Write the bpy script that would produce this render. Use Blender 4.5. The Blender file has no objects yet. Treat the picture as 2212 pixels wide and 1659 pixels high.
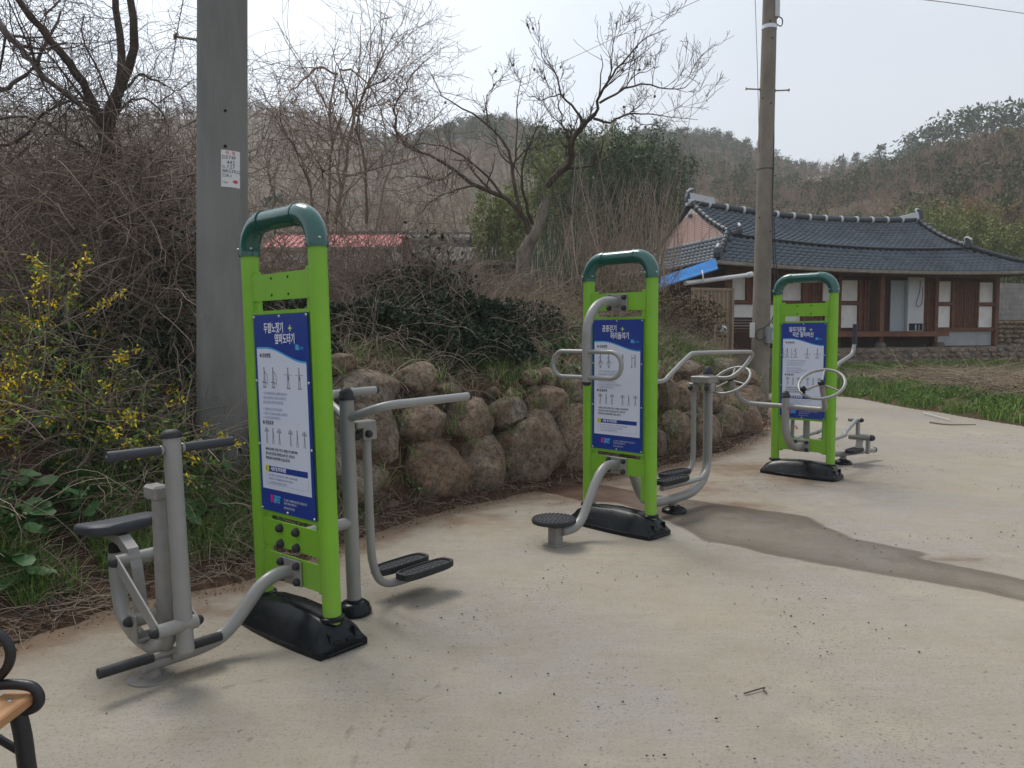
import bpy, bmesh, math, random
import numpy as np
from mathutils import Matrix, Vector
random.seed(7)
RNG = np.random.default_rng(11)
PI = math.pi
R = math.radians
sc = bpy.context.scene
C = sc.collection

# ------------------------------------------------------------------ camera, sky, sun, exposure
FPX = 1662.0 / 2212.0          # focal length over picture width
PITCH, ROLL, EYE = .064, .0039, 1.5
def _cam_axes():
    def rot(p):
        x, y, z = p
        c, s = math.cos(PITCH), math.sin(PITCH)
        yf = y * c - z * s; zf = y * s + z * c
        c, s = math.cos(ROLL), math.sin(ROLL)
        return (x * c - zf * s, yf, x * s + zf * c)
    m = [rot(e) for e in ((1, 0, 0), (0, 1, 0), (0, 0, 1))]
    return [Vector([m[j][i] for j in range(3)]) for i in range(3)]     # right, forward, up
cr, cf, cu = _cam_axes()
cam_d = bpy.data.cameras.new('camera'); cam = bpy.data.objects.new('camera', cam_d); C.objects.link(cam)
cam_d.sensor_width = 36; cam_d.lens = 36 * FPX; cam_d.clip_start = .05; cam_d.clip_end = 3000
cam.matrix_world = Matrix(((cr.x, cu.x, -cf.x, 0), (cr.y, cu.y, -cf.y, 0), (cr.z, cu.z, -cf.z, EYE), (0, 0, 0, 1)))
sc.camera = cam
sc.render.resolution_x = 1024; sc.render.resolution_y = 768

SUN_EL, SUN_AZ = R(57), R(-38)       # azimuth from +Y towards +X
w = bpy.data.worlds.new('World'); sc.world = w; w.use_nodes = True
nt = w.node_tree; nt.nodes.clear()
out = nt.nodes.new('ShaderNodeOutputWorld'); bg = nt.nodes.new('ShaderNodeBackground')
sky = nt.nodes.new('ShaderNodeTexSky'); sky.sky_type = 'NISHITA'; sky.sun_disc = False
sky.sun_elevation = SUN_EL; sky.sun_rotation = SUN_AZ; sky.air_density = 1.0; sky.dust_density = 3.0; sky.ozone_density = 1.0
veil = nt.nodes.new('ShaderNodeMixRGB'); veil.inputs[0].default_value = .90
tc = nt.nodes.new('ShaderNodeTexCoord')
cn = nt.nodes.new('ShaderNodeTexNoise'); cn.inputs['Scale'].default_value = 1.6; cn.inputs['Detail'].default_value = 3
mp = nt.nodes.new('ShaderNodeMapping'); mp.inputs['Scale'].default_value = (1, 1, 2.5)
cr_ = nt.nodes.new('ShaderNodeValToRGB')
cr_.color_ramp.elements[0].position = .3; cr_.color_ramp.elements[0].color = (4.65, 5.25, 5.95, 1)
cr_.color_ramp.elements[1].position = .75; cr_.color_ramp.elements[1].color = (5.6, 6.0, 6.55, 1)
nt.links.new(tc.outputs['Generated'], mp.inputs[0]); nt.links.new(mp.outputs[0], cn.inputs['Vector'])
nt.links.new(cn.outputs['Fac'], cr_.inputs[0]);
dp = nt.nodes.new('ShaderNodeVectorMath'); dp.operation = 'DOT_PRODUCT'; dp.inputs[1].default_value = (math.sin(SUN_AZ) * math.cos(R(30)), math.cos(SUN_AZ) * math.cos(R(30)), math.sin(R(30)))
nt.links.new(tc.outputs['Generated'], dp.inputs[0]); gl = nt.nodes.new('ShaderNodeMapRange'); gl.inputs[1].default_value = .55; gl.inputs[2].default_value = 1.0; gl.inputs[3].default_value = 1.0; gl.inputs[4].default_value = 1.6
gl.interpolation_type = 'SMOOTHSTEP'; nt.links.new(dp.outputs['Value'], gl.inputs[0]); gm = nt.nodes.new('ShaderNodeVectorMath'); gm.operation = 'SCALE'; nt.links.new(cr_.outputs[0], gm.inputs[0]); nt.links.new(gl.outputs[0], gm.inputs['Scale'])
nt.links.new(gm.outputs[0], veil.inputs[2])
nt.links.new(sky.outputs[0], veil.inputs[1]); nt.links.new(veil.outputs[0], bg.inputs[0]); bg.inputs[1].default_value = .1
nt.links.new(bg.outputs[0], out.inputs[0])

sun_d = bpy.data.lights.new('sun', 'SUN'); sun = bpy.data.objects.new('sun', sun_d); C.objects.link(sun)
sun_d.energy = 1.9; sun_d.angle = R(22); sun_d.color = (1, .955, .88)
sdir = Vector((math.sin(SUN_AZ) * math.cos(SUN_EL), math.cos(SUN_AZ) * math.cos(SUN_EL), math.sin(SUN_EL)))
sun.rotation_euler = sdir.to_track_quat('Z', 'Y').to_euler(); sun.location = (0, 0, 30)
sc.view_settings.view_transform = 'Standard'; sc.view_settings.look = 'None'
sc.view_settings.gamma = 1; sc.view_settings.exposure = 0.50; sc.view_settings.use_curve_mapping = False
try:
    sc.cycles.volume_max_steps = 64; sc.cycles.max_bounces = 6; sc.cycles.volume_bounces = 2
    sc.cycles.transparent_max_bounces = 8
except Exception: pass

# ------------------------------------------------------------------ helpers
def ray(px, py):
    d = cf * FPX * 2212 + cr * (px - 1106) + cu * (829.5 - py)
    return d
def at(px, py, Y):                     # the place at distance Y that is seen at (px, py) of a 2212 px wide picture
    d = ray(px, py); t = Y / d.y
    return np.array([d.x * t, Y, EYE + d.z * t])
def lat(i, j):
    n = (i * 374761393 + j * 668265263) & 0xffffffff
    n = ((n ^ (n >> 13)) * 1274126177) & 0xffffffff
    return ((n ^ (n >> 16)) & 0xffff) / 65535.0
def vnoise(x, y, s=1.0, seed=0):       # value noise 0..1, vectorised
    x = np.asarray(x, float) * s + seed * 17.3; y = np.asarray(y, float) * s - seed * 9.1
    xi = np.floor(x).astype(np.int64); yi = np.floor(y).astype(np.int64)
    fx = x - xi; fy = y - yi; fx = fx * fx * (3 - 2 * fx); fy = fy * fy * (3 - 2 * fy)
    xi += 100000; yi += 100000
    a, b, c, d = lat(xi, yi), lat(xi + 1, yi), lat(xi, yi + 1), lat(xi + 1, yi + 1)
    return (a * (1 - fx) + b * fx) * (1 - fy) + (c * (1 - fx) + d * fx) * fy
def fbm(x, y, s=1.0, o=4, seed=0):
    r = 0; a = .5; t = 0
    for k in range(o):
        r = r + a * vnoise(x, y, s * 2 ** k, seed + k); t += a; a *= .5
    return r / t
def sstep(a, b, x):
    t = np.clip((x - a) / (b - a), 0, 1); return t * t * (3 - 2 * t)

def tag(o, label=None, cat=None, group=None, kind=None):
    if label: o['label'] = label
    if cat: o['category'] = cat
    if group: o['group'] = group
    if kind: o['kind'] = kind
    return o
def empty(name, loc=(0, 0, 0), rz=0, label=None, cat=None, group=None, kind=None):
    o = bpy.data.objects.new(name, None); C.objects.link(o); o.location = loc; o.rotation_euler = (0, 0, rz)
    o.empty_display_size = .2
    return tag(o, label, cat, group, kind)
def link(name, me, parent=None, mat=None):
    o = bpy.data.objects.new(name, me); C.objects.link(o)
    if mat is not None and not me.materials: me.materials.append(mat)
    if parent is not None: o.parent = parent
    return o
def mesh_np(name, V, Q=None, T=None, mat=None, parent=None, smooth=False):
    V = np.asarray(V, np.float32).reshape(-1, 3)
    me = bpy.data.meshes.new(name)
    q = np.zeros((0, 4), np.int32) if Q is None or len(Q) == 0 else np.asarray(Q, np.int32).reshape(-1, 4)
    t = np.zeros((0, 3), np.int32) if T is None or len(T) == 0 else np.asarray(T, np.int32).reshape(-1, 3)
    me.vertices.add(len(V)); me.vertices.foreach_set('co', V.ravel())
    idx = np.concatenate([q.ravel(), t.ravel()]); me.loops.add(len(idx)); me.loops.foreach_set('vertex_index', idx)
    tot = np.concatenate([np.full(len(q), 4, np.int32), np.full(len(t), 3, np.int32)])
    st = np.concatenate([[0], np.cumsum(tot)[:-1]]).astype(np.int32)
    me.polygons.add(len(tot)); me.polygons.foreach_set('loop_start', st); me.polygons.foreach_set('loop_total', tot)
    if smooth: me.polygons.foreach_set('use_smooth', np.ones(len(tot), bool))
    me.update(calc_edges=True)
    return link(name, me, parent, mat)

class MB:                                # collects shapes, builds one mesh
    def __init__(s): s.v = []; s.f = []; s.sm = []; s.cuts = []
    def add(s, vs, fs, smooth=False):
        s.cuts.append((len(s.v), len(s.f))); n = len(s.v); s.v += [tuple(p) for p in vs]; s.f += [tuple(i + n for i in f) for f in fs]; s.sm += [smooth] * len(fs)
    def box(s, x0, x1, y0, y1, z0, z1, M=None, bev=0):
        if bev > 0:
            b = bev; vs = []
            for z, i in ((z0, b), (z0 + b, 0), (z1 - b, 0), (z1, b)):
                for (cx, cy, sx, sy) in ((x0, y0, 1, 1), (x1, y0, -1, 1), (x1, y1, -1, -1), (x0, y1, 1, -1)):
                    a = (cx + sx * b, cy + sy * i); c = (cx + sx * i, cy + sy * b)
                    vs += [(a[0], a[1], z), (c[0], c[1], z)] if sx * sy < 0 else [(c[0], c[1], z), (a[0], a[1], z)]
            fs = [tuple(range(7, -1, -1)), tuple(range(24, 32))]
            for k in range(3):
                for i in range(8):
                    j = (i + 1) % 8; fs.append((k * 8 + i, k * 8 + j, k * 8 + 8 + j, k * 8 + 8 + i))
        else:
            vs = [(x, y, z) for z in (z0, z1) for x, y in ((x0, y0), (x1, y0), (x1, y1), (x0, y1))]
            fs = [(3, 2, 1, 0), (4, 5, 6, 7), (0, 1, 5, 4), (1, 2, 6, 5), (2, 3, 7, 6), (3, 0, 4, 7)]
        if M is not None: vs = [M @ Vector(p) for p in vs]
        s.add(vs, fs); return s
    def tube(s, pts, r, k=12, cap=True, sub=0, flat=1.0):
        P = [Vector(p) for p in pts]
        if sub: P = smooth_path(P, sub)
        n = len(P); rr = r if isinstance(r, (list, tuple)) else [r] * n
        if len(rr) != n: rr = list(np.interp(np.linspace(0, 1, n), np.linspace(0, 1, len(rr)), rr))
        T = [(P[min(i + 1, n - 1)] - P[max(i - 1, 0)]).normalized() for i in range(n)]
        up = Vector((0, 0, 1)) if abs(T[0].z) < .9 else Vector((1, 0, 0))
        X = T[0].cross(up).normalized(); vs = []; fs = []
        for i in range(n):
            X = (X - T[i] * X.dot(T[i])).normalized(); Y = T[i].cross(X)
            for j in range(k):
                a = 2 * PI * j / k; vs.append(P[i] + (X * math.cos(a) * flat + Y * math.sin(a)) * rr[i])
        for i in range(n - 1):
            for j in range(k):
                jj = (j + 1) % k; fs.append((i * k + j, i * k + jj, (i + 1) * k + jj, (i + 1) * k + j))
        s.add(vs, fs, True)
        if cap:
            m = len(s.v) - n * k
            s.f += [tuple(m + j for j in range(k - 1, -1, -1)), tuple(m + (n - 1) * k + j for j in range(k))]; s.sm += [False, False]
        return s
    def lathe(s, prof, c=(0, 0, 0), k=20, M=None):   # prof: (r, z)
        vs = []; fs = []
        for r, z in prof:
            for j in range(k):
                a = 2 * PI * j / k; vs.append(Vector((c[0] + r * math.cos(a), c[1] + r * math.sin(a), c[2] + z)))
        for i in range(len(prof) - 1):
            for j in range(k):
                jj = (j + 1) % k; fs.append((i * k + j, i * k + jj, (i + 1) * k + jj, (i + 1) * k + j))
        if M is not None: vs = [M @ v for v in vs]
        s.add(vs, fs, True); m = len(s.v) - len(vs)
        if prof[0][0] > 1e-4: s.f.append(tuple(m + j for j in range(k - 1, -1, -1))); s.sm.append(False)
        if prof[-1][0] > 1e-4: s.f.append(tuple(m + (len(prof) - 1) * k + j for j in range(k))); s.sm.append(False)
        return s
    def loft(s, rings, smooth=True, caps=True):
        k = len(rings[0]); vs = [p for r in rings for p in r]; fs = []
        for i in range(len(rings) - 1):
            for j in range(k):
                jj = (j + 1) % k; fs.append((i * k + j, i * k + jj, (i + 1) * k + jj, (i + 1) * k + j))
        s.add(vs, fs, smooth); m = len(s.v) - len(vs)
        if caps:
            s.f += [tuple(m + j for j in range(k - 1, -1, -1)), tuple(m + (len(rings) - 1) * k + j for j in range(k))]; s.sm += [False, False]
        return s
    def poly(s, pts, M=None):
        vs = [Vector(p) for p in pts]
        if M is not None: vs = [M @ v for v in vs]
        s.add(vs, [tuple(range(len(vs)))]); return s
    def prism(s, pts, d, M=None):        # outline in xz, thickness along y from 0 to d
        n = len(pts); vs = [Vector((x, 0, z)) for x, z in pts] + [Vector((x, d, z)) for x, z in pts]
        if M is not None: vs = [M @ v for v in vs]
        s.add(vs, [tuple(range(n)), tuple(range(2 * n - 1, n - 1, -1))] + [(i, i + n, (i + 1) % n + n, (i + 1) % n) for i in range(n)]); return s
    def build(s, name, mat, parent=None, loc=None):
        me = bpy.data.meshes.new(name); me.from_pydata([tuple(v) for v in s.v], [], s.f)
        me.polygons.foreach_set('use_smooth', s.sm); me.update()
        bm = bmesh.new(); bm.from_mesh(me); bmesh.ops.recalc_face_normals(bm, faces=bm.faces)
        for e in bm.edges:
            if len(e.link_faces) == 2 and e.calc_face_angle(0) > .75: e.smooth = False
        bm.to_mesh(me); bm.free()
        o = link(name, me, parent, mat)
        if loc is not None: o.location = loc
        return o
def build_each(mb, name, mat_, parent):
    cuts = mb.cuts + [(len(mb.v), len(mb.f))]; objs = []; start = (0, 0)
    for c in cuts[1:] if cuts[0] == (0, 0) else cuts:
        q = MB(); q.v = mb.v[start[0]:c[0]]; q.f = [tuple(i - start[0] for i in f) for f in mb.f[start[1]:c[1]]]; q.sm = mb.sm[start[1]:c[1]]; start = c
        if q.f: objs.append(q.build(name, mat_, parent))
    return objs
def smooth_path(P, sub):
    P = [Vector(p) for p in P]; out = []
    Q = [P[0] * 2 - P[1]] + P + [P[-1] * 2 - P[-2]]
    for i in range(1, len(Q) - 2):
        a, b, c, d = Q[i - 1:i + 3]
        for k in range(sub):
            t = k / sub
            out.append(.5 * ((2 * b) + (c - a) * t + (2 * a - 5 * b + 4 * c - d) * t * t + (3 * b - a - 3 * c + d) * t ** 3))
    out.append(P[-1]); return out
def arc(c, a, b, r, a0, a1, n):          # arc in the plane of unit vectors a, b
    c, a, b = Vector(c), Vector(a), Vector(b)
    return [c + a * r * math.cos(a0 + (a1 - a0) * i / n) + b * r * math.sin(a0 + (a1 - a0) * i / n) for i in range(n + 1)]

# ---- materials
def mat(name, col, rough=.6, spec=.5, metal=0, coat=0, var=0, vs=8, col2=None, bump=0, bs=60, island=0, coord='Object', trans=0, detail=4, stretch=None):
    m = bpy.data.materials.new(name); m.use_nodes = True; t = m.node_tree; b = t.nodes['Principled BSDF']
    b.inputs['Base Color'].default_value = (*col, 1); b.inputs['Roughness'].default_value = rough
    b.inputs['Specular IOR Level'].default_value = spec; b.inputs['Metallic'].default_value = metal
    b.inputs['Coat Weight'].default_value = coat; b.inputs['Coat Roughness'].default_value = .08
    if trans: b.inputs['Transmission Weight'].default_value = trans
    tcn = t.nodes.new('ShaderNodeTexCoord'); src = tcn.outputs[coord]
    if coord == 'World':
        pass
    if stretch:
        mm = t.nodes.new('ShaderNodeMapping'); mm.inputs['Scale'].default_value = stretch; t.links.new(src, mm.inputs[0]); src = mm.outputs[0]
    last = None
    if col2 is not None:
        n = t.nodes.new('ShaderNodeTexNoise'); n.inputs['Scale'].default_value = vs; n.inputs['Detail'].default_value = detail; n.inputs['Roughness'].default_value = .6
        t.links.new(src, n.inputs['Vector'])
        r = t.nodes.new('ShaderNodeMapRange'); r.inputs[1].default_value = .35; r.inputs[2].default_value = .65; t.links.new(n.outputs['Fac'], r.inputs[0])
        x = t.nodes.new('ShaderNodeMixRGB'); x.inputs[1].default_value = (*col, 1); x.inputs[2].default_value = (*col2, 1)
        t.links.new(r.outputs[0], x.inputs[0]); last = x.outputs[0]
    if island:
        g = t.nodes.new('ShaderNodeNewGeometry'); h = t.nodes.new('ShaderNodeHueSaturation')
        v = t.nodes.new('ShaderNodeMapRange'); v.inputs[3].default_value = 1 - island; v.inputs[4].default_value = 1 + island
        t.links.new(g.outputs['Random Per Island'], v.inputs[0]); t.links.new(v.outputs[0], h.inputs['Value'])
        mu = t.nodes.new('ShaderNodeMath'); mu.operation = 'MULTIPLY'; mu.inputs[1].default_value = 7.31
        fr = t.nodes.new('ShaderNodeMath'); fr.operation = 'FRACT'; t.links.new(g.outputs['Random Per Island'], mu.inputs[0]); t.links.new(mu.outputs[0], fr.inputs[0])
        hv = t.nodes.new('ShaderNodeMapRange'); hv.inputs[3].default_value = .5 - .035 * island; hv.inputs[4].default_value = .5 + .05 * island
        t.links.new(fr.outputs[0], hv.inputs[0]); t.links.new(hv.outputs[0], h.inputs['Hue'])
        if last: t.links.new(last, h.inputs['Color'])
        else: h.inputs['Color'].default_value = (*col, 1)
        last = h.outputs[0]
    if last: t.links.new(last, b.inputs['Base Color'])
    if var:
        n = t.nodes.new('ShaderNodeTexNoise'); n.inputs['Scale'].default_value = vs * 3; n.inputs['Detail'].default_value = 6; t.links.new(src, n.inputs['Vector'])
        r = t.nodes.new('ShaderNodeMapRange'); r.inputs[1].default_value = .3; r.inputs[2].default_value = .7; r.inputs[3].default_value = max(rough - var, .02); r.inputs[4].default_value = rough + var
        t.links.new(n.outputs['Fac'], r.inputs[0]); t.links.new(r.outputs[0], b.inputs['Roughness'])
    if bump:
        n = t.nodes.new('ShaderNodeTexNoise'); n.inputs['Scale'].default_value = bs; n.inputs['Detail'].default_value = 6; n.inputs['Roughness'].default_value = .65; t.links.new(src, n.inputs['Vector'])
        bp = t.nodes.new('ShaderNodeBump'); bp.inputs['Strength'].default_value = min(bump, 1); bp.inputs['Distance'].default_value = .02
        t.links.new(n.outputs['Fac'], bp.inputs['Height']); t.links.new(bp.outputs[0], b.inputs['Normal'])
    return m
M = dict(
    green=mat('green_powder_paint', (.200, .455, .022), .42, .4, coat=.08, col2=(.178, .405, .026), vs=3, var=.10, bump=.03, bs=300),
    dkgreen=mat('dark_green_plastic', (.008, .085, .07), .22, .5, coat=.5, var=.05),
    grey=mat('grey_tube_paint', (.27, .265, .255), .36, .5, coat=.1, col2=(.245, .24, .23), vs=7, var=.08, bump=.03, bs=260),
    grey2=mat('warm_grey_paint', (.26, .25, .235), .4, .5, col2=(.22, .205, .19), vs=14, var=.1),  # slightly darker, warmer grey for brackets, stubs and some bars
    black=mat('black_glossy_plastic', (.007, .009, .011), .24, .22, coat=0, var=.06, vs=6),
    rubber=mat('black_rubber', (.022, .022, .024), .6, .4, bump=.2, bs=200, var=.1),
    grip=mat('charcoal_grip', (.035, .038, .048), .55, .4, bump=.1, bs=150),
    steel=mat('steel', (.55, .55, .55), .3, .5, metal=.9),
    blue=mat('sign_blue', (.014, .042, .27), .3, .5, coat=.4),
    skyblue=mat('sign_light_blue', (.06, .38, .72), .35), white=mat('sign_white', (.66, .69, .80), .35, .5, coat=.3),
    ink=mat('sign_ink', (.10, .10, .13), .5), figink=mat('sign_figure_ink', (.21, .22, .27), .5), pale=mat('sign_pale_ink', (.42, .46, .60), .5), yellow=mat('sign_yellow', (.70, .72, .05), .4), pink=mat('sign_pink', (.65, .03, .30), .4),
    hole=mat('dark_hole', (.006, .006, .006), .9), lettering=mat('white_lettering', (.78, .80, .86), .4),
    lime=mat('lime_lettering', (.62, .80, .10), .4),
    pole=mat('pole_concrete', (.225, .22, .208), .85, .3, col2=(.145, .143, .136), vs=3.2, bump=.3, bs=45, detail=10, stretch=(1, 1, .22)),
    pole2=mat('old_pole_concrete', (.25, .215, .175), .9, .3, col2=(.175, .152, .125), vs=3.5, bump=.4, bs=50, detail=8, stretch=(1, 1, .5)),
    wood=mat('bench_wood', (.45, .24, .11), .55, .4, col2=(.36, .18, .075), vs=6, stretch=(12, .8, 12), bump=.1, bs=40),
    iron=mat('cast_iron_black', (.012, .013, .016), .42, .5, bump=.15, bs=90),
    hanok=mat('red_brown_timber', (.175, .072, .040), .7, .3, col2=(.12, .048, .028), vs=4, bump=.2, bs=30),
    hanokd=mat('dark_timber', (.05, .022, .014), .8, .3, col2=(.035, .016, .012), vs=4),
    plaster=mat('house_plaster', (.78, .75, .72), .9, .2, col2=(.66, .63, .60), vs=3, bump=.1, bs=30),
    plaster2=mat('house_plinth', (.36, .365, .37), .9, .2, col2=(.30, .30, .30), vs=3, bump=.15, bs=20),
    tile=mat('roof_tile_blue_grey', (.080, .100, .122), .5, .4, col2=(.050, .064, .080), vs=1.3, island=.16, coord='Object'),
    ridge=mat('ridge_tile', (.045, .052, .062), .5, .5, col2=(.03, .035, .042), vs=3),
    mortar=mat('white_mortar', (.55, .57, .58), .8), brick=mat('siding_brick', (.56, .34, .29), .8, island=.12), brickj=mat('siding_joint', (.86, .80, .75), .85),
    gutter=mat('gutter_painted', (.27, .235, .195), .6, .4, col2=(.19, .155, .13), vs=5),
    applw=mat('appliance_white', (.55, .56, .58), .5, .5, col2=(.48, .49, .5), vs=3), applg=mat('appliance_grey', (.30, .33, .35), .5),
    stone=mat('platform_stone', (.20, .165, .14), .95, .2, col2=(.11, .095, .08), vs=3.5, bump=.8, bs=7),
    gate=mat('beige_gate_steel', (.30, .225, .155), .6, .4, col2=(.24, .18, .125), vs=4), awning=mat('blue_sheet', (.05, .26, .62), .5, .4, col2=(.08, .32, .66), vs=2),
    pvc=mat('white_pvc', (.55, .55, .54), .45), redroof=mat('red_roof_sheet', (.46, .115, .11), .6, .3, col2=(.38, .09, .09), vs=1.5),
    slate=mat('grey_slate_roof', (.10, .10, .10), .85, .2, col2=(.16, .145, .13), vs=2, bump=.4, bs=10), block=mat('grey_block', (.30, .28, .265), .95, .2, col2=(.22, .20, .19), vs=2.5, bump=.3, bs=20),
    film=mat('greenhouse_film', (.42, .41, .40), .35, .5, col2=(.30, .29, .28), vs=5, bump=.8, bs=6),
    bark=mat('tree_bark', (.115, .088, .068), .95, .15, col2=(.06, .047, .038), vs=9, bump=.7, bs=30, stretch=(1, 1, .4)),
    barkp=mat('persimmon_bark', (.27, .235, .195), .95, .15, col2=(.10, .085, .07), vs=7, bump=.9, bs=26, stretch=(1, 1, .5)),
    twig=mat('twig_brown', (.25, .19, .15), .9, .2, island=.45), twigl=mat('dry_cane_pale', (.27, .215, .165), .9, .2, island=.4), twigd=mat('twig_dark', (.108, .086, .076), .9, .2, island=.35),
    leafd=mat('dark_evergreen_leaf', (.020, .034, .016), .62, .3, island=.6), leafg=mat('fresh_leaf', (.070, .145, .030), .5, .4, island=.4), leafy=mat('yellowgreen_leaf', (.14, .20, .035), .6, .3, island=.35),
    bigleaf=mat('butterbur_leaf', (.055, .135, .040), .55, .35, col2=(.042, .108, .034), vs=20, island=.2), flower=mat('forsythia_yellow', (.78, .56, .015), .6, .3, island=.25),
    grass=mat('grass_blade', (.105, .175, .036), .6, .3, island=.45), straw=mat('straw', (.33, .27, .17), .85, .2, island=.4), litter=mat('dead_leaf', (.125, .075, .045), .9, .15, island=.55),
    pine=mat('pine_needles', (.052, .082, .034), .7, .25, island=.45), pine2=mat('mixed_foliage', (.095, .098, .042), .8, .2, island=.4), bamboo=mat('bamboo_leaf', (.165, .185, .050), .6, .3, island=.35), bamboor=mat('bamboo_dry_leaf', (.27, .17, .09), .7, .2, island=.35),
    bamboo_d=mat('dark_bamboo_leaf', (.050, .085, .028), .6, .3, island=.4), haze_twig=mat('far_twig', (.265, .178, .128), .95, .1, island=.3),
    weed=mat('bright_weed', (.15, .235, .045), .6, .3, island=.4),
    pebble=mat('pebble', (.17, .135, .11), .95, .2, island=.35), wire=mat('black_wire', (.02, .02, .02), .6), red=mat('danger_red', (.55, .03, .05), .5), plate=mat('number_plate', (.62, .62, .62), .45),
    meter=mat('meter_box', (.20, .215, .235), .5), nest=mat('nest_twigs', (.05, .035, .025), .95), rag=mat('litter_bits', (.42, .16, .08), .7, island=.6),
)

# ------------------------------------------------------------------ where things lie
EDGE = np.array([(-5.2, -9), (-4.1, -2), (-3.3, 1.0), (-2.75, 2.6), (-2.52, 3.49), (-2.43, 3.77), (-2.33, 3.87), (-2.2, 4.18), (-1.88, 4.46), (-1.77, 4.52), (-1.61, 4.66), (-1.06, 5.65), (-.94, 5.99),
                 (-.43, 6.64), (.19, 7.28), (.67, 7.66), (1.63, 8.59), (2.19, 9.16), (2.74, 9.77), (3.75, 11.6), (4.52, 13.5), (5.2, 15.6), (5.75, 17.2), (5.3, 19.0)])
VERGE = np.array([(9.4, -9), (8.9, 3), (8.3, 11.0), (8.15, 13.2), (8.1, 14.4), (7.95, 15.8), (8.0, 17.0), (7.95, 18.0), (7.6, 19.0), (6.6, 19.4), (5.3, 19.0)])
PATCH = np.array([(.47, 7.75), (.94, 7.58), (1.34, 7.11), (1.57, 6.93), (1.82, 6.7), (2.17, 6.43), (2.43, 6.22), (2.44, 5.94), (2.49, 5.54), (2.65, 5.37), (2.78, 5.21), (2.83, 5.13), (2.7, 5.04), (2.81, 4.94), (2.95, 4.78),
                  (3.11, 4.59), (3.5, 4.2), (4.2, 3.6), (4.6, 3.0), (4.2, 3.0), (3.3, 3.75), (2.86, 4.22), (2.75, 4.35), (2.62, 4.44), (2.49, 4.55), (2.35, 4.64), (2.16, 4.79), (1.96, 4.97), (1.74, 5.15), (1.59, 5.36), (1.4, 5.5), (1.3, 5.9), (1.15, 6.4), (.9, 6.8), (.61, 6.87), (.43, 7.13), (.1, 7.4)])
def seg_dist(x, y, L):                   # signed distance to an open line, positive on its left side
    x = np.asarray(x, float); y = np.asarray(y, float)
    best = np.full(x.shape, 1e9); sg = np.ones(x.shape); arcp = np.zeros(x.shape); acc = 0
    for a, b in zip(L[:-1], L[1:]):
        dx, dy = b - a; l2 = dx * dx + dy * dy
        t = np.clip(((x - a[0]) * dx + (y - a[1]) * dy) / l2, 0, 1)
        vx, vy = x - (a[0] + dx * t), y - (a[1] + dy * t); d = np.hypot(vx, vy)
        m = d < best; best = np.where(m, d, best); sg = np.where(m, np.where(dx * vy - dy * vx >= 0, 1, -1), sg)
        arcp = np.where(m, acc + t * math.sqrt(l2), arcp); acc += math.sqrt(l2)
    return best * sg, arcp
def poly_sd(x, y, P):                    # positive inside a closed outline
    Lp = np.vstack([P, P[:1]]); d, _ = seg_dist(x, y, Lp); ins = np.zeros(np.shape(x), bool)
    for a, b in zip(Lp[:-1], Lp[1:]):
        c = (a[1] > y) != (b[1] > y); xi = (b[0] - a[0]) * (y - a[1]) / (b[1] - a[1] + 1e-12) + a[0]; ins ^= c & (x < xi)
    return np.where(ins, 1, -1) * np.abs(d)
HA = np.array([6.155, 22.0]); HB = np.array([15.64, 24.9]); HE = (HB - HA) / np.hypot(*(HB - HA)); HF = np.array([-HE[1], HE[0]])
RPX = [-900, 0, 430, 545, 640, 760, 850, 900, 1000, 1100, 1200, 1330, 1450, 1560, 1640, 1700, 1800, 1900, 1960, 2050, 2120, 2212, 2900]
RY = [275, 275, 285, 268, 278, 300, 335, 330, 305, 305, 342, 348, 340, 355, 368, 400, 405, 400, 392, 372, 358, 342, 325]
RR = [320, 320, 320, 320, 310, 300, 270, 250, 235, 230, 230, 230, 230, 230, 230, 225, 215, 190, 170, 155, 150, 145, 140]
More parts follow.
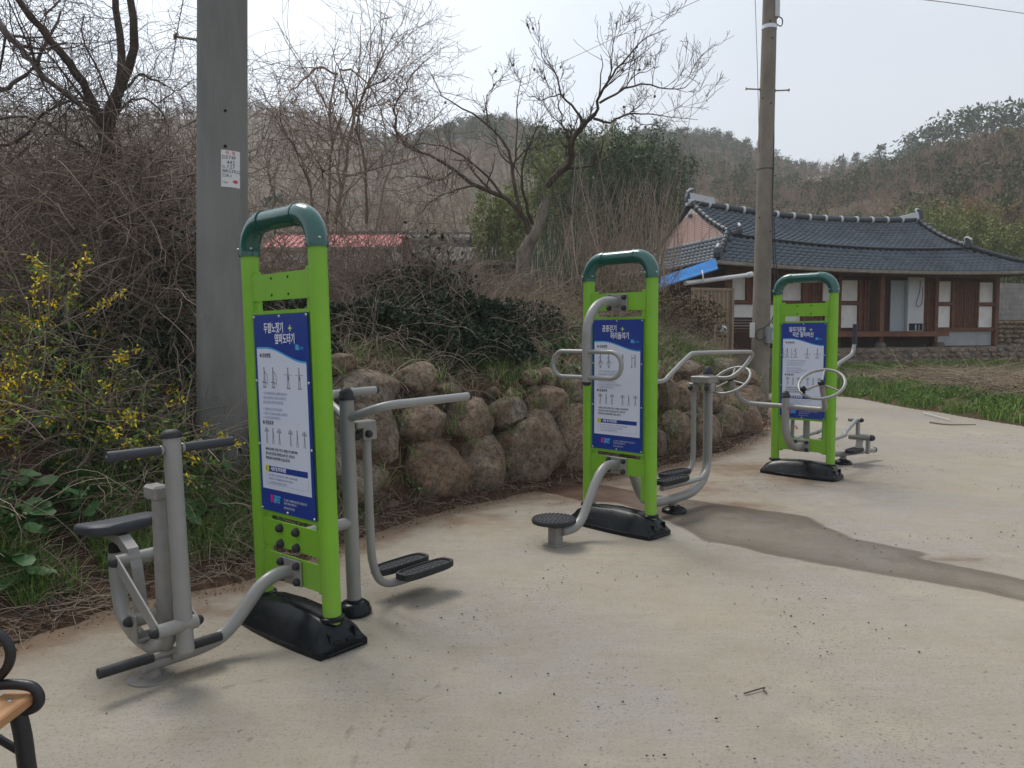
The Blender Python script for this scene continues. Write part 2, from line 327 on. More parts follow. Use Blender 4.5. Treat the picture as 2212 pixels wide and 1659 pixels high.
def terrain(x, y, rough=True):
    x = np.asarray(x, float); y = np.asarray(y, float)
    d, s = seg_dist(x, y, EDGE); v, _ = seg_dist(x, y, VERGE); v = -v
    nz = (fbm(x, y, 1.7, 3, 3) - .5)
    dd = d + .12 * nz + .05 * (vnoise(x, y, 9, 5) - .5)
    arc_wall = s - 15.6                                                   # boulders start about here along the edge
    wall = np.interp(dd, [-.06, .02, .28, .66, 1.0, 1.9, 3.4, 6, 15, 40], [-.06, .015, .06, .98, 1.16, 1.60, 2.1, 2.55, 3.0, 3.3])
    slope = np.interp(dd, [-.06, .02, .35, 1.2, 2.0, 3.2, 6, 15, 40], [-.06, .015, .10, .62, 1.15, 1.75, 2.3, 2.9, 3.2])
    k = sstep(-.9, .4, arc_wall); bank = slope * (1 - k) + wall * k
    q = (x - HA[0]) * HF[0] + (y - HA[1]) * HF[1]
    yard = np.interp(q, [-3.6, -2.2, -1.2, 0, 6, 12, 30], [.0, .32, .60, .62, .9, 1.3, 2.2])
    vv = v + .18 * nz
    field = np.interp(vv, [-.06, .02, .5, 1.1, 3], [-.06, .015, .20, .30, .34])
    right = np.where(v > -.3, np.minimum(field, .34) + np.maximum(yard - .3, 0) * sstep(0, 1, vv), yard)
    right = np.where((v > -.06) | (q > -3.4), np.maximum(right, .0), -.06)
    right = np.where(v > -.06, np.maximum(right, field), right)
    # the bank ends along a line near the gate
    bx = np.interp(y, [0, 12, 16.5, 19, 24, 60], [30, 5.6, 4.9, 4.2, 3.2, -2])
    mk = sstep(-.9, .5, bx - x) * (d > -.06)
    base = np.where(d > -.06, bank * mk + np.maximum(yard, .03) * (1 - mk), np.where(v > -.06, right, -.06))
    base = np.where((d <= -.06) & (v <= -.06), -.06, base)
    r = np.hypot(x, y); az = np.arctan2(x, y); az_ = np.clip(az, -1.1, .9)
    px = 1106 + 1662 * np.tan(np.clip(az_, -.88, .82))
    ry = np.interp(px, RPX, RY); rr = np.interp(px, RPX, RR)
    hz = 1.5 + (723 - ry) / 1662 * rr * np.cos(az_)
    front = sstep(-.3, .25, np.cos(az) - .35)
    t = np.clip((r - 42) / (rr - 42), 0, 1.0)
    up = (t * t * (3 - 2 * t)) * .55 + t * .45
    hill = up * (hz - 2.5) * front
    back = sstep(0, 1, (r - rr) / 200.) * (hz - 2.5) * .5 * front
    ztop = base + hill - back + (fbm(x, y, .03, 3, 9) - .5) * 7 * sstep(50, 120, r) * (1 - sstep(.8, 1.0, t) * .7)
    if rough: ztop = ztop + np.where(base > .02, (fbm(x, y, 4, 4, 12) - .5) * .10 * sstep(.02, .3, base), 0)
    return ztop

def add_dust(m, z0=.10, z1=.55, col=(.30, .25, .18)):
    t = m.node_tree; b = t.nodes['Principled BSDF']; L = t.links; N = t.nodes.new; src = b.inputs['Base Color'].links[0].from_socket; g = N('ShaderNodeNewGeometry'); sp = N('ShaderNodeSeparateXYZ'); L.new(g.outputs['Position'], sp.inputs[0])
    r = N('ShaderNodeMapRange'); r.inputs[1].default_value = z1; r.inputs[2].default_value = z0; L.new(sp.outputs[2], r.inputs[0]); n = N('ShaderNodeTexNoise'); n.inputs['Scale'].default_value = 28; n.inputs['Detail'].default_value = 8; n.inputs['Roughness'].default_value = .75; L.new(g.outputs['Position'], n.inputs['Vector'])
    q = N('ShaderNodeMapRange'); q.inputs[1].default_value = .45; q.inputs[2].default_value = .70; L.new(n.outputs['Fac'], q.inputs[0]); a = N('ShaderNodeMath'); a.operation = 'MULTIPLY_ADD'; a.inputs[1].default_value = .55; a.inputs[2].default_value = .06; L.new(r.outputs[0], a.inputs[0]); k = N('ShaderNodeMath'); k.operation = 'MULTIPLY'; L.new(a.outputs[0], k.inputs[0]); L.new(q.outputs[0], k.inputs[1])
    x = N('ShaderNodeMixRGB'); x.inputs[2].default_value = (*col, 1); L.new(k.outputs[0], x.inputs[0]); L.new(src, x.inputs[1]); L.new(x.outputs[0], b.inputs['Base Color'])
add_dust(M['green']); add_dust(M['grey']); add_dust(M['grey2'])
def build_terrain():
    th = np.concatenate([np.linspace(-PI, -.95, 60, endpoint=False), np.linspace(-.95, .8, 620, endpoint=False), np.linspace(.8, PI, 70, endpoint=False)])
    rad = np.concatenate([[0.02, .5, 1, 1.5], np.geomspace(2, 30, 300, endpoint=False), np.geomspace(30, 1500, 110)])
    n, m = len(th), len(rad)
    X = np.sin(th)[:, None] * rad[None]; Y = np.cos(th)[:, None] * rad[None]; Z = terrain(X, Y)
    V = np.stack([X, Y, Z], -1).reshape(-1, 3)
    i = np.arange(n)[:, None]; j = np.arange(m - 1)[None]; i2 = (i + 1) % n
    Q = np.stack([i * m + j, i * m + j + 1, i2 * m + j + 1, i2 * m + j], -1).reshape(-1, 4)
    g = mesh_np('ground', V, Q, mat=ground_mat(), smooth=True); tag(g, kind='structure')
    return g
def ground_mat():
    m = bpy.data.materials.new('soil_and_grass'); m.use_nodes = True; t = m.node_tree; b = t.nodes['Principled BSDF']
    L = t.links; N = t.nodes.new
    g = N('ShaderNodeNewGeometry'); sep = N('ShaderNodeSeparateXYZ'); L.new(g.outputs['Position'], sep.inputs[0])
    def noise(s, d=5): n = N('ShaderNodeTexNoise'); n.inputs['Scale'].default_value = s; n.inputs['Detail'].default_value = d; n.inputs['Roughness'].default_value = .65; L.new(g.outputs['Position'], n.inputs['Vector']); return n.outputs['Fac']
    def ramp(src, a, b_): r = N('ShaderNodeMapRange'); r.inputs[1].default_value = a; r.inputs[2].default_value = b_; r.clamp = True; L.new(src, r.inputs[0]); return r.outputs[0]
    def mix(f, a, b_):
        x = N('ShaderNodeMixRGB')
        for i, q in ((0, f), (1, a), (2, b_)):
            if isinstance(q, tuple): x.inputs[i].default_value = (*q, 1)
            else: L.new(q, x.inputs[i])
        return x.outputs[0]
    soil = mix(ramp(noise(14), .35, .65), (.060, .034, .022), (.105, .066, .044))
    soil = mix(ramp(noise(90, 3), .55, .7), soil, (.035, .018, .012))
    grass = mix(ramp(noise(3), .4, .6), (.060, .085, .022), (.135, .105, .05))
    # grass takes over on flat ground and beyond the bank
    nz = N('ShaderNodeSeparateXYZ'); L.new(g.outputs['Normal'], nz.inputs[0])
    fl = ramp(nz.outputs[2], .86, .97); hi = ramp(sep.outputs[1], 11, 17)
    mu = N('ShaderNodeMath'); mu.operation = 'MULTIPLY'; L.new(fl, mu.inputs[0]); L.new(hi, mu.inputs[1])
    col = mix(mu.outputs[0], soil, grass)
    far = ramp(sep.outputs[1], 40, 55)
    hillc = mix(ramp(noise(.06, 4), .4, .6), (.18, .125, .088), (.13, .115, .065))
    hillc = mix(ramp(noise(1.2, 6), .4, .62), hillc, (.055, .044, .034))
    col = mix(far, col, hillc); L.new(col, b.inputs['Base Color']); b.inputs['Roughness'].default_value = 1; b.inputs['Specular IOR Level'].default_value = .1
    bp = N('ShaderNodeBump'); bp.inputs['Strength'].default_value = .8; bp.inputs['Distance'].default_value = .03; L.new(noise(22, 8), bp.inputs['Height']); L.new(bp.outputs[0], b.inputs['Normal'])
    return m
build_terrain()

def concrete_mat():
    m = bpy.data.materials.new('brushed_concrete'); m.use_nodes = True; t = m.node_tree; b = t.nodes['Principled BSDF']
    L = t.links; N = t.nodes.new; g = N('ShaderNodeNewGeometry')
    def mp_(sc_, rz=0):
        q = N('ShaderNodeMapping'); q.inputs['Scale'].default_value = sc_; q.inputs['Rotation'].default_value = (0, 0, rz); L.new(g.outputs['Position'], q.inputs[0]); return q.outputs[0]
    def noise(s, d=5, v=None, ro=.6): n = N('ShaderNodeTexNoise'); n.inputs['Scale'].default_value = s; n.inputs['Detail'].default_value = d; n.inputs['Roughness'].default_value = ro; L.new(v or g.outputs['Position'], n.inputs['Vector']); return n.outputs['Fac']
    def ramp(src, a, b_, c=0, d=1): r = N('ShaderNodeMapRange'); r.inputs[1].default_value = a; r.inputs[2].default_value = b_; r.inputs[3].default_value = c; r.inputs[4].default_value = d; L.new(src, r.inputs[0]); return r.outputs[0]
    def mix(f, a, b_, mode='MIX'):
        x = N('ShaderNodeMixRGB'); x.blend_type = mode
        for i, q in ((0, f), (1, a), (2, b_)):
            if isinstance(q, tuple): x.inputs[i].default_value = (*q, 1)
            elif isinstance(q, float): x.inputs[i].default_value = q
            else: L.new(q, x.inputs[i])
        return x.outputs[0]
    def mul(a, c):
        q = N('ShaderNodeMath'); q.operation = 'MULTIPLY'
        for i, s_ in enumerate((a, c)):
            if isinstance(s_, float): q.inputs[i].default_value = s_
            else: L.new(s_, q.inputs[i])
        return q.outputs[0]
    def attr(n): a = N('ShaderNodeAttribute'); a.attribute_name = n; return a.outputs['Fac']
    def add(a, c):
        q = N('ShaderNodeMath'); q.operation = 'ADD'
        for i, s_ in enumerate((a, c)):
            if isinstance(s_, float): q.inputs[i].default_value = s_
            else: L.new(s_, q.inputs[i])
        return q.outputs[0]
    col = mix(ramp(noise(.75, 6), .38, .62), (.338, .294, .228), (.325, .294, .252))
    col = mix(ramp(noise(.45, 5), .46, .60, 0, .8), col, (.308, .285, .265))
    col = mix(ramp(noise(2.6, 8, ro=.75), .44, .66, 0, .8), col, (.292, .252, .19))
    col = mix(ramp(noise(1.1, 4), .56, .72), col, (.372, .332, .258))
    streak = ramp(noise(7, 5, mp_((.35, 2.4, 1), R(52))), .35, .7)
    col = mix(mul(streak, .28), col, (.25, .22, .18))
    fine = noise(75, 4, ro=.75)
    col = mix(ramp(fine, .53, .70, 0, .65), col, (.175, .15, .118))
    col = mix(ramp(noise(38, 5, ro=.8), .56, .72, 0, .55), col, (.20, .172, .135))
    col = mix(ramp(noise(160, 2), .62, .72, 0, .35), col, (.46, .42, .37))
    # pits and grit, in patches
    vo = N('ShaderNodeTexVoronoi'); vo.inputs['Scale'].default_value = 26; L.new(g.outputs['Position'], vo.inputs['Vector'])
    pit = mul(ramp(vo.outputs['Distance'], .10, .19, 1, 0), ramp(noise(1.7, 3), .44, .60))
    vo2 = N('ShaderNodeTexVoronoi'); vo2.inputs['Scale'].default_value = 60; L.new(g.outputs['Position'], vo2.inputs['Vector'])
    pit2 = mul(ramp(vo2.outputs['Distance'], .12, .22, 1, 0), ramp(noise(.9, 4), .42, .58))
    pit3 = add(mul(pit, .6), mul(pit2, .45))
    col = mix(pit3, col, (.085, .075, .065))
    # grooves dragged in the wet concrete (towards the lower left)
    groove = mul(ramp(add(attr('groove'), mul(add(noise(14, 4), -.5), .014)), .004, .016, 1, 0), ramp(noise(2.2, 5), .36, .58, .25, 1))
    col = mix(mul(groove, .42), col, (.15, .125, .10))
    # soil washed over the slab next to the bank, stains
    so = add(attr('soil'), mul(add(noise(5, 6), -.5), .55))
    col = mix(ramp(so, -.10, .10, 0, .72), col, (.135, .075, .045))
    so2 = add(attr('soil'), mul(add(noise(9, 6), -.5), .9))
    col = mix(ramp(so2, -.38, .1, 0, .40), col, (.19, .135, .085))
    # damp run-off
    wt = add(attr('wet'), mul(add(noise(3.2, 5), -.5), .10))
    wet = ramp(wt, -.012, .03)
    inner = ramp(add(attr('wet'), mul(add(noise(2.2, 6), -.5), .5)), .10, .34)
    rim = mul(wet, ramp(wt, .02, .13, 1, 0))
    red = mul(wet, ramp(attr('redness'), 0, 1))
    dampc = mix(wet, (1, 1, 1), (.52, .49, .455)); dampc = mix(mul(rim, .7), dampc, (.36, .32, .29)); dampc = mix(mul(inner, .55), dampc, (.72, .71, .72)); dampc = mix(mul(wet, mul(ramp(noise(3.5, 6, ro=.7), .5, .62), .5)), dampc, (.44, .38, .30)); dampc = mix(mul(red, .75), dampc, (.42, .26, .20))
    col = mix(1.0, col, dampc, 'MULTIPLY')
    L.new(col, b.inputs['Base Color'])
    rg = ramp(wet, 0, 1, .93, .48); L.new(rg, b.inputs['Roughness']); b.inputs['Specular IOR Level'].default_value = .25
    h = add(mul(noise(55, 8, ro=.7), .5), add(mul(streak, .25), mul(pit3, -.5))); h = add(h, mul(groove, -1.0))
    h = add(h, mul(noise(9, 4), .8))
    bp = N('ShaderNodeBump'); bp.inputs['Strength'].default_value = .8; bp.inputs['Distance'].default_value = .015; L.new(h, bp.inputs['Height']); L.new(bp.outputs[0], b.inputs['Normal'])
    return m
def build_concrete():
    xs = np.concatenate([np.arange(-6, -3.2, .2), np.arange(-3.2, 5, .06), np.arange(5, 10, .15)]); ys = np.concatenate([np.arange(-9, .5, .4), np.arange(.5, 10, .06), np.arange(10, 21, .12)])
    X, Y = np.meshgrid(xs, ys, indexing='ij'); n, m = X.shape
    d, s = seg_dist(X, Y, EDGE); v, _ = seg_dist(X, Y, VERGE); v = -v
    Z = (fbm(X, Y, 1.3, 3, 20) - .5) * .016; k = 1 - sstep(-.5, .0, d); Z = Z * k
    V = np.stack([X, Y, Z], -1).reshape(-1, 3)
    keep = ((d < .35) & (v < .35))
    i, j = np.meshgrid(np.arange(n - 1), np.arange(m - 1), indexing='ij')
    kk = keep[:-1, :-1] & keep[1:, :-1] & keep[:-1, 1:] & keep[1:, 1:]
    i, j = i[kk], j[kk]; Q = np.stack([i * m + j, (i + 1) * m + j, (i + 1) * m + j + 1, i * m + j + 1], -1)
    o = mesh_np('concrete_yard', V, Q, mat=concrete_mat(), smooth=True); tag(o, kind='structure')
    def put(nm, arr): a = o.data.attributes.new(nm, 'FLOAT', 'POINT'); a.data.foreach_set('value', np.asarray(arr, np.float32).ravel())
    x, y = V[:, 0], V[:, 1]
    put('wet', poly_sd(x, y, PATCH))
    put('redness', sstep(1.9, .7, x) * sstep(5.9, 6.8, y))
    dd = d.ravel(); so = dd + .22
    blobs = [(-2.0, 3.95, .16, .12), (-1.75, 3.6, .12, .07), (-1.6, 3.3, .12, .05), (1.2, 7.6, .9, .35), (2.9, 5.0, .25, .08), (3.0, 7.9, .6, .5), (4.3, 4.6, .3, .06), (-1.45, 3.35, .10, .05), (.35, 7.0, 1.0, .45), (1.5, 7.5, .9, .6), (2.6, 8.5, .9, .6), (-.5, 6.2, .6, .35), (1.9, 6.6, .5, .3), (-1.7, 4.1, .3, .15)]
    s2 = so.copy()
    for bx_, by_, rx, ry in blobs: s2 = np.maximum(s2, .12 - .25 * (np.hypot((x - bx_) / rx, (y - by_) / ry)))
    put('soil', s2)
    gd_ = np.full(len(x), 9.)
    for a_, c_ in (((520, 1575), (605, 1670)), ((690, 1670), (765, 1565)), ((755, 1655), (868, 1532)), ((838, 1668), (922, 1560)), ((905, 1520), (990, 1440)), ((470, 1490), (700, 1440))):
        p_ = []
        for q_ in (a_, c_): d_ = ray(*q_); t_ = -EYE / d_.z; p_.append((d_.x * t_, d_.y * t_))
        gd_ = np.minimum(gd_, np.abs(seg_dist(x, y, np.array(p_))[0]))
    put('groove', gd_)
    return o
build_concrete()

# ------------------------------------------------------------------ vectorised plant parts
def tubes(P, rad, k=3):                  # P (n, m, 3), rad (n, m) -> vertices, quads
    n, m, _ = P.shape
    T = np.empty_like(P); T[:, 1:-1] = P[:, 2:] - P[:, :-2]; T[:, 0] = P[:, 1] - P[:, 0]; T[:, -1] = P[:, -1] - P[:, -2]
    T /= np.linalg.norm(T, axis=-1, keepdims=True) + 1e-9
    ref = np.where(np.abs(T[..., 2:3]) < .85, np.array([0, 0, 1.]), np.array([1., 0, 0]))
    X = np.cross(T, ref); X /= np.linalg.norm(X, axis=-1, keepdims=True) + 1e-9; Y = np.cross(T, X)
    a = np.arange(k) * 2 * PI / k
    V = P[:, :, None] + (X[:, :, None] * np.cos(a)[:, None] + Y[:, :, None] * np.sin(a)[:, None]) * rad[:, :, None, None]
    b = (np.arange(n) * m * k)[:, None, None]; i = (np.arange(m - 1) * k)[None, :, None]; j = np.arange(k)[None, None]; j2 = (j + 1) % k
    Q = np.stack([b + i + j, b + i + j2, b + i + k + j2, b + i + k + j], -1).reshape(-1, 4)
    return V.reshape(-1, 3), Q
def unit(v): return v / (np.linalg.norm(v, axis=-1, keepdims=True) + 1e-9)
def curves(S, Dr, Ln, m=7, wig=.25, droop=0., rng=RNG):   # polylines with wiggle and droop
    n = len(S); P = np.zeros((n, m, 3)); P[:, 0] = S; d = unit(np.asarray(Dr, float)); st = (np.asarray(Ln) / (m - 1))[:, None]
    dr = np.broadcast_to(np.asarray(droop, float), (n,))
    for i in range(1, m):
        d = unit(d + rng.normal(0, wig, (n, 3)) - np.stack([0 * dr, 0 * dr, dr], -1)); P[:, i] = P[:, i - 1] + d * st
    return P
class VB:                                # accumulates numpy geometry
    def __init__(s): s.V = []; s.Q = []; s.T = []; s.n = 0
    def add(s, V, Q=None, T=None):
        if Q is not None and len(Q): s.Q.append(np.asarray(Q) + s.n)
        if T is not None and len(T): s.T.append(np.asarray(T) + s.n)
        s.V.append(V); s.n += len(V); return s
    def build(s, name, mat_, parent=None, smooth=False, local=None):
        V = np.concatenate(s.V)
        if local is not None: V = V - np.asarray(local)
        return mesh_np(name, V, np.concatenate(s.Q) if s.Q else None, np.concatenate(s.T) if s.T else None, mat_, parent, smooth)
def taper(n, m, r0, tip=.25):
    return np.broadcast_to(np.asarray(r0, float), (n,))[:, None] * np.linspace(1, tip, m)[None]
def leaves(c, size, rng=RNG, up=.3, aspect=.5, d=None):      # bent rhombus leaves
    n = len(c); size = np.broadcast_to(size, (n,))[:, None]
    a = unit(rng.normal(0, 1, (n, 3)) + np.array([0, 0, up]) if d is None else d + rng.normal(0, .35, (n, 3))); b = unit(np.cross(a, rng.normal(0, 1, (n, 3)))); nn = np.cross(a, b)
    V = np.stack([c, c + a * size * .5 + b * size * aspect * .5 + nn * size * .08, c + a * size, c + a * size * .5 - b * size * aspect * .5 + nn * size * .08], 1).reshape(-1, 3)
    i = np.arange(n)[:, None] * 4
    return V, None, np.concatenate([i + [0, 1, 2], i + [0, 2, 3]])
def blades(c, h, rng=RNG, lean=.5, wd=.006, d=None):
    n = len(c); h = np.broadcast_to(h, (n,))[:, None]
    a = rng.uniform(0, 2 * PI, n); side = np.stack([np.cos(a), np.sin(a), 0 * a], -1) * wd; ln = rng.normal(0, lean, (n, 3)); ln[:, 2] = 0
    m = c + np.array([0, 0, .6]) * h + ln * h * .3; t = c + np.array([0, 0, .95]) * h + ln * h
    V = np.stack([c - side, c + side, m + side * .8, m - side * .8, t], 1).reshape(-1, 3); i = np.arange(n)[:, None] * 5
    return V, i + [0, 1, 2, 3], i + [3, 2, 4]
def pick(P, tmin=.2, rng=RNG, n=1, tmax=.98):                # random points along polylines
    N, m, _ = P.shape; idx = rng.integers(0, N, n); t = rng.uniform(tmin, tmax, n) * (m - 1); i = np.minimum(t.astype(int), m - 2); f = (t - i)[:, None]
    return P[idx, i] * (1 - f) + P[idx, i + 1] * f, unit(P[idx, i + 1] - P[idx, i]), idx, t / (m - 1)

# ------------------------------------------------------------------ boulder retaining wall
BOULD = [(-1.27, 6.19, 0.29, 0.2, 0.15), (-0.73, 6.89, 0.28, 0.26, 0.26), (-0.31, 7.31, 0.26, 0.19, 0.25), (0.15, 7.77, 0.34, 0.31, 0.31), (0.63, 8.2, 0.37, 0.2, 0.33), (0.96, 8.5, 0.33, 0.21, 0.27), (1.38, 8.88, 0.3, 0.22, 0.28), (-1.25, 6.44, 0.67, 0.26, 0.24), (-0.85, 6.94, 0.67, 0.22, 0.16), (-0.44, 7.38, 0.68, 0.2, 0.18), (-1.46, 6.51, 1.26, 0.11, 0.08), (-0.91, 7.11, 1.09, 0.17, 0.13), (-1.29, 6.58, 1.02, 0.25, 0.14), (0.34, 8.12, 0.78, 0.21, 0.14), (0.67, 8.46, 0.82, 0.19, 0.17), (0.37, 8.25, 0.99, 0.11, 0.12), (0.2, 8.12, 1.04, 0.1, 0.07), (-0.77, 7.17, 0.93, 0.07, 0.04), (-0.2, 7.75, 0.92, 0.08, 0.05), (0.22, 8.08, 0.92, 0.06, 0.05), (1.91, 9.64, 0.7, 0.14, 0.23), (2.26, 10.01, 0.69, 0.14, 0.17), (1.98, 9.49, 0.26, 0.19, 0.23), (1.74, 9.2, 0.18, 0.1, 0.18), (2.54, 10.11, 0.18, 0.22, 0.22), (3.38, 11.64, 0.18, 0.32, 0.33), (2.29, 9.91, 0.43, 0.12, 0.06), (2.5, 10.24, 0.46, 0.09, 0.05), (2.33, 10.32, 1.01, 0.18, 0.11), (3.23, 11.98, 0.97, 0.2, 0.14), (3.5, 12.24, 0.54, 0.21, 0.13), (1.06, 8.8, 0.75, 0.22, 0.2), (1.47, 9.2, 0.74, 0.23, 0.2), (2.8, 10.88, 0.59, 0.18, 0.17), (4.3, 13.7, 0.1, 0.16, 0.27), (-1.03, 6.39, 0.08, 0.06, 0.035), (-0.02, 7.85, 0.83, 0.11, 0.1), (-0.63, 7.33, 0.96, 0.11, 0.07), (0.84, 8.46, 0.51, 0.14, 0.17), (2.76, 10.98, 0.82, 0.16, 0.1),
         (-1.55, 6.0, .55, .2, .2), (-1.7, 5.95, .9, .18, .15), (3.0, 11.0, .25, .24, .24), (-.05, 7.6, .72, .15, .13), (1.15, 8.75, .98, .16, .12), (3.95, 12.9, .3, .24, .26), (4.0, 13.1, .7, .2, .16), (1.7, 9.5, 1.0, .16, .11)]
def rock_mat():
    m = bpy.data.materials.new('weathered_boulder'); m.use_nodes = True; t = m.node_tree; b = t.nodes['Principled BSDF']; L = t.links; N = t.nodes.new
    g = N('ShaderNodeNewGeometry'); oi = N('ShaderNodeObjectInfo')
    def noise(s, d=6, ro=.65): n = N('ShaderNodeTexNoise'); n.inputs['Scale'].default_value = s; n.inputs['Detail'].default_value = d; n.inputs['Roughness'].default_value = ro; L.new(g.outputs['Position'], n.inputs['Vector']); return n.outputs['Fac']
    def ramp(src, a, b_, c=0, d=1): r = N('ShaderNodeMapRange'); r.inputs[1].default_value = a; r.inputs[2].default_value = b_; r.inputs[3].default_value = c; r.inputs[4].default_value = d; L.new(src, r.inputs[0]); return r.outputs[0]
    def mix(f, a, b_):
        x = N('ShaderNodeMixRGB')
        for i, q in ((0, f), (1, a), (2, b_)):
            if isinstance(q, tuple): x.inputs[i].default_value = (*q, 1)
            else: L.new(q, x.inputs[i])
        return x.outputs[0]
    c = mix(oi.outputs['Random'], (.37, .235, .150), (.37, .29, .21))
    fr_ = N('ShaderNodeMath'); fr_.operation = 'MULTIPLY'; fr_.inputs[1].default_value = 5.7; L.new(oi.outputs['Random'], fr_.inputs[0]); f2 = N('ShaderNodeMath'); f2.operation = 'FRACT'; L.new(fr_.outputs[0], f2.inputs[0])
    c = mix(ramp(f2.outputs[0], .4, .9), c, (.34, .305, .25))
    c = mix(ramp(noise(3.2), .42, .60, 0, .9), c, (.19, .125, .083)); c = mix(ramp(noise(2.1, 5), .58, .66, 0, .8), c, (.30, .27, .22)); c = mix(ramp(noise(11), .45, .7), c, (.235, .20, .155))
    c = mix(ramp(noise(32, 5), .52, .7), c, (.07, .048, .036)); c = mix(ramp(noise(6, 4), .6, .72), c, (.105, .105, .06)); c = mix(ramp(noise(75, 3), .62, .74), c, (.33, .30, .26))
    c = mix(ramp(noise(18, 7, .75), .47, .62, 0, .75), c, (.085, .058, .042)); c = mix(ramp(noise(27, 6, .8), .60, .70, 0, .8), c, (.42, .37, .30)); c = mix(ramp(noise(5, 5), .55, .65, 0, .45), c, (.235, .14, .09))
    L.new(c, b.inputs['Base Color']); b.inputs['Roughness'].default_value = .95; b.inputs['Specular IOR Level'].default_value = .15
    bp = N('ShaderNodeBump'); bp.inputs['Strength'].default_value = 1; bp.inputs['Distance'].default_value = .06; L.new(noise(9, 10, .72), bp.inputs['Height']); L.new(bp.outputs[0], b.inputs['Normal'])
    return m
ROCK = rock_mat()
def rock_mesh(seed, sub=4, cuts=9, lo=.70):
    rg = np.random.default_rng(seed); bm = bmesh.new(); bmesh.ops.create_icosphere(bm, subdivisions=sub, radius=1)
    V = np.array([v.co[:] for v in bm.verts]); nrm = unit(rg.normal(0, 1, (cuts, 3))); cc = rg.uniform(lo, .93, cuts)
    for n_, c_ in zip(nrm, cc):
        dd = V @ n_; over = np.maximum(dd - c_, 0); V = V - n_ * (over * .85)[:, None]
    a = V @ rg.normal(0, 1.6, 3); bq = V @ rg.normal(0, 1.6, 3); V = V * (1 + .16 * (fbm(a, bq, 1.5, 4, seed) - .5) + .13 * (fbm(bq, a, 5, 4, seed + 5) - .5))[:, None]
    for v, p in zip(bm.verts, V): v.co = p
    me = bpy.data.meshes.new('boulder'); bm.to_mesh(me); bm.free(); me.polygons.foreach_set('use_smooth', np.ones(len(me.polygons), bool)); me.materials.append(ROCK); return me
wall_root = empty('boulder_retaining_wall', (.2, 7.6, 0), 0, 'low retaining wall of stacked round brown boulders holding up the overgrown bank', 'retaining wall')
for k, (x, y, z, rx, rz) in enumerate(BOULD):
    me = rock_mesh(100 + k, 4 if rx > .12 else 3, 9 if k % 3 else 14, (.72, .60, .66)[k % 3] if rx > .12 else .6)
    o = link('boulder', me, wall_root); o.location = (x - .2, y - 7.6, z)
    o.rotation_euler = (random.uniform(-.2, .2), random.uniform(-.2, .2), R(44) + random.uniform(-.25, .25)); o.scale = (rx * 1.42, rx * 1.2, rz * 1.36)

def crevice_growth():
    rs = np.random.default_rng(17); P_ = []; 
    for x, y, z, rx, rz in BOULD:
        if rx < .1: continue
        for _ in range(2):
            a = rs.choice([-1, 1]) * rs.uniform(.75, 1.05); P_.append((x + .70 * a * rx * 1.2 + .05, y + .70 * a * rx * 1.2 - .05, z + rz * rs.uniform(-.2, 1.25)))
    P_ = np.array(P_); P_ = P_[P_[:, 2] > .05]
    c = np.repeat(P_, 20, 0) + rs.normal(0, .038, (len(P_) * 20, 3)) * [1, 1, .5] + [.06, -.07, 0]; k = rs.uniform(0, 1, len(c)) < .55
    vb = VB(); vb.add(*blades(c[k], rs.uniform(.05, .15, k.sum()), rs, .8, .003)); tag(vb.build('crevice_grass', M['grass']), 'green grass tufts growing out of the gaps between the boulders', 'grass', kind='stuff')
    vb = VB(); c2 = c[~k]; vb.add(*blades(c2, rs.uniform(.06, .20, len(c2)), rs, 1.3, .002)); tag(vb.build('crevice_straw', M['straw']), 'dry straw and rootlets hanging in the gaps between the boulders', 'straw', kind='stuff')
    c3 = np.repeat(P_[rs.uniform(0, 1, len(P_)) < .35], 16, 0); c3 = c3 + rs.normal(0, .05, c3.shape) + [.05, -.06, 0]; vb = VB(); vb.add(*leaves(c3, rs.uniform(.018, .045, len(c3)), rs, .3, .7)); tag(vb.build('crevice_herbs', M['leafg']), 'small green herbs rooted between the boulders', 'herbs', kind='stuff')
crevice_growth()
# ------------------------------------------------------------------ exercise stations
GLY = {}
def text_obj(s, size, mat_, parent, x, z, y, align='LEFT', name='lettering', bold=0, sx=1.0, ry=0):
    cu_ = bpy.data.curves.new('txt', 'FONT'); cu_.body = s; cu_.size = size; cu_.align_x = align; cu_.align_y = 'CENTER'; cu_.resolution_u = 2; cu_.offset = bold
    cu_.extrude = .0006
    to = bpy.data.objects.new('txt', cu_)
    me = bpy.data.meshes.new_from_object(to); bpy.data.objects.remove(to); bpy.data.curves.remove(cu_)
    me.materials.clear(); me.materials.append(mat_); me.name = name
    o = link(name, me, parent); o.matrix_local = Matrix.Translation((x, y, z)) @ Matrix.Rotation(PI / 2, 4, 'X') @ Matrix.Diagonal((sx, 1, 1, 1))
    return o
BW, BZ0, BZ1 = .475, .612, 1.610
def bx_(u): return -BW / 2 + u * BW
def bz_(v): return BZ1 - v * (BZ1 - BZ0)
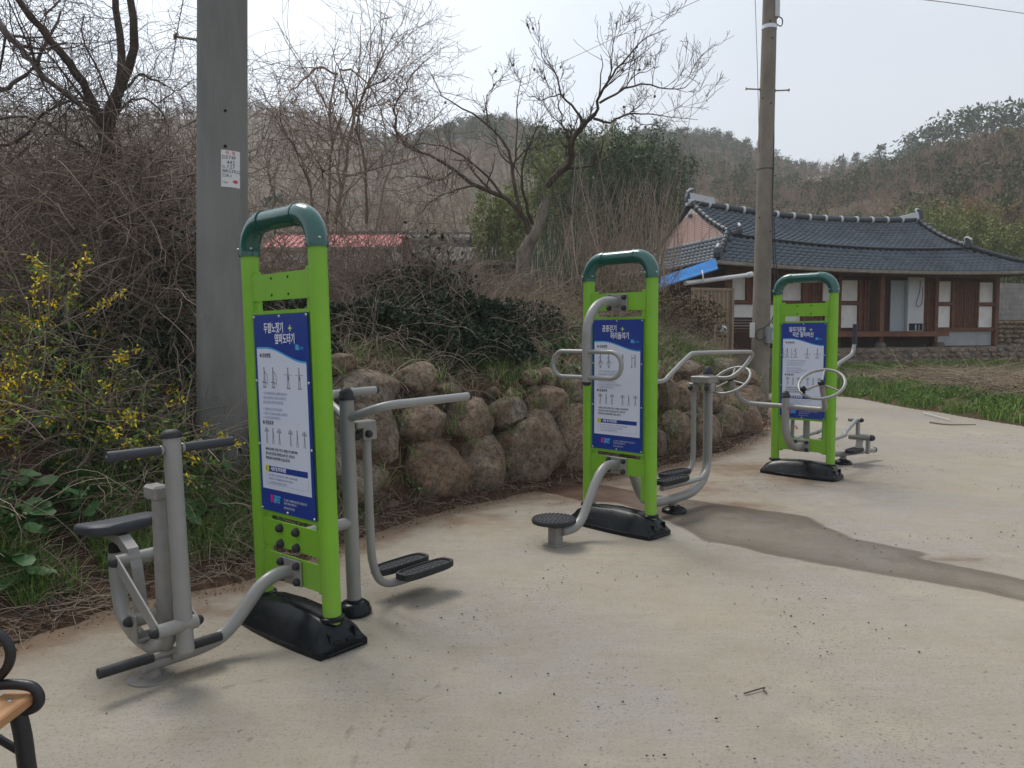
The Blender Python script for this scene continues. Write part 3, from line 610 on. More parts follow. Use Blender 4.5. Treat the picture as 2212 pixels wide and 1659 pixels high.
def sign_board(parent, t1, t2, x1, x2, px, code, figs):
    b = MB().box(-BW / 2, BW / 2, -.030, -.024, BZ0, BZ1).build('sign_board', M['blue'], parent)
    yy = -.0306
    # white sheet with wave top
    def wave(u): return .170 + .070 * float(sstep(.22, .93, u))
    n = 28; us = [.045 + (.955 - .045) * i / n for i in range(n + 1)]
    def strip(top, bot, y): 
        q = MB(); 
        for a, c in zip(us[:-1], us[1:]): q.poly([(bx_(a), y, bz_(bot(a))), (bx_(c), y, bz_(bot(c))), (bx_(c), y, bz_(top(c))), (bx_(a), y, bz_(top(a)))])
        return q
    strip(lambda u: wave(u) - .009, lambda u: wave(u) + .001, yy - .0002).build('wave_stripe', M['skyblue'], b)
    strip(wave, lambda u: .885, yy - .0004).build('white_panel', M['white'], b)
    y = yy - .0012; K = MB()
    text_obj(t1, .056, M['lettering'], b, bx_(x1), bz_(.070), y, name='title_lettering', bold=.0008, sx=.69)
    text_obj(t2, .056, M['lettering'], b, bx_(x2), bz_(.125), y, name='title_lettering', bold=.0008, sx=.69)
    MB().box(bx_(px), bx_(px) + .030, y, y + .001, bz_(.0735), bz_(.0675)).box(bx_(px) + .012, bx_(px) + .018, y - .0004, y + .001, bz_(.086), bz_(.055)).build('plus_sign', M['lime'], b)
    MB().box(bx_(.775), bx_(.83), y, y + .001, bz_(.176), bz_(.150)).build('logo_square', M['skyblue'], b)
    text_obj(code, .022, M['skyblue'], b, bx_(.84), bz_(.168), y, name='code_lettering', sx=.8)
    for hd, v in (('운동방법', .205), ('운동효과', .545)):
        text_obj('● ' + hd, .024, M['ink'], b, bx_(.10), bz_(v), y, name='heading_lettering', bold=.0004, sx=.85)
    def fig(cx, top, h, kind):
        q = MB()
        s = h; X = bx_(cx); Z = bz_(top); A = lambda a, c: (X + a * s, y, Z - c * s)
        def rect(a0, a1, c0, c1): q.poly([A(a0, c1), A(a1, c1), A(a1, c0), A(a0, c0)])
        def lim(p, r_, w_=.024):
            (a, c), (d, e) = p, r_; l = math.hypot(d - a, e - c) + 1e-6; nx, nz = -(e - c) / l * w_, (d - a) / l * w_
            q.poly([A(a + nx, c + nz), A(d + nx, e + nz), A(d - nx, e - nz), A(a - nx, c - nz)])
        q.poly([A(.06 * math.cos(t_ * PI / 4), .06 + .06 * math.sin(t_ * PI / 4)) for t_ in range(8)])
        lim((0, .13), (0, .5), .042); lim((-.03, .5), (-.08, .97)); lim((.03, .5), (.08, .97))
        if kind == 'up': lim((-.05, .17), (-.2, .28)); lim((-.2, .28), (-.13, .05)); lim((.05, .17), (.2, .28)); lim((.2, .28), (.13, .05))
        elif kind == 'row': lim((0, .2), (.25, .38)); lim((.25, .38), (.3, .9), .02); lim((-.2, .75), (.2, .8), .03); rect(-.15, .15, .98, 1.05)
        elif kind == 'side': lim((-.35, .36), (.35, .36), .012); rect(-.07, .09, .42, .6); rect(-.15, .18, .99, 1.05)
        elif kind == 'walk': lim((0, .2), (-.2, .35)); lim((-.03, .5), (-.25, .8)); lim((.03, .5), (.28, .75)); rect(-.07, .07, .95, 1.06)
        elif kind == 'pole': lim((-.3, 0), (-.3, .95), .025); rect(-.36, -.24, .9, 1.02); lim((0, .2), (-.28, .3))
        elif kind == 'run': lim((-.45, 0), (-.45, 1), .02); lim((-.45, 1), (.25, .96), .02); lim((-.4, .55), (-.05, .95), .018); lim((0, .2), (-.25, .35)); rect(-.5, -.4, .95, 1.04)
        elif kind == 'wheel': lim((-.35, .6), (.35, .6), .012); lim((-.35, .6), (-.2, .8), .015); lim((.35, .6), (.2, .8), .015); rect(-.2, .2, .98, 1.05)
        else: lim((.02, .17), (.05, .5), .03)
        q.build('pictogram', M['figink'], b)
    for (cx, kd) in figs: fig(cx, .262, .10, kd)
    for cx, kd in ((.17, 'up'), (.29, 'x'), (.41, 'up'), (.62, 'up'), (.74, 'x'), (.87, 'up')): fig(cx, .568, .085, kd)
    for i, (v, s_) in enumerate(((.395, '1. 기구 위에 올라서서 손잡이를 잡습니다.'), (.418, '2. 몸을 곧게 세우고 천천히 움직입니다.'), (.441, '3. 같은 동작을 여러 번 반복합니다.'), (.475, '1. 손잡이를 잡고 바르게 섭니다.'), (.498, '2. 좌우로 부드럽게 움직이며 운동합니다.'), (.519, '3. 무리하지 않게 반복합니다.'))):
        text_obj(s_, .0165, M['pale'], b, bx_(.12), bz_(v), y, name='body_lettering', sx=.8)
    for v, s_ in ((.680, '허리와 다리의 근력을 키우고 관절을 부드럽게 하며'), (.703, '몸의 균형 감각과 유연성을 높여 주는 운동으로'), (.726, '혈액순환과 신체 활력에 도움을 줍니다.')):
        text_obj(s_, .0175, M['ink'], b, bx_(.13), bz_(v), y, name='body_lettering', sx=.78)
    MB().box(bx_(.15), bx_(.90), y + .0004, y + .001, bz_(.795), bz_(.765)).build('warning_band', M['blue'], b)
    text_obj('사용 및 주의사항', .023, M['lettering'], b, bx_(.22), bz_(.780), y - .0005, name='warning_lettering', bold=.0004, sx=.85)
    MB().poly([(bx_(.145) + .020 * math.cos(a_), y - .001, bz_(.779) + .020 * math.sin(a_)) for a_ in [2 * PI * i / 20 for i in range(20)]]).build('warning_disc', M['yellow'], b)
    MB().box(bx_(.14), bx_(.15), y - .003, y - .0015, bz_(.783), bz_(.768)).box(bx_(.14), bx_(.15), y - .003, y - .0015, bz_(.790), bz_(.786)).build('exclamation_mark', M['ink'], b)
    fr = MB()
    for a, c, d, e in ((.13, .135, .80, .86), (.90, .905, .80, .86), (.13, .905, .858, .860)): fr.box(bx_(a), bx_(c), y, y + .0006, bz_(e), bz_(d))
    fr.build('warning_frame', M['pale'], b)
    for i, s_ in enumerate(('· 음주 후에는 사용하지 마시고 노약자는 보호자와 함께', '· 어린이는 보호자와 함께 사용하시기 바랍니다.', '· 고장 시 사용을 중지하여 주십시오.')):
        text_obj(s_, .0145, M['pale'], b, bx_(.16), bz_(.812 + .019 * i), y, name='body_lettering', sx=.8)
    text_obj('K', .050, M['pink'], b, bx_(.19), bz_(.935), y, name='logo_lettering', bold=.003)
    text_obj('SPO', .034, M['skyblue'], b, bx_(.255), bz_(.942), y, name='logo_lettering', bold=.002, sx=.85)
    MB().box(bx_(.26), bx_(.38), y, y + .001, bz_(.925), bz_(.915)).build('logo_bar', M['skyblue'], b)
    for v, s_ in ((.928, '본 시설은 국민체육진흥공단의 지원금으로'), (.945, '설치된 체육시설입니다.'), (.968, '체육시설 문의 안내')):
        text_obj(s_, .0145, M['pale'], b, bx_(.44), bz_(v), y, name='footer_lettering', sx=.8)
    rv = MB()
    for u_, v_ in [(0, 0), (.5, 0), (1, 0), (0, .33), (1, .33), (0, .66), (1, .66), (0, 1), (.5, 1), (1, 1)]:
        x_, z_ = bx_(u_ * .97 + .015), bz_(v_ * .98 + .01); rv.lathe([(.007, 0), (.006, .004), (.003, .006), (0, .006)], k=8, M=Matrix.Translation((x_, -.0305, z_)) @ Matrix.Rotation(PI / 2, 4, 'X'))
    build_each(rv, 'rivet', M['steel'], b)
    return b
RX90 = Matrix.Rotation(PI / 2, 4, 'X')
def bolt(mb, x, y, z, r=.017, axis='n'):
    Mx = Matrix.Translation((x, y, z)) @ (RX90 if axis == 'n' else Matrix.Rotation(-PI / 2, 4, 'X') if axis == 'b' else Matrix.Rotation(PI / 2, 4, 'Y') if axis == 'u' else Matrix.Rotation(-PI / 2, 4, 'Y'))
    mb.lathe([(r * 1.1, 0), (r * 1.05, r * .5), (r * .8, r * 1.1), (r * .35, r * 1.4), (0, r * 1.45)], k=12, M=Mx)
def frame(root, plates_low, top_holes=True):
    for s in (-1, 1):
        p = MB(); p.tube([(s * .297, 0, .06), (s * .297, 0, 1.94)], .0445, 24)
        p.box(s * .214 if s > 0 else -.262, .262 if s > 0 else -.214, -.012, .012, .25, 1.83)
        p.build('post', M['green'], root)
    # dark green hoop: two elbows and a bar
    c = 2.078; r = .145
    for s in (-1, 1):
        e = MB(); P = [Vector((s * .297, 0, 1.925)), Vector((s * .297, 0, c - r - .02))] + [Vector((s * (.297 - r + r * math.cos(a)), 0, c - r + r * math.sin(a))) for a in [PI / 2 * i / 10 for i in range(11)]] + [Vector((s * (.297 - r - .015), 0, c))]
        e.tube(P, .0525, 24); e.tube([(s * .297, 0, 1.922), (s * .297, 0, 1.931)], .0545, 24); e.tube([(s * (.297 - r - .010), 0, c), (s * (.297 - r + .002), 0, c)], .0555, 24)
        o = e.build('elbow_sleeve', M['dkgreen'], root)
        q = MB(); bolt(q, s * .297 - .03, -.043, 1.95, .006); bolt(q, s * .297 + .048, -.02, 1.95, .006, 'u'); build_each(q, 'rivet', M['steel'], o)
    MB().tube([(-.145, 0, c), (.145, 0, c)], .0495, 24).build('top_bar', M['dkgreen'], root)
    def plate(z0, z1, holes, bolts):
        pl = MB().box(-.255, .255, -.020, -.010, z0, z1).build('cross_plate', M['green'], root)
        h = MB()
        for x, z in holes: h.lathe([(.0075, 0), (.0075, .0006), (0, .0006)], k=10, M=Matrix.Translation((x, -.0202, z)) @ RX90)
        if holes: build_each(h, 'bolt_hole', M['hole'], pl)
        h = MB()
        for x, z in bolts: bolt(h, x, -.021, z, .021)
        if bolts: build_each(h, 'bolt_cap', M['rubber'], pl)
    plate(1.68, 1.812, [(x, z) for x in (-.073, .073) for z in (1.705, 1.788)] if top_holes else [], [])
    for z0, z1, bl in plates_low: plate(z0, z1, [], bl)
    build_each(MB().box(-.255, .255, -.023, -.012, 1.612, 1.630).box(-.255, .255, -.023, -.012, .590, .610), 'board_rail', M['green'], root)
    # base cover
    b = MB(); rings = []
    for u, hw, tw, h in ((-.405, .125, .10, .035), (-.395, .130, .088, .062), (-.36, .135, .078, .105), (-.30, .140, .070, .135), (-.2, .150, .066, .156), (0, .158, .064, .168), (.2, .152, .066, .160), (.29, .146, .07, .148), (.335, .142, .074, .128), (.365, .139, .082, .085), (.385, .136, .095, .045)):
        rings.append([Vector((u, y_, z_)) for y_, z_ in ((-hw, 0), (-hw, .028), (-hw * .96, .034), (-(hw + tw) * .5, .030 + (h - .03) * .62), (-tw, h - .012), (-tw * .8, h), (0, h + .004), (tw * .8, h), (tw, h - .012), ((hw + tw) * .5, .030 + (h - .03) * .62), (hw * .96, .034), (hw, .028), (hw, 0))])
    b.loft(rings); b.box(.340, .392, -.060, -.010, .050, .064, bev=.003).box(.340, .392, .012, .062, .050, .064, bev=.003).box(.350, .400, -.10, .10, .012, .022, bev=.003)
    b.box(.330, .380, -.075, -.066, .030, .105, bev=.003).box(.330, .380, .066, .075, .030, .105, bev=.003)
    cv = b.build('base_cover', M['black'], root)
    for s in (-1, 1):
        MB().lathe([(.062, .0), (.060, .015), (.050, .022), (.047, .022)], (s * .297, 0, .140), 24).build('post_collar', M['black'], cv)
def dome_foot(root, u, n, r, h=.065):
    return MB().lathe([(r, 0), (r * 1.0, .018), (r * .93, .028), (r * .9, h * .7), (r * .7, h * .95), (r * .48, h), (r * .45, h + .012), (.03, h + .014)], (u, -n, 0), 28).build('foot_cover', M['black'], root)
def cap(root, u, n, z, r):
    return MB().lathe([(r * 1.1, -.012), (r * 1.12, .004), (r * .98, .012), (r * .9, .03), (r * .62, .048), (r * .3, .056), (0, .058)], (u, -n, z), 20).build('post_cap', M['rubber'], root)
def mount(root, z, w=.19, h=.13, x=.0):
    p = MB().box(x - w / 2, x + w / 2, -.034, -.022, z - h / 2, z + h / 2, bev=.004).build('mounting_plate', M['grey2'], root)
    q = MB()
    for a in (-1, 1):
        for c in (-1, 1): bolt(q, x + a * (w / 2 - .025), -.034, z + c * (h / 2 - .025), .019)
    build_each(q, 'bolt_cap', M['rubber'], p); return p
def NZ(pts, u=0): return [(u, -n, z) for n, z in pts]
def station(k, label, x, y, ph, z0, la=0, lb=0):
    root = empty('exercise_station', (x, y, z0), 0, label, 'exercise machine', 'outdoor exercise stations on the concrete yard')
    up = Vector((la, lb, 1))
    root.rotation_euler = (Matrix.Rotation(-ph, 4, 'Z') @ Matrix.Rotation(-lb * -1, 4, 'X') @ Matrix.Rotation(-la, 4, 'Y')).to_euler()
    return root
def clevis(root, name, u0, u1, n0, n1, z0, z1): return MB().box(u0, u1, -n1, -n0, z0, z1, bev=.006).build(name, M['grey2'], root)
def pad(root, u, n0, n1, z, w=.13, pitch=0.0):
    b = MB(); L_ = n1 - n0; rings = []
    def outline(zz, k, t0=0):
        pts = []
        for i in range(20):
            a = 2 * PI * i / 20; ca, sa = math.cos(a), math.sin(a); e = .45
            pts.append(Vector((u + math.copysign(abs(ca) ** e, ca) * w / 2 * k, -((n0 + n1) / 2 + math.copysign(abs(sa) ** .6, sa) * L_ / 2 * k), zz)))
        return pts
    b.loft([outline(z, .92), outline(z + .006, 1), outline(z + .040, 1), outline(z + .040, .90), outline(z + .030, .88)])
    o = b.build('foot_pad', M['rubber'], root); g = MB()
    for i in range(7):
        for j in range(3):
            g.lathe([(.007, 0), (.006, .004), (0, .004)], (u + (j - 1) * .033, -(n0 + L_ * (.14 + .12 * i)), z + .030), 8)
    for i in range(6): g.box(u - .045, u + .045, -(n0 + L_ * (.2 + .12 * i)) - .003, -(n0 + L_ * (.2 + .12 * i)) + .003, z + .029, z + .033)
    tag(g.build('grip_stud', M['grip'], o), kind='stuff'); return o

UN = [(-1.0885, 3.8136, .7189, -.004), (.8187, 5.8714, .7855, .0), (3.0587, 8.057, .7616, 0)]
# ---- station 1: double-arm rowing seat in front, side-swing behind
S1 = station(0, 'nearest green exercise station with a padded rowing seat, between the thick pole and the camera', *UN[0], .0106, .0173)
frame(S1, [(.432, .563, [(-.085, .531), (.059, .531), (-.083, .452), (.059, .452)]), (.262, .395, [])])
sign_board(S1, '두팔노젓기', '옆파도타기', .20, .40, .66, 'JE-05', [(.17, 'row'), (.34, 'row'), (.62, 'side'), (.82, 'side')])
mount(S1, .325)
MB().tube(NZ([(.03, .325), (.09, .330), (.15, .318), (.21, .285), (.28, .216), (.34, .160), (.41, .115), (.50, .098), (.60, .096), (.77, .100)]), .033, 20, sub=4).build('support_tube', M['grey'], S1)
fb = MB().tube([(.045, -.44, .135), (.045, -.96, .145)], .014, 12).box(-.0, .05, -.66, -.60, .10, .14).build('foot_bar', M['grey2'], S1)
for n0, n1 in ((.435, .565), (.745, .965)): MB().tube([(.045, -n0, .135 + (n0 - .44) * .02), (.045, -n0 - .01, .135 + (n0 - .44) * .02), (.045, -n1, .135 + (n1 - .44) * .02)], .022, 16).build('rubber_grip', M['rubber'], fb)
MB().tube([(-.03, -.725, 0.006), (-.03, -.725, .12)], .040, 20).build('ground_stub', M['grey2'], S1)
fl = MB().lathe([(.095, 0.0), (.095, .020), (.04, .022)], (-.03, -.725, .008), 28).build('foot_flange', M['grey2'], S1)
for a in (0, 1, 2): MB().prism([(.035, .012), (.080, .012), (.035, .045)], .006, Matrix.Translation((-.03, -.725, 0)) @ Matrix.Rotation(a * 2.1 + .3, 4, 'Z')).build('gusset', M['grey2'], fl)
lv = MB().tube([(.13, -.64, .155), (.105, -.64, 1.085)], .0365, 24).build('lever_arm', M['grey'], S1)
MB().lathe([(.042, 0), (.043, .012), (.036, .026), (.02, .034), (0, .036)], (.105, -.64, 1.083), 20).build('lever_cap', M['rubber'], lv)
MB().tube([(.105, -.36, 1.035), (.105, -.905, 1.032)], .012, 10).build('handle_bar', M['grey2'], S1)
for n0, n1 in ((.362, .585), (.695, .905)): MB().tube([(.105, -n0, 1.034), (.105, -n1, 1.034)], [.021, .0205] if n0 < .5 else [.0205, .0235], 16).build('hand_grip', M['grip'], S1)
for n in (.594, .686): MB().lathe([(.02, -.006), (.022, 0), (.02, .006)], k=12, M=Matrix.Translation((.105, -n, 1.034)) @ RX90).build('grip_collar', M['grey2'], S1)
rp = MB().tube([(-.005, -.66, .18), (-.005, -.66, .84)], [.036, .029], 20).build('rear_mast', M['grey2'], S1)
MB().box(-.080, .035, -.695, -.625, .805, .868, bev=.010).build('pivot_bracket', M['grey2'], rp)
q = MB(); bolt(q, -.075, -.66, .852, .020, 'w'); build_each(q, 'bolt_cap', M['rubber'], rp)
MB().tube([(-.45, -.68, .50), (-.45, -.68, .38), (-.435, -.68, .28), (-.385, -.68, .195), (-.28, -.68, .145), (-.15, -.68, .128), (-.03, -.68, .142), (.05, -.68, .195), (.075, -.68, .25)], .034, 20, sub=4).build('curved_seat_post', M['grey'], S1)
MB().lathe([(.030, 0), (.030, .04)], (-.45, -.68, .498), 16).build('bumper_socket', M['hole'], S1)
st_ = MB().prism([(-.52, .600), (-.33, .600), (-.24, .555), (-.205, .47), (-.165, .25), (-.20, .24), (-.255, .45), (-.29, .52), (-.35, .555), (-.50, .572)], .05, Matrix.Translation((0, -.71, 0))).build('seat_stem', M['grey2'], S1)
MB().tube([(-.25, -.752, .505), (-.25, -.598, .505)], .031, 18).build('pivot_barrel', M['grey2'], st_); MB().tube([(-.155, -.745, .250), (-.155, -.61, .250)], .031, 18).build('pivot_barrel', M['grey2'], st_)
MB().box(-.20, -.105, -.748, -.735, .17, .285, bev=.004).box(-.20, -.105, -.622, -.609, .17, .285, bev=.004).box(-.20, -.105, -.748, -.609, .160, .176, bev=.004).build('pivot_cradle', M['grey2'], st_)
for n, y1 in ((.757, 0), (.592, 0)):
    l = Vector((.135 + .25, 0, .275 - .505)); ang = math.atan2(l.z, l.x); ln = math.hypot(l.x, l.z)
    pts = [(-.031 * math.cos(a), .031 * math.sin(a)) for a in [(-PI / 2) + PI * i / 8 for i in range(9)]]
    pts = [(p[0], p[1]) for p in pts] + [(ln + .031 * math.cos(a), .031 * math.sin(a)) for a in [(PI / 2) - PI * i / 8 for i in range(9)]]
    Mx = Matrix.Translation((-.25, -n - .004, .505)) @ Matrix.Rotation(-ang, 4, 'Y')
    o = MB().prism(pts, .008, Mx).build('link_bar', M['grey'], S1); q = MB()
    ax = 'n' if n > .7 else 'b'; yy_ = -n - .004 if n > .7 else -n + .004
    bolt(q, -.25, yy_, .505, .022, ax); bolt(q, .135, yy_, .275, .022, ax); build_each(q, 'bolt_cap', M['rubber'], o)
q = MB(); bolt(q, -.155, -.749, .250, .022); build_each(q, 'bolt_cap', M['rubber'], S1)
MB().tube([(.135, -.757, .275), (.135, -.592, .275)], .031, 18).build('pivot_barrel', M['grey2'], S1)
def seat_mesh():
    rings = []
    for z, kx, ky in ((.592, .80, .82), (.600, .96, .96), (.618, 1.0, 1.0), (.634, .985, .985), (.645, .90, .92), (.648, .5, .5)):
        ring = []
        for i in range(28):
            a = 2 * PI * i / 28; ca, sa = math.cos(a), math.sin(a)
            ex = math.copysign(abs(ca) ** .62, ca) * .135 * kx * (1 - .16 * sa); ey = math.copysign(abs(sa) ** .62, sa) * .175 * ky
            ring.append(Vector((-.46 + ex, -.66 + ey, z + .10 * ex + .012 * (ey / .17) ** 2)))
        rings.append(ring)
    return MB().loft(rings)
seat_mesh().build('seat_pad', M['grip'], S1)
# back side
MB().tube([(0, .02, .497), (0, .33, .497)], .031, 18).build('brace_tube', M['grey'], S1)
MB().tube([(0, .352, .03), (0, .352, 1.165)], .0385, 24).build('rear_post', M['grey'], S1); cap(S1, 0, -.352, 1.168, .040); dome_foot(S1, 0, -.352, .092)
hb = MB().tube([(.02, .352, 1.06), (.10, .37, 1.085), (.19, .405, 1.115), (.235, .47, 1.130), (.24, .60, 1.131), (.24, 1.02, 1.131)], .0235, 16, sub=4).build('handle_bar', M['grey'], S1); MB().tube([(.24, 1.02, 1.131), (.24, 1.036, 1.131)], .0235, 16).build('end_cap', M['rubber'], hb)
hb = MB().tube([(-.02, .352, 1.06), (-.10, .37, 1.09), (-.19, .38, 1.13), (-.235, .42, 1.165), (-.24, .50, 1.172), (-.24, .735, 1.172)], .0235, 16, sub=4).build('handle_bar', M['grey'], S1); MB().tube([(-.24, .735, 1.172), (-.24, .75, 1.172)], .0235, 16).build('end_cap', M['rubber'], hb)
br = MB().box(-.035, .035, .39, .52, .995, 1.035, bev=.006).box(-.035, -.025, .43, .52, .93, 1.0, bev=.003).box(.025, .035, .43, .52, .93, 1.0, bev=.003).build('pivot_bracket', M['grey2'], S1); q = MB(); bolt(q, .036, .46, .965, .02, 'u'); bolt(q, -.01, .425, .955, .024, 'n'); build_each(q, 'bolt_cap', M['rubber'], br)
MB().tube(NZ([(-.475, .985), (-.476, .70), (-.478, .35), (-.488, .24), (-.52, .15), (-.575, .105), (-.66, .090), (-.88, .090)]), .0235, 18, sub=4).build('swing_arm', M['grey'], S1)
pad(S1, .075, -1.0, -.61, .118); pad(S1, -.085, -.95, -.56, .130)

# ---- station 2: waist-twist disc in front, air walker behind
S2 = station(1, 'middle green exercise station with looped hand holds and a round black turntable', *UN[1])
frame(S2, [(.430, .560, [])], False)
sign_board(S2, '공중걷기', '허리돌리기', .20, .37, .58, 'JE-052', [(.17, 'walk'), (.34, 'walk'), (.62, 'pole'), (.86, 'pole')])
mount(S2, 1.738); mount(S2, .496)
up_ = MB().tube(NZ([(.03, 1.738), (.10, 1.748), (.18, 1.744), (.27, 1.712), (.345, 1.640), (.382, 1.55), (.388, 1.45), (.388, 1.155)]), .034, 22, sub=4).build('upper_arm_tube', M['grey'], S2)
MB().lathe([(.033, 0), (.035, -.006), (.03, -.02), (.018, -.03), (0, -.032)], (0, -.388, 1.156), 20).build('end_cap', M['rubber'], up_)
for s in (-1, 1):
    P = [Vector((s * .02, -.395, 1.375)), Vector((s * .22, -.395, 1.375))] + arc((s * .225, -.395, 1.281), (s, 0, 0), (0, 0, 1), .094, PI / 2, -PI / 2, 12) + [Vector((s * .02, -.395, 1.187))]
    MB().tube(P, .0165, 14).build('hand_loop', M['grey'], S2)
MB().tube(NZ([(.03, .497), (.10, .512), (.17, .500), (.235, .455), (.30, .370), (.37, .255), (.43, .165), (.50, .112), (.58, .098), (.67, .100)]), .034, 22, sub=4).build('lower_arm_tube', M['grey'], S2)
MB().box(-.075, .005, -.73, -.65, .0, .135, bev=.006).build('ground_stub', M['grey2'], S2); MB().tube([(-.035, -.69, .13), (-.035, -.69, .165)], .018, 14).build('turntable_shaft', M['grey2'], S2)
MB().box(-.10, .03, -.755, -.625, .002, .010, bev=.003).build('stub_flange', M['grey2'], S2)
tt = MB().lathe([(.14, .158), (.156, .162), (.160, .172), (.160, .186), (.154, .193), (0, .195)], (-.05, -.69, 0), 40).build('turntable_disc', M['rubber'], S2)
g = MB()
for r_, n_ in ((.03, 6), (.06, 12), (.09, 18), (.12, 24), (.142, 30)):
    for i in range(n_): a = 2 * PI * i / n_; g.lathe([(.007, 0), (.005, .004), (0, .004)], (-.05 + r_ * math.cos(a), -.69 + r_ * math.sin(a), .1945), 6)
tag(g.build('grip_stud', M['grip'], tt), kind='stuff')
MB().tube(NZ([(-.02, .485), (-.12, .455), (-.20, .376), (-.257, .272), (-.34, .180), (-.44, .136), (-.56, .120), (-.75, .116), (-.92, .118), (-1.05, .132), (-1.16, .170), (-1.24, .235), (-1.282, .33), (-1.293, .48), (-1.293, 1.16)]), .0385, 22, sub=4).build('curved_frame_tube', M['grey'], S2)
cap(S2, 0, -1.293, 1.160, .040); MB().tube([(0, .775, .02), (0, .775, .11)], .03, 16).build('ground_stub', M['grey2'], S2); dome_foot(S2, 0, -.775, .105, .045)
MB().tube([(0, 1.293, 1.115), (.10, 1.31, 1.115), (.20, 1.33, 1.125), (.27, 1.40, 1.20), (.315, 1.47, 1.30), (.32, 1.455, 1.335), (.32, 1.38, 1.345), (.31, .95, 1.348), (.30, .60, 1.348), (.30, .50, 1.330), (.29, .27, 1.20), (.285, .18, 1.15), (.285, .04, 1.145)], .0175, 14, sub=5).build('handrail', M['grey'], S2)
hd_ = MB().box(-.06, .12, 1.10, 1.26, 1.075, 1.135, bev=.006).build('pivot_housing', M['grey2'], S2)
for u_, nf in ((.095, -.44), (-.065, -.72)):
    lg = MB().tube([(u_, 1.165, 1.03), (u_, 1.168, .50), (u_, 1.15, .36), (u_, 1.08, .285), (u_, .95, .262), (u_, -nf, .262)], .0225, 16, sub=4).build('swing_leg', M['grey'], S2)
    MB().box(u_ - .035, u_ + .035, 1.13, 1.20, 1.0, 1.075, bev=.008).build('leg_hanger', M['grey2'], lg); q = MB(); bolt(q, u_ - .01, 1.13, 1.03, .02); build_each(q, 'bolt_cap', M['rubber'], lg)
    pad(S2, u_, nf - .36, nf + .04, .288, .125)

# ---- station 3: two small wheels in front, elliptical walker behind
S3 = station(2, 'farthest green exercise station with a pair of hand wheels, beside the tiled house', *UN[2])
frame(S3, [(.267, .398, [])])
sign_board(S3, '달리기운동', '작은 활차머신', .18, .26, .64, 'JE-05', [(.15, 'run'), (.34, 'run'), (.60, 'wheel'), (.82, 'wheel')])
mount(S3, .325, .17, .13, .0)
MB().tube(NZ([(.03, .325), (.12, .322), (.22, .335), (.31, .385), (.375, .45), (.415, .54), (.424, .65), (.425, .87)]), .0385, 22, sub=4).build('j_tube', M['grey'], S3); cap(S3, 0, .425, .868, .040)
MB().tube([(-.46, -.665, .985), (-.455, -.625, .93), (-.44, -.55, .84), (-.41, -.475, .79), (-.34, -.435, .772), (0, -.425, .768), (.34, -.435, .760), (.41, -.475, .780), (.44, -.55, .84), (.455, -.625, .93), (.46, -.665, .985)], .026, 18, sub=4).build('wheel_crossbar', M['grey'], S3)
for s in (-1, 1):
    c = Vector((s * .465, -.69, 1.025)); nn = Vector((s * .10, -.62, .78)).normalized(); a = Vector((1, 0, 0)); a = (a - nn * a.dot(nn)).normalized(); b = nn.cross(a)
    wh = MB(); P = arc(c, a, b, .205, 0, 2 * PI, 36); wh.tube(P, .0145, 12, cap=False); w_ = wh.build('hand_wheel', M['grey'], S3)
    sp = MB()
    for i in range(3): t_ = R(100 + 120 * i); sp.tube([c + (a * math.cos(t_) + b * math.sin(t_)) * .02, c + (a * math.cos(t_) + b * math.sin(t_)) * .2], .009, 10)
    build_each(sp, 'wheel_spoke', M['grey2'], w_)
    Mq = Matrix.Translation(c - nn * .03) @ nn.to_track_quat('Z', 'Y').to_matrix().to_4x4()
    MB().lathe([(.026, -.03), (.026, .025), (.03, .027), (.03, .042)], k=18, M=Mq).build('wheel_hub', M['grey2'], w_); MB().lathe([(.034, .042), (.035, .052), (.026, .062), (.012, .066), (0, .066)], k=18, M=Mq).build('hub_cap', M['black'], w_)
    kc = c + (a * math.cos(R(235)) + b * math.sin(R(235))) * .195
    MB().lathe([(.012, 0), (.014, .03), (.026, .045), (.03, .06), (.024, .078), (.010, .086), (0, .087)], k=14, M=Matrix.Translation(kc) @ nn.to_track_quat('Z', 'Y').to_matrix().to_4x4()).build('spinner_knob', M['black'], w_)
# back
MB().tube([(0, .10, .30), (0, .10, 1.05)], .034, 18).build('rear_mast', M['grey2'], S3)
MB().tube([(-.0, .03, .30), (0, .25, .30), (0, .5, .21), (.02, .85, .135), (.10, 1.15, .125), (.20, 1.58, .120)], .030, 18, sub=3).build('base_beam', M['grey'], S3)
MB().lathe([(.033, 0), (.035, .012), (.02, .02), (0, .02)], k=16, M=Matrix.Translation((.20, 1.58, .120)) @ Matrix.Rotation(-PI / 2, 4, 'X')).build('end_cap', M['rubber'], S3)
MB().tube([(.05, 1.02, .02), (.05, 1.02, .12)], .034, 18).build('ground_stub', M['grey2'], S3); dome_foot(S3, .05, -1.02, .098, .05)
for s, sw in ((1, 0), (-1, .12)):
    u_ = s * .17
    l1 = MB().tube([(u_, .13, .36), (u_, .16, .75), (u_, .22, 1.0), (u_ + .02, .42, 1.165), (u_ + .05 * s, .72 - sw, 1.265), (u_ + .05 * s, .80 - sw, 1.36), (u_ + .05 * s, .815 - sw, 1.42)], .021, 14, sub=4).build('handle_lever', M['grey'], S3)
    MB().tube([(u_ + .05 * s, .812 - sw, 1.38), (u_ + .05 * s, .82 - sw, 1.60)], .026, 14).build('hand_grip', M['grip'], l1)
    MB().tube([(u_, .13, .36), (u_, .70, .375), (u_ - .03 * s, .80, .39), (u_ - .05 * s, 1.15, .485), (u_ - .05 * s, 1.22, .50)], .024, 14, sub=3).build('link_bar', M['grey'], S3)
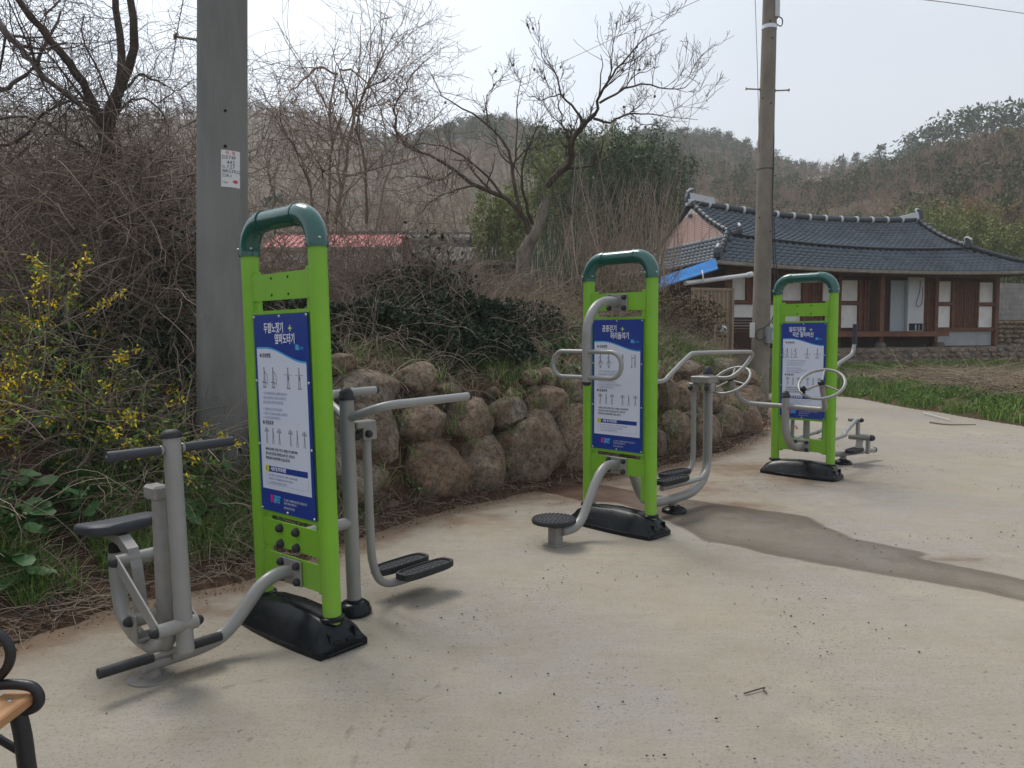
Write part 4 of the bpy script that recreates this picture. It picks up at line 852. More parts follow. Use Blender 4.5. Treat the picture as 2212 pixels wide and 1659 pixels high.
MB().tube([(-.14, .13, .36), (.22, .13, .36)], .028, 16).build('pivot_barrel', M['grey2'], S3); q = MB(); bolt(q, .215, .13, .36, .03, 'u'); bolt(q, -.14, .13, .36, .03, 'w'); build_each(q, 'bolt_cap', M['rubber'], S3)
MB().tube([(.03, 1.22, .50), (.17, 1.22, .50)], .024, 14).build('pivot_barrel', M['grey2'], S3); q = MB(); bolt(q, .165, 1.22, .50, .024, 'u'); build_each(q, 'bolt_cap', M['rubber'], S3)
MB().box(.12, .15, 1.19, 1.25, .30, .51, bev=.004).build('crank_arm', M['grey2'], S3)
cb = MB().tube([(.04, 1.22, .305), (.28, 1.22, .305)], .036, 18).build('crank_barrel', M['grey2'], S3); q = MB(); bolt(q, .28, 1.22, .305, .034, 'u'); build_each(q, 'bolt_cap', M['rubber'], cb)
MB().box(.235, .27, 1.19, 1.25, .12, .31, bev=.004).build('bearing_stand', M['grey2'], S3)
MB().prism([(.0, 0), (.075, 0), (.075, .16), (.0, .16)], .012, Matrix.Translation((.13, 1.16, .185)) @ Matrix.Rotation(R(-20), 4, 'X')).build('pedal_hanger', M['grey2'], S3)
pad(S3, .17, -1.20, -.86, .150, .13); pad(S3, -.12, -1.0, -.66, .25, .13)

# ------------------------------------------------------------------ park bench (far end and slats reach into the picture)
bn = empty('park_bench', (-1.638, 1.6, 0), 0, 'park bench with black scrolled iron end and light wood slats in the lower left corner', 'bench')
def bench_end(y):
    o = MB(); c = lambda P: [(p[0] + 1.62, y - 1.6, p[1]) for p in P]
    ring = [(-1.545 + .068 * math.cos(a), .575 + .062 * math.sin(a)) for a in [R(200 - i * 24) for i in range(11)]]
    o.tube(c([(-1.95, .60), (-1.80, .63), (-1.66, .645), (-1.56, .637), (-1.505, .608), (-1.482, .565), (-1.490, .520), (-1.52, .485), (-1.56, .462)]), .0145, 12, sub=4)
    o.tube(c([(-2.02, .455), (-1.80, .448), (-1.60, .452), (-1.50, .462), (-1.43, .457), (-1.405, .435), (-1.403, .405), (-1.428, .385), (-1.47, .380)]), .0155, 12, sub=4)
    o.tube(c([(-1.47, .385), (-1.455, .30), (-1.447, .20), (-1.430, .08), (-1.41, .012)]), [.024, .027], 14, sub=3)
    o.tube(c([(-1.90, .44), (-1.93, .30), (-1.96, .15), (-2.0, .012)]), [.024, .026], 14, sub=3)
    o.tube(c([(-1.46, .25), (-1.60, .33), (-1.75, .33), (-1.92, .25)]), .012, 10, sub=4)
    o.tube(c([(-1.95, .44), (-1.985, .60), (-2.03, .85)]), .020, 12, sub=3)
    o.box(-1.98 + 1.62, -1.43 + 1.62, y - 1.6 - .012, y - 1.6 + .012, .372, .398)
    return o.build('iron_end', M['iron'], bn)
bench_end(2.24); bench_end(.96)
for i in range(4):
    x0 = -1.515 - i * .118; o = MB().box(x0 + 1.62, x0 + .098 + 1.62, -.68, .66, .400, .432, bev=.005).build('seat_slat', M['wood'], bn)
    q = MB(); bolt(q, x0 + .045 + 1.62, 0, 0, .0001); MB().lathe([(.009, .432), (.008, .436), (0, .437)], (x0 + .05 + 1.62, .60, 0), 10).build('bolt_cap', M['steel'], o)
for i in range(3): MB().box(-.385 - .03 * i, -.355 - .03 * i, -.68, .66, .52 + .12 * i, .61 + .12 * i, bev=.005).build('back_slat', M['wood'], bn)

# ------------------------------------------------------------------ utility poles
def pole_thing(base, top, r0, r1, m_, label, grp=None):
    root = empty('utility_pole', base, 0, label, 'utility pole', grp); b = Vector((0, 0, -.3)); d = Vector(top) - Vector(base)
    MB().tube([b, d * .25, d * .5, d * .75, d], [r0 * 1.01, r0 * .75 + r1 * .25, (r0 + r1) / 2, r1 * .75 + r0 * .25, r1], 40).build('shaft', m_, root); return root, d
b1 = (-2.186, 5.75, .60); tp1 = (-1.93, 5.75, 9.5)
P1, d1 = pole_thing(b1, tp1, .186, .150, M['pole'], 'thick grey concrete utility pole with a white number plate, left of the nearest station')
def on1(z): t = (z - b1[2]) / (tp1[2] - b1[2]); return Vector((d1.x * t, 0, z - b1[2])), .186 + (.150 - .186) * t
cd = Vector((0 - b1[0], 0 - b1[1], 0)).normalized(); side = Vector((cd.y, -cd.x, 0)) * -1     # towards the camera, and picture-right
def plate1(px0, px1, z0, z1):
    pass
# curved number plate
pc, pr = on1(2.83); z0, z1 = at(496, 403, 5.58)[2] - b1[2], at(498, 323, 5.58)[2] - b1[2]
ang = math.atan2(cd.y, cd.x)
def onpl(a, z, r=0): pcz, prz = on1(z + b1[2]); return Vector((pcz.x + math.cos(a) * (prz + .004 + r), pcz.y + math.sin(a) * (prz + .004 + r), z))
a0, a1 = ang + R(1), ang + R(48)
q = MB(); n = 10
A0, A1 = ang - R(3), ang + R(41)
for i in range(n):
    c0, c1 = A0 + (A1 - A0) * i / n, A0 + (A1 - A0) * (i + 1) / n
    q.poly([onpl(c0, z0), onpl(c1, z0), onpl(c1, z1), onpl(c0, z1)]); q.poly([onpl(c1, z0, -.003), onpl(c0, z0, -.003), onpl(c0, z1, -.003), onpl(c1, z1, -.003)])
np_ = q.build('number_plate', M['plate'], P1)
PW, PH = (A1 - A0) * .17, z1 - z0
def plate_text(s, x, y, size, m_, sx=.85, bold=.0002):
    size *= .80   # x, y in 0..1 from the lower left of the plate
    cu_ = bpy.data.curves.new('txt', 'FONT'); cu_.body = s; cu_.size = size; cu_.align_y = 'CENTER'; cu_.resolution_u = 2; cu_.offset = bold
    to = bpy.data.objects.new('txt', cu_); me = bpy.data.meshes.new_from_object(to); bpy.data.objects.remove(to)
    for v in me.vertices:
        lx = x * PW + v.co.x * sx; lz = y * PH + v.co.y; a_ = A0 + lx / .17; p = onpl(a_, z0 + lz, .0012); v.co = p
    me.materials.clear(); me.materials.append(m_); me.name = 'plate_lettering'; link('plate_lettering', me, np_)
for s_, x_, y_, z_, m_ in (('위  험', .20, .925, .034, 'red'), ('0374F', .04, .80, .046, 'ink'), ('442', .26, .67, .046, 'ink'), ('노', .04, .55, .034, 'ink'), ('127', .26, .55, .046, 'ink'), ('동', .04, .43, .034, 'ink'), ('R53R22', .21, .43, .040, 'ink'), ('간', .04, .31, .034, 'ink'), ('A1', .23, .31, .044, 'ink'), ('12m', .06, .125, .024, 'ink')):
    plate_text(s_, x_, y_, z_, M[m_], 1.05)
q = MB()
for a_, b_, r_ in ((.68, .16, 1),): q.poly([onpl(A0 + (a_ * PW + .019 * math.cos(t) + .006) / .17, z0 + b_ * PH + .012 * math.sin(t), .0012) for t in [2 * PI * i / 18 for i in range(18)]])
q.build('plate_logo', M['red'], np_)
q = MB()
for yy_ in (.735, .61, .37, .25, .21): q.poly([onpl(A0 + (A1 - A0) * x_, z0 + PH * yy_ + dz, .0008) for x_, dz in ((.02, -.001), (.98, -.001), (.98, .001), (.02, .001))])
q.build('plate_rule', M['ink'], np_)
for py_, px_, rr in ((238, 493, .011), (315, 491, .012)):
    z_ = at(px_, py_, 5.58)[2] - b1[2]; a_ = ang + R(6); p = onpl(a_, z_, -.003); MB().lathe([(rr, 0), (rr, .002), (0, .002)], k=14, M=Matrix.Translation(p) @ Vector((math.cos(a_), math.sin(a_), 0)).to_track_quat('Z', 'Y').to_matrix().to_4x4()).build('pole_hole', M['hole'], P1)
def step(P, o, dirv, L_=.20, r=.010):
    o = Vector(o); e = o + Vector(dirv) * L_; s_ = MB().tube([o, e], r, 8); s_.tube([e, e + Vector(dirv) * .012], r * 2.2, 8); s_.tube([o, o + Vector(dirv) * .02], r * 2, 8); return s_.build('step_bolt', M['steel'] if 0 else M['gutter'], P)
zz_ = at(448, 87, 5.75)[2]; pz, rz_ = on1(zz_); step(P1, pz + Vector((-rz_ + .005, 0, 0)), Vector((-.97, .0, .16)).normalized(), .17, .010)

b2 = (5.44, 16.9, -.02); tp2 = (5.56, 16.9, 10.8)
P2, d2 = pole_thing(b2, tp2, .200, .135, M['pole2'], 'tall weathered brown concrete pole with meter box, in front of the tiled house')
def on2(z): t = (z - b2[2]) / (tp2[2] - b2[2]); return Vector((d2.x * t, 0, z - b2[2])), .200 + (.135 - .200) * t
for s, py_ in ((-1, 193), (1, 196)):
    z_ = at(1650, py_, 16.9)[2]; p, r_ = on2(z_); step(P2, p + Vector((s * (r_ - .005), 0, 0)), (s, 0, .04), .30, .016)
q = MB()
for px_, py_ in ((1668, 82), (1665, 223), (1665, 363), (1664, 500), (1643, 210), (1642, 470), (1664, 45)):
    z_ = at(px_, py_, 16.75)[2]; p, r_ = on2(z_); dx = at(px_, py_, 16.75)[0] - (b2[0] + p.x); dx = max(-r_ * .8, min(r_ * .8, dx)); a_ = -math.acos(dx / r_)
    q.lathe([(.018, 0), (.018, .004), (0, .004)], k=10, M=Matrix.Translation((p.x + math.cos(a_) * r_, math.sin(a_) * r_, p.z)) @ Vector((math.cos(a_), math.sin(a_), 0)).to_track_quat('Z', 'Y').to_matrix().to_4x4())
build_each(q, 'pole_hole', M['hole'], P2)
def ring_on2(py_, m_, h=.03, nm='pole_band'):
    z_ = at(1650, py_, 16.7)[2]; p, r_ = on2(z_); MB().lathe([(r_ + .008, -h), (r_ + .010, 0), (r_ + .008, h)], (p.x, p.y, p.z), 28).build(nm, m_, P2)
ring_on2(52, M['steel'], .04); ring_on2(362, M['wire'], .008, 'pole_wire_tie')
# meter box, tag and cable run on pole 2
def rel2(px_, py_, Y): a_ = at(px_, py_, Y); return Vector((a_[0] - b2[0], a_[1] - b2[1], a_[2] - b2[2]))
mb_ = rel2(1652, 724, 16.66); bxm = MB().box(mb_.x + .01, mb_.x + .23, mb_.y - .13, mb_.y + .05, mb_.z - .18, mb_.z + .17, bev=.01).build('meter_box', M['meter'], P2)
MB().box(mb_.x + .115, mb_.x + .20, mb_.y - .134, mb_.y - .130, mb_.z - .10, mb_.z + .07).build('meter_label', M['pvc'], bxm)
MB().lathe([(.025, 0), (.022, .004), (0, .004)], k=14, M=Matrix.Translation((mb_.x + .157, mb_.y - .135, mb_.z + .01)) @ RX90).build('meter_dial', M['ink'], bxm)
tg = rel2(1626, 713, 16.72); MB().box(tg.x - .05, tg.x + .045, tg.y - .006, tg.y + .05, tg.z - .16, tg.z + .16, bev=.004).build('white_tag', M['pvc'], P2)
MB().tube([rel2(1655, 728, 16.62), rel2(1640, 735, 16.55), rel2(1632, 725, 16.55), rel2(1638, 712, 16.55), rel2(1650, 708, 16.55), rel2(1668, 690, 16.6), rel2(1674, 640, 16.6), rel2(1668, 470, 16.7), rel2(1672, 300, 16.8), rel2(1668, 60, 16.9)], .012, 6, sub=3).build('pole_cable', M['wire'], P2)
MB().tube([rel2(1672, 470, 16.7), rel2(1676, 560, 16.65), rel2(1683, 640, 16.6), rel2(1668, 700, 16.6)], .010, 6, sub=3).build('pole_cable', M['wire'], P2)
MB().tube([rel2(1674, 40, 16.9), rel2(1678, 52, 16.9), rel2(1688, 56, 16.9), rel2(1690, 42, 16.9), rel2(1680, 36, 16.9), rel2(1672, 46, 16.9)], .012, 6, sub=4).build('cable_coil', M['wire'], P2)
MB().box(rel2(1673, 0, 16.9).x - .03, rel2(1673, 0, 16.9).x + .07, -.16, -.02, rel2(1673, 42, 16.9).z, rel2(1673, 0, 16.9).z + .6, bev=.01).build('cable_conduit', M['pvc'], P2)
def wire(label, P, r=.006, cat='wire', name='overhead_wire'):
    P = [Vector(p) for p in P]; o = P[0].copy(); m_ = MB().tube([p - o for p in P], r, 5, sub=6).build(name, M['wire'], None, o); tag(m_, label, cat, 'overhead wires'); return m_
wire('thin overhead wire rising to the right above the bare persimmon tree', [at(1060, 194, 46), at(1200, 140, 42), at(1350, 72, 38), at(1510, 0, 34), at(1700, -88, 31)], .012)
wire('thin overhead wire crossing the sky in the upper right corner', [at(1665, -20, 16.9), at(1830, -12, 19), at(2010, 1, 22), at(2212, 29, 26), at(2450, 62, 30)], .010)
wire('thin stay wire hanging close beside the far pole on its left', [at(1630, -40, 16.5), at(1634, 80, 16.5), at(1637, 180, 16.55), at(1640, 330, 16.6)], .006)
pts = []
for i in range(60): 
    t = i / 59; c = at(402 - 34 * t ** .7, -30 + 190 * t, 6.8); pts.append(Vector(c) + Vector((.018 * math.cos(i * 1.15), .018 * math.sin(i * 1.15), 0)))
o0 = pts[0].copy(); wv = MB().tube([p - o0 for p in pts], .0022, 4).tube([Vector(at(402, -30, 6.8)) - o0, Vector(at(384, 60, 6.8)) - o0, Vector(at(368, 160, 6.8)) - o0], .004, 5).build('overhead_wire', M['wire'], None, o0); tag(wv, 'wire wrapped with a coiled tie, left of the thick pole', 'wire', 'overhead wires')
#VEG_AND_HOUSE
# ------------------------------------------------------------------ tiled house
YAW = math.atan2(HE[1], HE[0])
hs = empty('tiled_house', (HA[0], HA[1], 0), YAW, 'single-storey Korean house with blue-grey tiled hip-and-gable roof and white panelled walls', 'house')
def hbox(nm, m_, s0, s1, f0, f1, z0, z1, parent=hs, bev=0): return MB().box(s0, s1, f0, f1, z0, z1, bev=bev).build(nm, m_, parent)
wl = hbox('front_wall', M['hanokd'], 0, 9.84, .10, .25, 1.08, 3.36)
hbox('side_wall', M['hanokd'], -.02, .10, .252, 4.4, 1.08, 3.9); hbox('side_wall', M['plaster2'], 9.72, 9.84, .252, 4.4, 1.08, 3.4)
hbox('back_wall', M['plaster2'], .10, 9.72, 4.28, 4.4, 1.08, 3.9)
for s, w_ in ((-.04, .14), (2.49, .12), (3.72, .12), (4.93, .15), (7.36, .13), (9.80, .14)): hbox('timber_post', M['hanok'], s, s + w_, -.06 if s not in (4.93,) else -.42, .098 if s not in (4.93,) else -.27, 1.08, 3.22)
for s, w_, z0, z1 in ((.60, .05, 2.35, 3.1), (1.26, .05, 2.35, 3.1), (3.15, .05, 1.6, 3.1), (3.60, .05, 1.6, 3.1), (4.52, .06, 1.6, 3.1), (8.08, .06, 1.64, 3.14), (9.10, .06, 1.64, 3.14)): hbox('timber_stud', M['hanok'], s, s + w_, -.02, .098, z0, z1)
hbox('header_beam', M['hanok'], -.05, 9.95, -.05, .096, 3.225, 3.35)
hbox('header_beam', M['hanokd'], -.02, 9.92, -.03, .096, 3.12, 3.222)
for s0, s1, z in ((.1, 2.49, 2.36), (3.84, 4.52, 2.37), (7.49, 8.08, 2.37), (9.16, 9.8, 2.37), (7.49, 9.80, 1.57), (.1, 2.49, 1.55)): hbox('timber_rail', M['hanok'], s0, s1, -.03, .094, z, z + .085)
for s0, s1, z0, z1, m_ in ((.12, .60, 2.46, 3.1, 'plaster'), (1.85, 2.49, 2.46, 3.0, 'plaster'), (3.20, 3.60, 2.46, 3.08, 'plaster'), (3.86, 4.51, 2.47, 3.10, 'plaster'), (7.50, 8.07, 2.47, 3.14, 'plaster'), (9.17, 9.79, 2.47, 3.12, 'plaster'),
                           (.12, 2.48, 1.64, 2.35, 'plaster'), (3.86, 4.51, 1.66, 2.36, 'plaster'), (7.50, 8.07, 1.67, 2.36, 'plaster'), (9.17, 9.79, 1.67, 2.36, 'plaster'), (7.50, 9.79, 1.09, 1.565, 'plaster2')):
    hbox('wall_panel', M[m_], s0 + .008, s1 - .008, .055, .097, z0 + .008, z1 - .008)
def door(s0, s1, z0, z1, f=.05):
    d = hbox('lattice_door', M['hanok'], s0, s1, f, f + .03, z0, z1); q = MB(); n = max(6, int((s1 - s0) / .07))
    for i in range(n + 1): x = s0 + (s1 - s0) * i / n; q.box(x - .009, x + .009, f - .016, f - .002, z0, z1)
    for i in range(15): z = z0 + (z1 - z0) * i / 14; q.box(s0, s1, f - .028, f - .018, z - .009, z + .009)
    q.build('door_lattice', M['hanok'], d); xm = (s0 + s1) / 2; MB().box(xm - .02, xm + .02, f - .04, f - .029, z0, z1).box(s0, s0 + .05, f - .04, f - .029, z0, z1).box(s1 - .05, s1, f - .04, f - .029, z0, z1).build('door_stile', M['hanok'], d)
door(8.15, 9.10, 1.67, 3.12); door(2.62, 3.14, 1.60, 3.0); door(.66, 1.25, 2.46, 3.08); door(6.95, 7.35, 1.6, 3.1, .06); door(4.60, 4.92, 1.6, 3.1, .06)
hbox('porch_floor', M['hanok'], 2.6, 7.36, -.60, -.02, 1.50, 1.545); hbox('porch_beam', M['hanok'], 2.6, 7.36, -.62, -.56, 1.40, 1.50)
for i in range(14): hbox('floor_board', M['hanok'], 2.62 + i * .338, 2.945 + i * .338, -.60, -.03, 1.545, 1.560)
for s in (3.0, 4.97, 7.2): MB().lathe([(.17, 0), (.18, .08), (.13, .16)], (s + .03, -.36, 1.06), 10).build('footing_stone', M['stone'], hs)
# platform of mortared stones
pf = hbox('stone_platform', M['stone'], -.8, 10.9, -1.0, 4.6, .35, 1.075)
rms = [rock_mesh(500 + i, 2, 8, .6) for i in range(6)]
rg = np.random.default_rng(5)
for row, z in enumerate((.66, .83, .98)):
    s = 1.0 + .15 * row
    while s < 10.8:
        w_ = rg.uniform(.2, .48); o = link('platform_stone', rms[rg.integers(6)], pf); o.location = (s + w_ / 2, -1.0 + rg.uniform(-.02, .03), z + rg.uniform(-.02, .02)); o.scale = (w_ * .5, .055, rg.uniform(.06, .10)); o.rotation_euler = (rg.uniform(-.1, .1), rg.uniform(-.25, .25), rg.uniform(-.1, .1)); s += w_ * rg.uniform(.95, 1.35)
# roof
def zr(s): return 5.20 + .0115 * (s - 5.4) ** 2
def zl(s): return 4.10 + .0095 * (s - 5.4) ** 2
def ze(s): return 3.34 + .0042 * (s - 5.0) ** 2
def up_f(s, t): return np.array([s, .15 + 2.05 * t, zl(s) * (1 - t) + zr(s) * t - .10 * math.sin(PI * t)])
def lo_f(s, t):
    return np.array([s, -1.0 + 1.15 * t, ze(s) * (1 - t) + (zl(s) - .05) * t - .05 * math.sin(PI * t)])
dk = MB()
N_ = 24
def sheet(fn, lim, th=-.06, flip=False):
    for i in range(N_):
        for j in range(6):
            def P(a, b):
                t = b / 6; l0, l1 = lim(t); p = fn(l0 + (l1 - l0) * a / N_, t); return Vector((p[0], p[1], p[2] + th))
            dk.poly([P(i, j), P(i + 1, j), P(i + 1, j + 1), P(i, j + 1)])
lim_up = lambda t: (.02, 8.80); lim_lo = lambda t: (-1.0 + 1.05 * t, 10.9 - 2.1 * t)
sheet(up_f, lim_up); sheet(lo_f, lim_lo)
bk = lambda p: np.array([p[0], 4.4 - p[1], p[2]])
sheet(lambda s, t: bk(up_f(s, t)), lim_up); sheet(lambda s, t: bk(lo_f(s, t)), lim_lo)
def le_f(f, t):   # left skirt: f along the side, t up the slope
    c = abs(f - 2.2) / 3.2; return np.array([-1.0 + 1.05 * t, f, (3.44 + .05 * c) * (1 - t) + 4.34 * t - .04 * math.sin(PI * t)])
def re_f(f, t): c = abs(f - 2.2) / 3.2; return np.array([10.9 - 2.1 * t, f, (3.44 + .05 * c) * (1 - t) + 4.18 * t - .04 * math.sin(PI * t)])
lim_s = lambda t: (-1.0 + 1.15 * t, 5.4 - 1.15 * t)
sheet(le_f, lim_s); sheet(re_f, lim_s)
roof = dk.build('roof', M['ridge'], hs)
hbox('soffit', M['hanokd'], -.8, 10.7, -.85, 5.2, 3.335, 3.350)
# tiles
tw, tl = .222, .205
tv = []; 
for y, lift in ((0, .030), (tl * 1.12, .004)):
    for i in range(7):
        x = i / 6; prof = .050 * (math.sin((x - .28) * 2 * PI) * .5 + .5) ** 1.2 if x > .05 else .0
        dip = -.020 * math.sin(PI * x) if y == 0 else 0
        tv.append((x * tw * 1.04 - tw / 2, y + dip, prof + lift))
for i in range(7): tv.append((tv[i][0], tv[i][1] + .002, tv[i][2] - .045))
tf = [(i, i + 1, i + 8, i + 7) for i in range(6)] + [(i + 14, i + 15, i + 1, i) for i in range(6)]
tm = bpy.data.meshes.new('tile'); tm.from_pydata(tv, [], tf); tm.polygons.foreach_set('use_smooth', [True] * 6 + [False] * 6); tm.materials.append(M['tile']); tm.update()
TV = np.array(tv); TQ = np.array(tf)
slots = []
def lay(fn, lim, rows, along=0, jit=0):
    for r_ in range(rows):
        t = r_ / rows; l0, l1 = lim(t + .25 / rows); n = int((l1 - l0) / tw); off = (tw * .5 if r_ % 2 else 0) * 0
        k0 = math.ceil((l0 + .02) / tw); 
        k = k0
        while (k + 1) * tw <= l1 + .06:
            a = (k + .5) * tw; o = fn(a, t); x = fn(a + .05, t) - fn(a - .05, t); y = fn(a, min(t + .8 / rows, 1)) - fn(a, t); x /= np.linalg.norm(x); y = y - x * (y @ x); y /= np.linalg.norm(y); z = np.cross(x, y)
            if z[2] < 0: x = -x; z = -z
            slots.append((o, x, y, z)); k += 1
lay(up_f, lim_up, 12); lay(lo_f, lim_lo, 7); lay(le_f, lim_s, 7); lay(re_f, lim_s, 11)
Mw = hs.matrix_basis if hs.matrix_basis else Matrix()
Mw = Matrix.Translation((HA[0], HA[1], 0)) @ Matrix.Rotation(YAW, 4, 'Z')
slots.sort(key=lambda q: (Mw @ Vector(q[0]) - Vector((0, 0, 1.5))).length if q[2][1] > -.1 and (q[3][1] < 0) else 99)
VBt = VB()
for i, (o, x, y, z) in enumerate(slots):
    if i < 298:
        ob = link('tile', tm, roof); ob.matrix_local = Matrix(((x[0], y[0], z[0], o[0]), (x[1], y[1], z[1], o[1]), (x[2], y[2], z[2], o[2] - .045), (0, 0, 0, 1)))
    else: VBt.add(TV @ np.array([x, y, z]) + o + np.array([0, 0, -.045]), TQ)
to = VBt.build('roof_tiles', M['tile'], roof); tag(to, kind='stuff')
# ridge and hips
def ridge_run(P, r, nm, every=.36, white=True):
    P = smooth_path(P, 8); q = MB().tube(P, r, 12).build(nm, M['ridge'], roof); L_ = 0; acc = 0; b = MB(); w_ = MB()
    for a, c in zip(P[:-1], P[1:]):
        l = (c - a).length
        while acc + l > L_:
            t = (L_ - acc) / l; p = a.lerp(c, t); d = (c - a).normalized()
            (w_ if white else b).tube([p - d * (.038 if white else .022), p + d * (.038 if white else .022)], r + .02, 12); L_ += every
        acc += l
    if white: build_each(w_, 'mortar_band', M['mortar'], q)
    else: tag(b.build('tile_joint', M['ridge'], q), kind='stuff')
    return q
rz_ = lambda s: zr(s) + .06
ridge_run([(s, 2.2, rz_(s)) for s in np.linspace(.05, 8.78, 10)], .105, 'main_ridge', .62)
MB().box(.0, 8.8, 2.12, 2.28, 5.10, 5.19).build('ridge_base', M['ridge'], roof)
for s in (.06, 8.76):
    for sg in (1, -1): ridge_run([(s, 2.2 - sg * 2.05 * t, up_f(s, 1 - t)[2] + .07) for t in np.linspace(0.02, 1, 6)], .075, 'gable_ridge', .24, False)
for s0, s1 in ((.05, -1.0), (8.8, 10.9)):
    for f0, f1 in ((.15, -1.0), (4.25, 5.4)): ridge_run([(s0 + (s1 - s0) * t, f0 + (f1 - f0) * t, 4.36 * (1 - t) + 3.50 * t - .05 * math.sin(PI * t) + .05) for t in np.linspace(0, .97, 6)] if s0 < 1 else [(s0 + (s1 - s0) * t, f0 + (f1 - f0) * t, 4.20 * (1 - t) + 3.50 * t - .05 * math.sin(PI * t) + .05) for t in np.linspace(0, .97, 6)], .07, 'hip_ridge', .24, False)
MB().tube([(s, .12, zl(s) - .0) for s in np.linspace(.2, 8.7, 12)], .035, 8).build('skirt_flashing', M['ridge'], roof)
def finial(p, d, r=.15, lift=.0):      # dark half-round end tile with a white mortar arc
    d = Vector(d).normalized(); Mx = Matrix.Translation(p) @ d.to_track_quat('X', 'Z').to_matrix().to_4x4()
    pts = [(r * .55 * math.cos(a), r * 1.25 * math.sin(a)) for a in [-PI / 2 + PI * i / 10 for i in range(11)]]
    o = MB().prism([(0, -r), (.10, -r * .8), (.13, 0), (.10, r * .9), (.02, r * 1.5), (-.06, r * 1.6), (-.04, r * .8), (-.10, 0)], r * 1.1, Mx @ Matrix.Translation((0, -r * .55, 0))).build('ridge_finial', M['ridge'], roof)
    MB().tube([Mx @ Vector((-.11, 0, 0)), Mx @ Vector((-.05, 0, r * .8)), Mx @ Vector((-.07, 0, r * 1.62)), Mx @ Vector((.02, 0, r * 1.60)), Mx @ Vector((.12, 0, r * .9))], .035, 8, sub=3).build('mortar_arc', M['mortar'], o)
finial((-.02, 2.2, rz_(0) + .10), (-1, 0, .25), .17); finial((8.84, 2.2, rz_(8.8) + .10), (1, 0, .25), .15)
MB().tube([(-.10, 2.2, rz_(0) - .02), (.04, 2.2, rz_(0) - .02)], .12, 14).build('ridge_end_cap', M['mortar'], roof)
MB().prism([(-.02, -.02), (.85, -.10), (.80, .10), (-.05, .22)], .19, Matrix.Translation((0, 2.105, rz_(0) + .03))).build('ridge_end_mortar', M['mortar'], roof)
MB().prism([(-.02, .20), (-.75, .03), (-.70, -.10), (.05, -.06)], .19, Matrix.Translation((8.75, 2.105, rz_(8.75) + .03))).build('ridge_end_mortar', M['mortar'], roof)
finial((.38, .08, 4.42), (-.4, -1, .1), .13); finial((8.70, .06, 4.30), (.4, -1, .1), .13); finial((-.92, -.92, 3.66), (-1, -1, .2), .15); finial((10.8, -.92, 3.6), (1, -1, .2), .12)
# gutter in lengths, with brackets
for i in range(17):
    s0, s1 = -1.02 + i * .70, -1.02 + (i + 1) * .70 - .008; P = [(s, -1.06, ze(s) - .075) for s in (s0, (s0 + s1) / 2, s1)]
    g = MB(); rings = [[Vector((p[0], p[1] + dy, p[2] + dz)) for dy, dz in ((-.06, .045), (-.055, -.04), (.0, -.065), (.06, -.04), (.06, .05), (.045, .05), (.04, -.02), (-.045, -.02))] for p in P]
    g.loft(rings, False).build('gutter', M['gutter'], hs)
for i in range(30): s = -.8 + i * .39; MB().box(s, s + .05, -.95, .0, 3.26 + .003 * (s - 5) ** 2, 3.31 + .003 * (s - 5) ** 2).build('rafter', M['hanok'], hs)
# brick-patterned gable siding
gp = MB().prism([(.22, 4.26), (4.18, 4.26), (2.2, 5.38)], .04, Matrix.Translation((.10, 0, 0)) @ Matrix.Rotation(PI / 2, 4, 'Z')).build('gable_siding', M['brickj'], hs)
bmh = MB().box(-.006, 0, -.088, .088, -.022, .022).build('x', M['brick']); bme = bmh.data; bpy.data.objects.remove(bmh); nb = 0
for r_ in range(19):
    z = 4.33 + r_ * .056
    for c_ in range(22):
        f = .30 + (c_ + (.5 if r_ % 2 else 0)) * .19; hw = (5.40 - z) / 1.12 * 1.92
        if abs(f - 2.2) < hw - .11 and nb < 290: o = link('brick', bme, gp); o.location = (.059, f, z); nb += 1
for f in np.arange(.7, 4.0, .42):
    h_ = (1 - abs(f - 2.2) / 1.92) * 1.12; MB().box(.047, .059, f - .006, f + .006, 4.31, 4.30 + max(h_ - .03, .05)).build('panel_seam', M['gutter'], gp)
MB().prism([(.55, 4.10), (3.85, 4.10), (2.2, 5.02)], .04, Matrix.Translation((8.62, 0, 0)) @ Matrix.Rotation(PI / 2, 4, 'Z')).build('gable_siding', M['brickj'], hs)
def hw(s, f, z): return np.array([HA[0] + HE[0] * s + HF[0] * f, HA[1] + HE[1] * s + HF[1] * f, z])
def thing_at(nm, p, rz, label, cat, group=None): return empty(nm, tuple(p), rz, label, cat, group)
# appliance on the porch
fr = thing_at('refrigerator', hw(6.28, -.06, 1.56), YAW, 'white refrigerator standing back-out on the wooden porch of the tiled house', 'refrigerator')
MB().box(0, .62, -.02, .10, .0, 1.66, bev=.01).build('rear_panel', M['applw'], fr); MB().box(-.55, .62, .10, .13, 0, 1.66).build('x', M['applg'], fr).name = 'side_panel'
MB().box(.06, .58, -.028, -.021, .02, .24).build('compressor_bay', M['hole'], fr); MB().box(.28, .34, -.036, -.029, .03, .2).box(.42, .45, -.036, -.029, .03, .2).build('vent_bar', M['applg'], fr)
MB().tube([(.45, -.03, 1.55), (.40, -.05, 1.2), (.30, -.04, .85), (.38, -.05, .75), (.52, -.04, .9), (.54, -.03, 1.4)], .008, 6, sub=5).build('power_cord', M['wire'], fr)
MB().box(.0, .62, .132, .70, 0, 1.64, bev=.01).build('cabinet', M['applw'], fr)
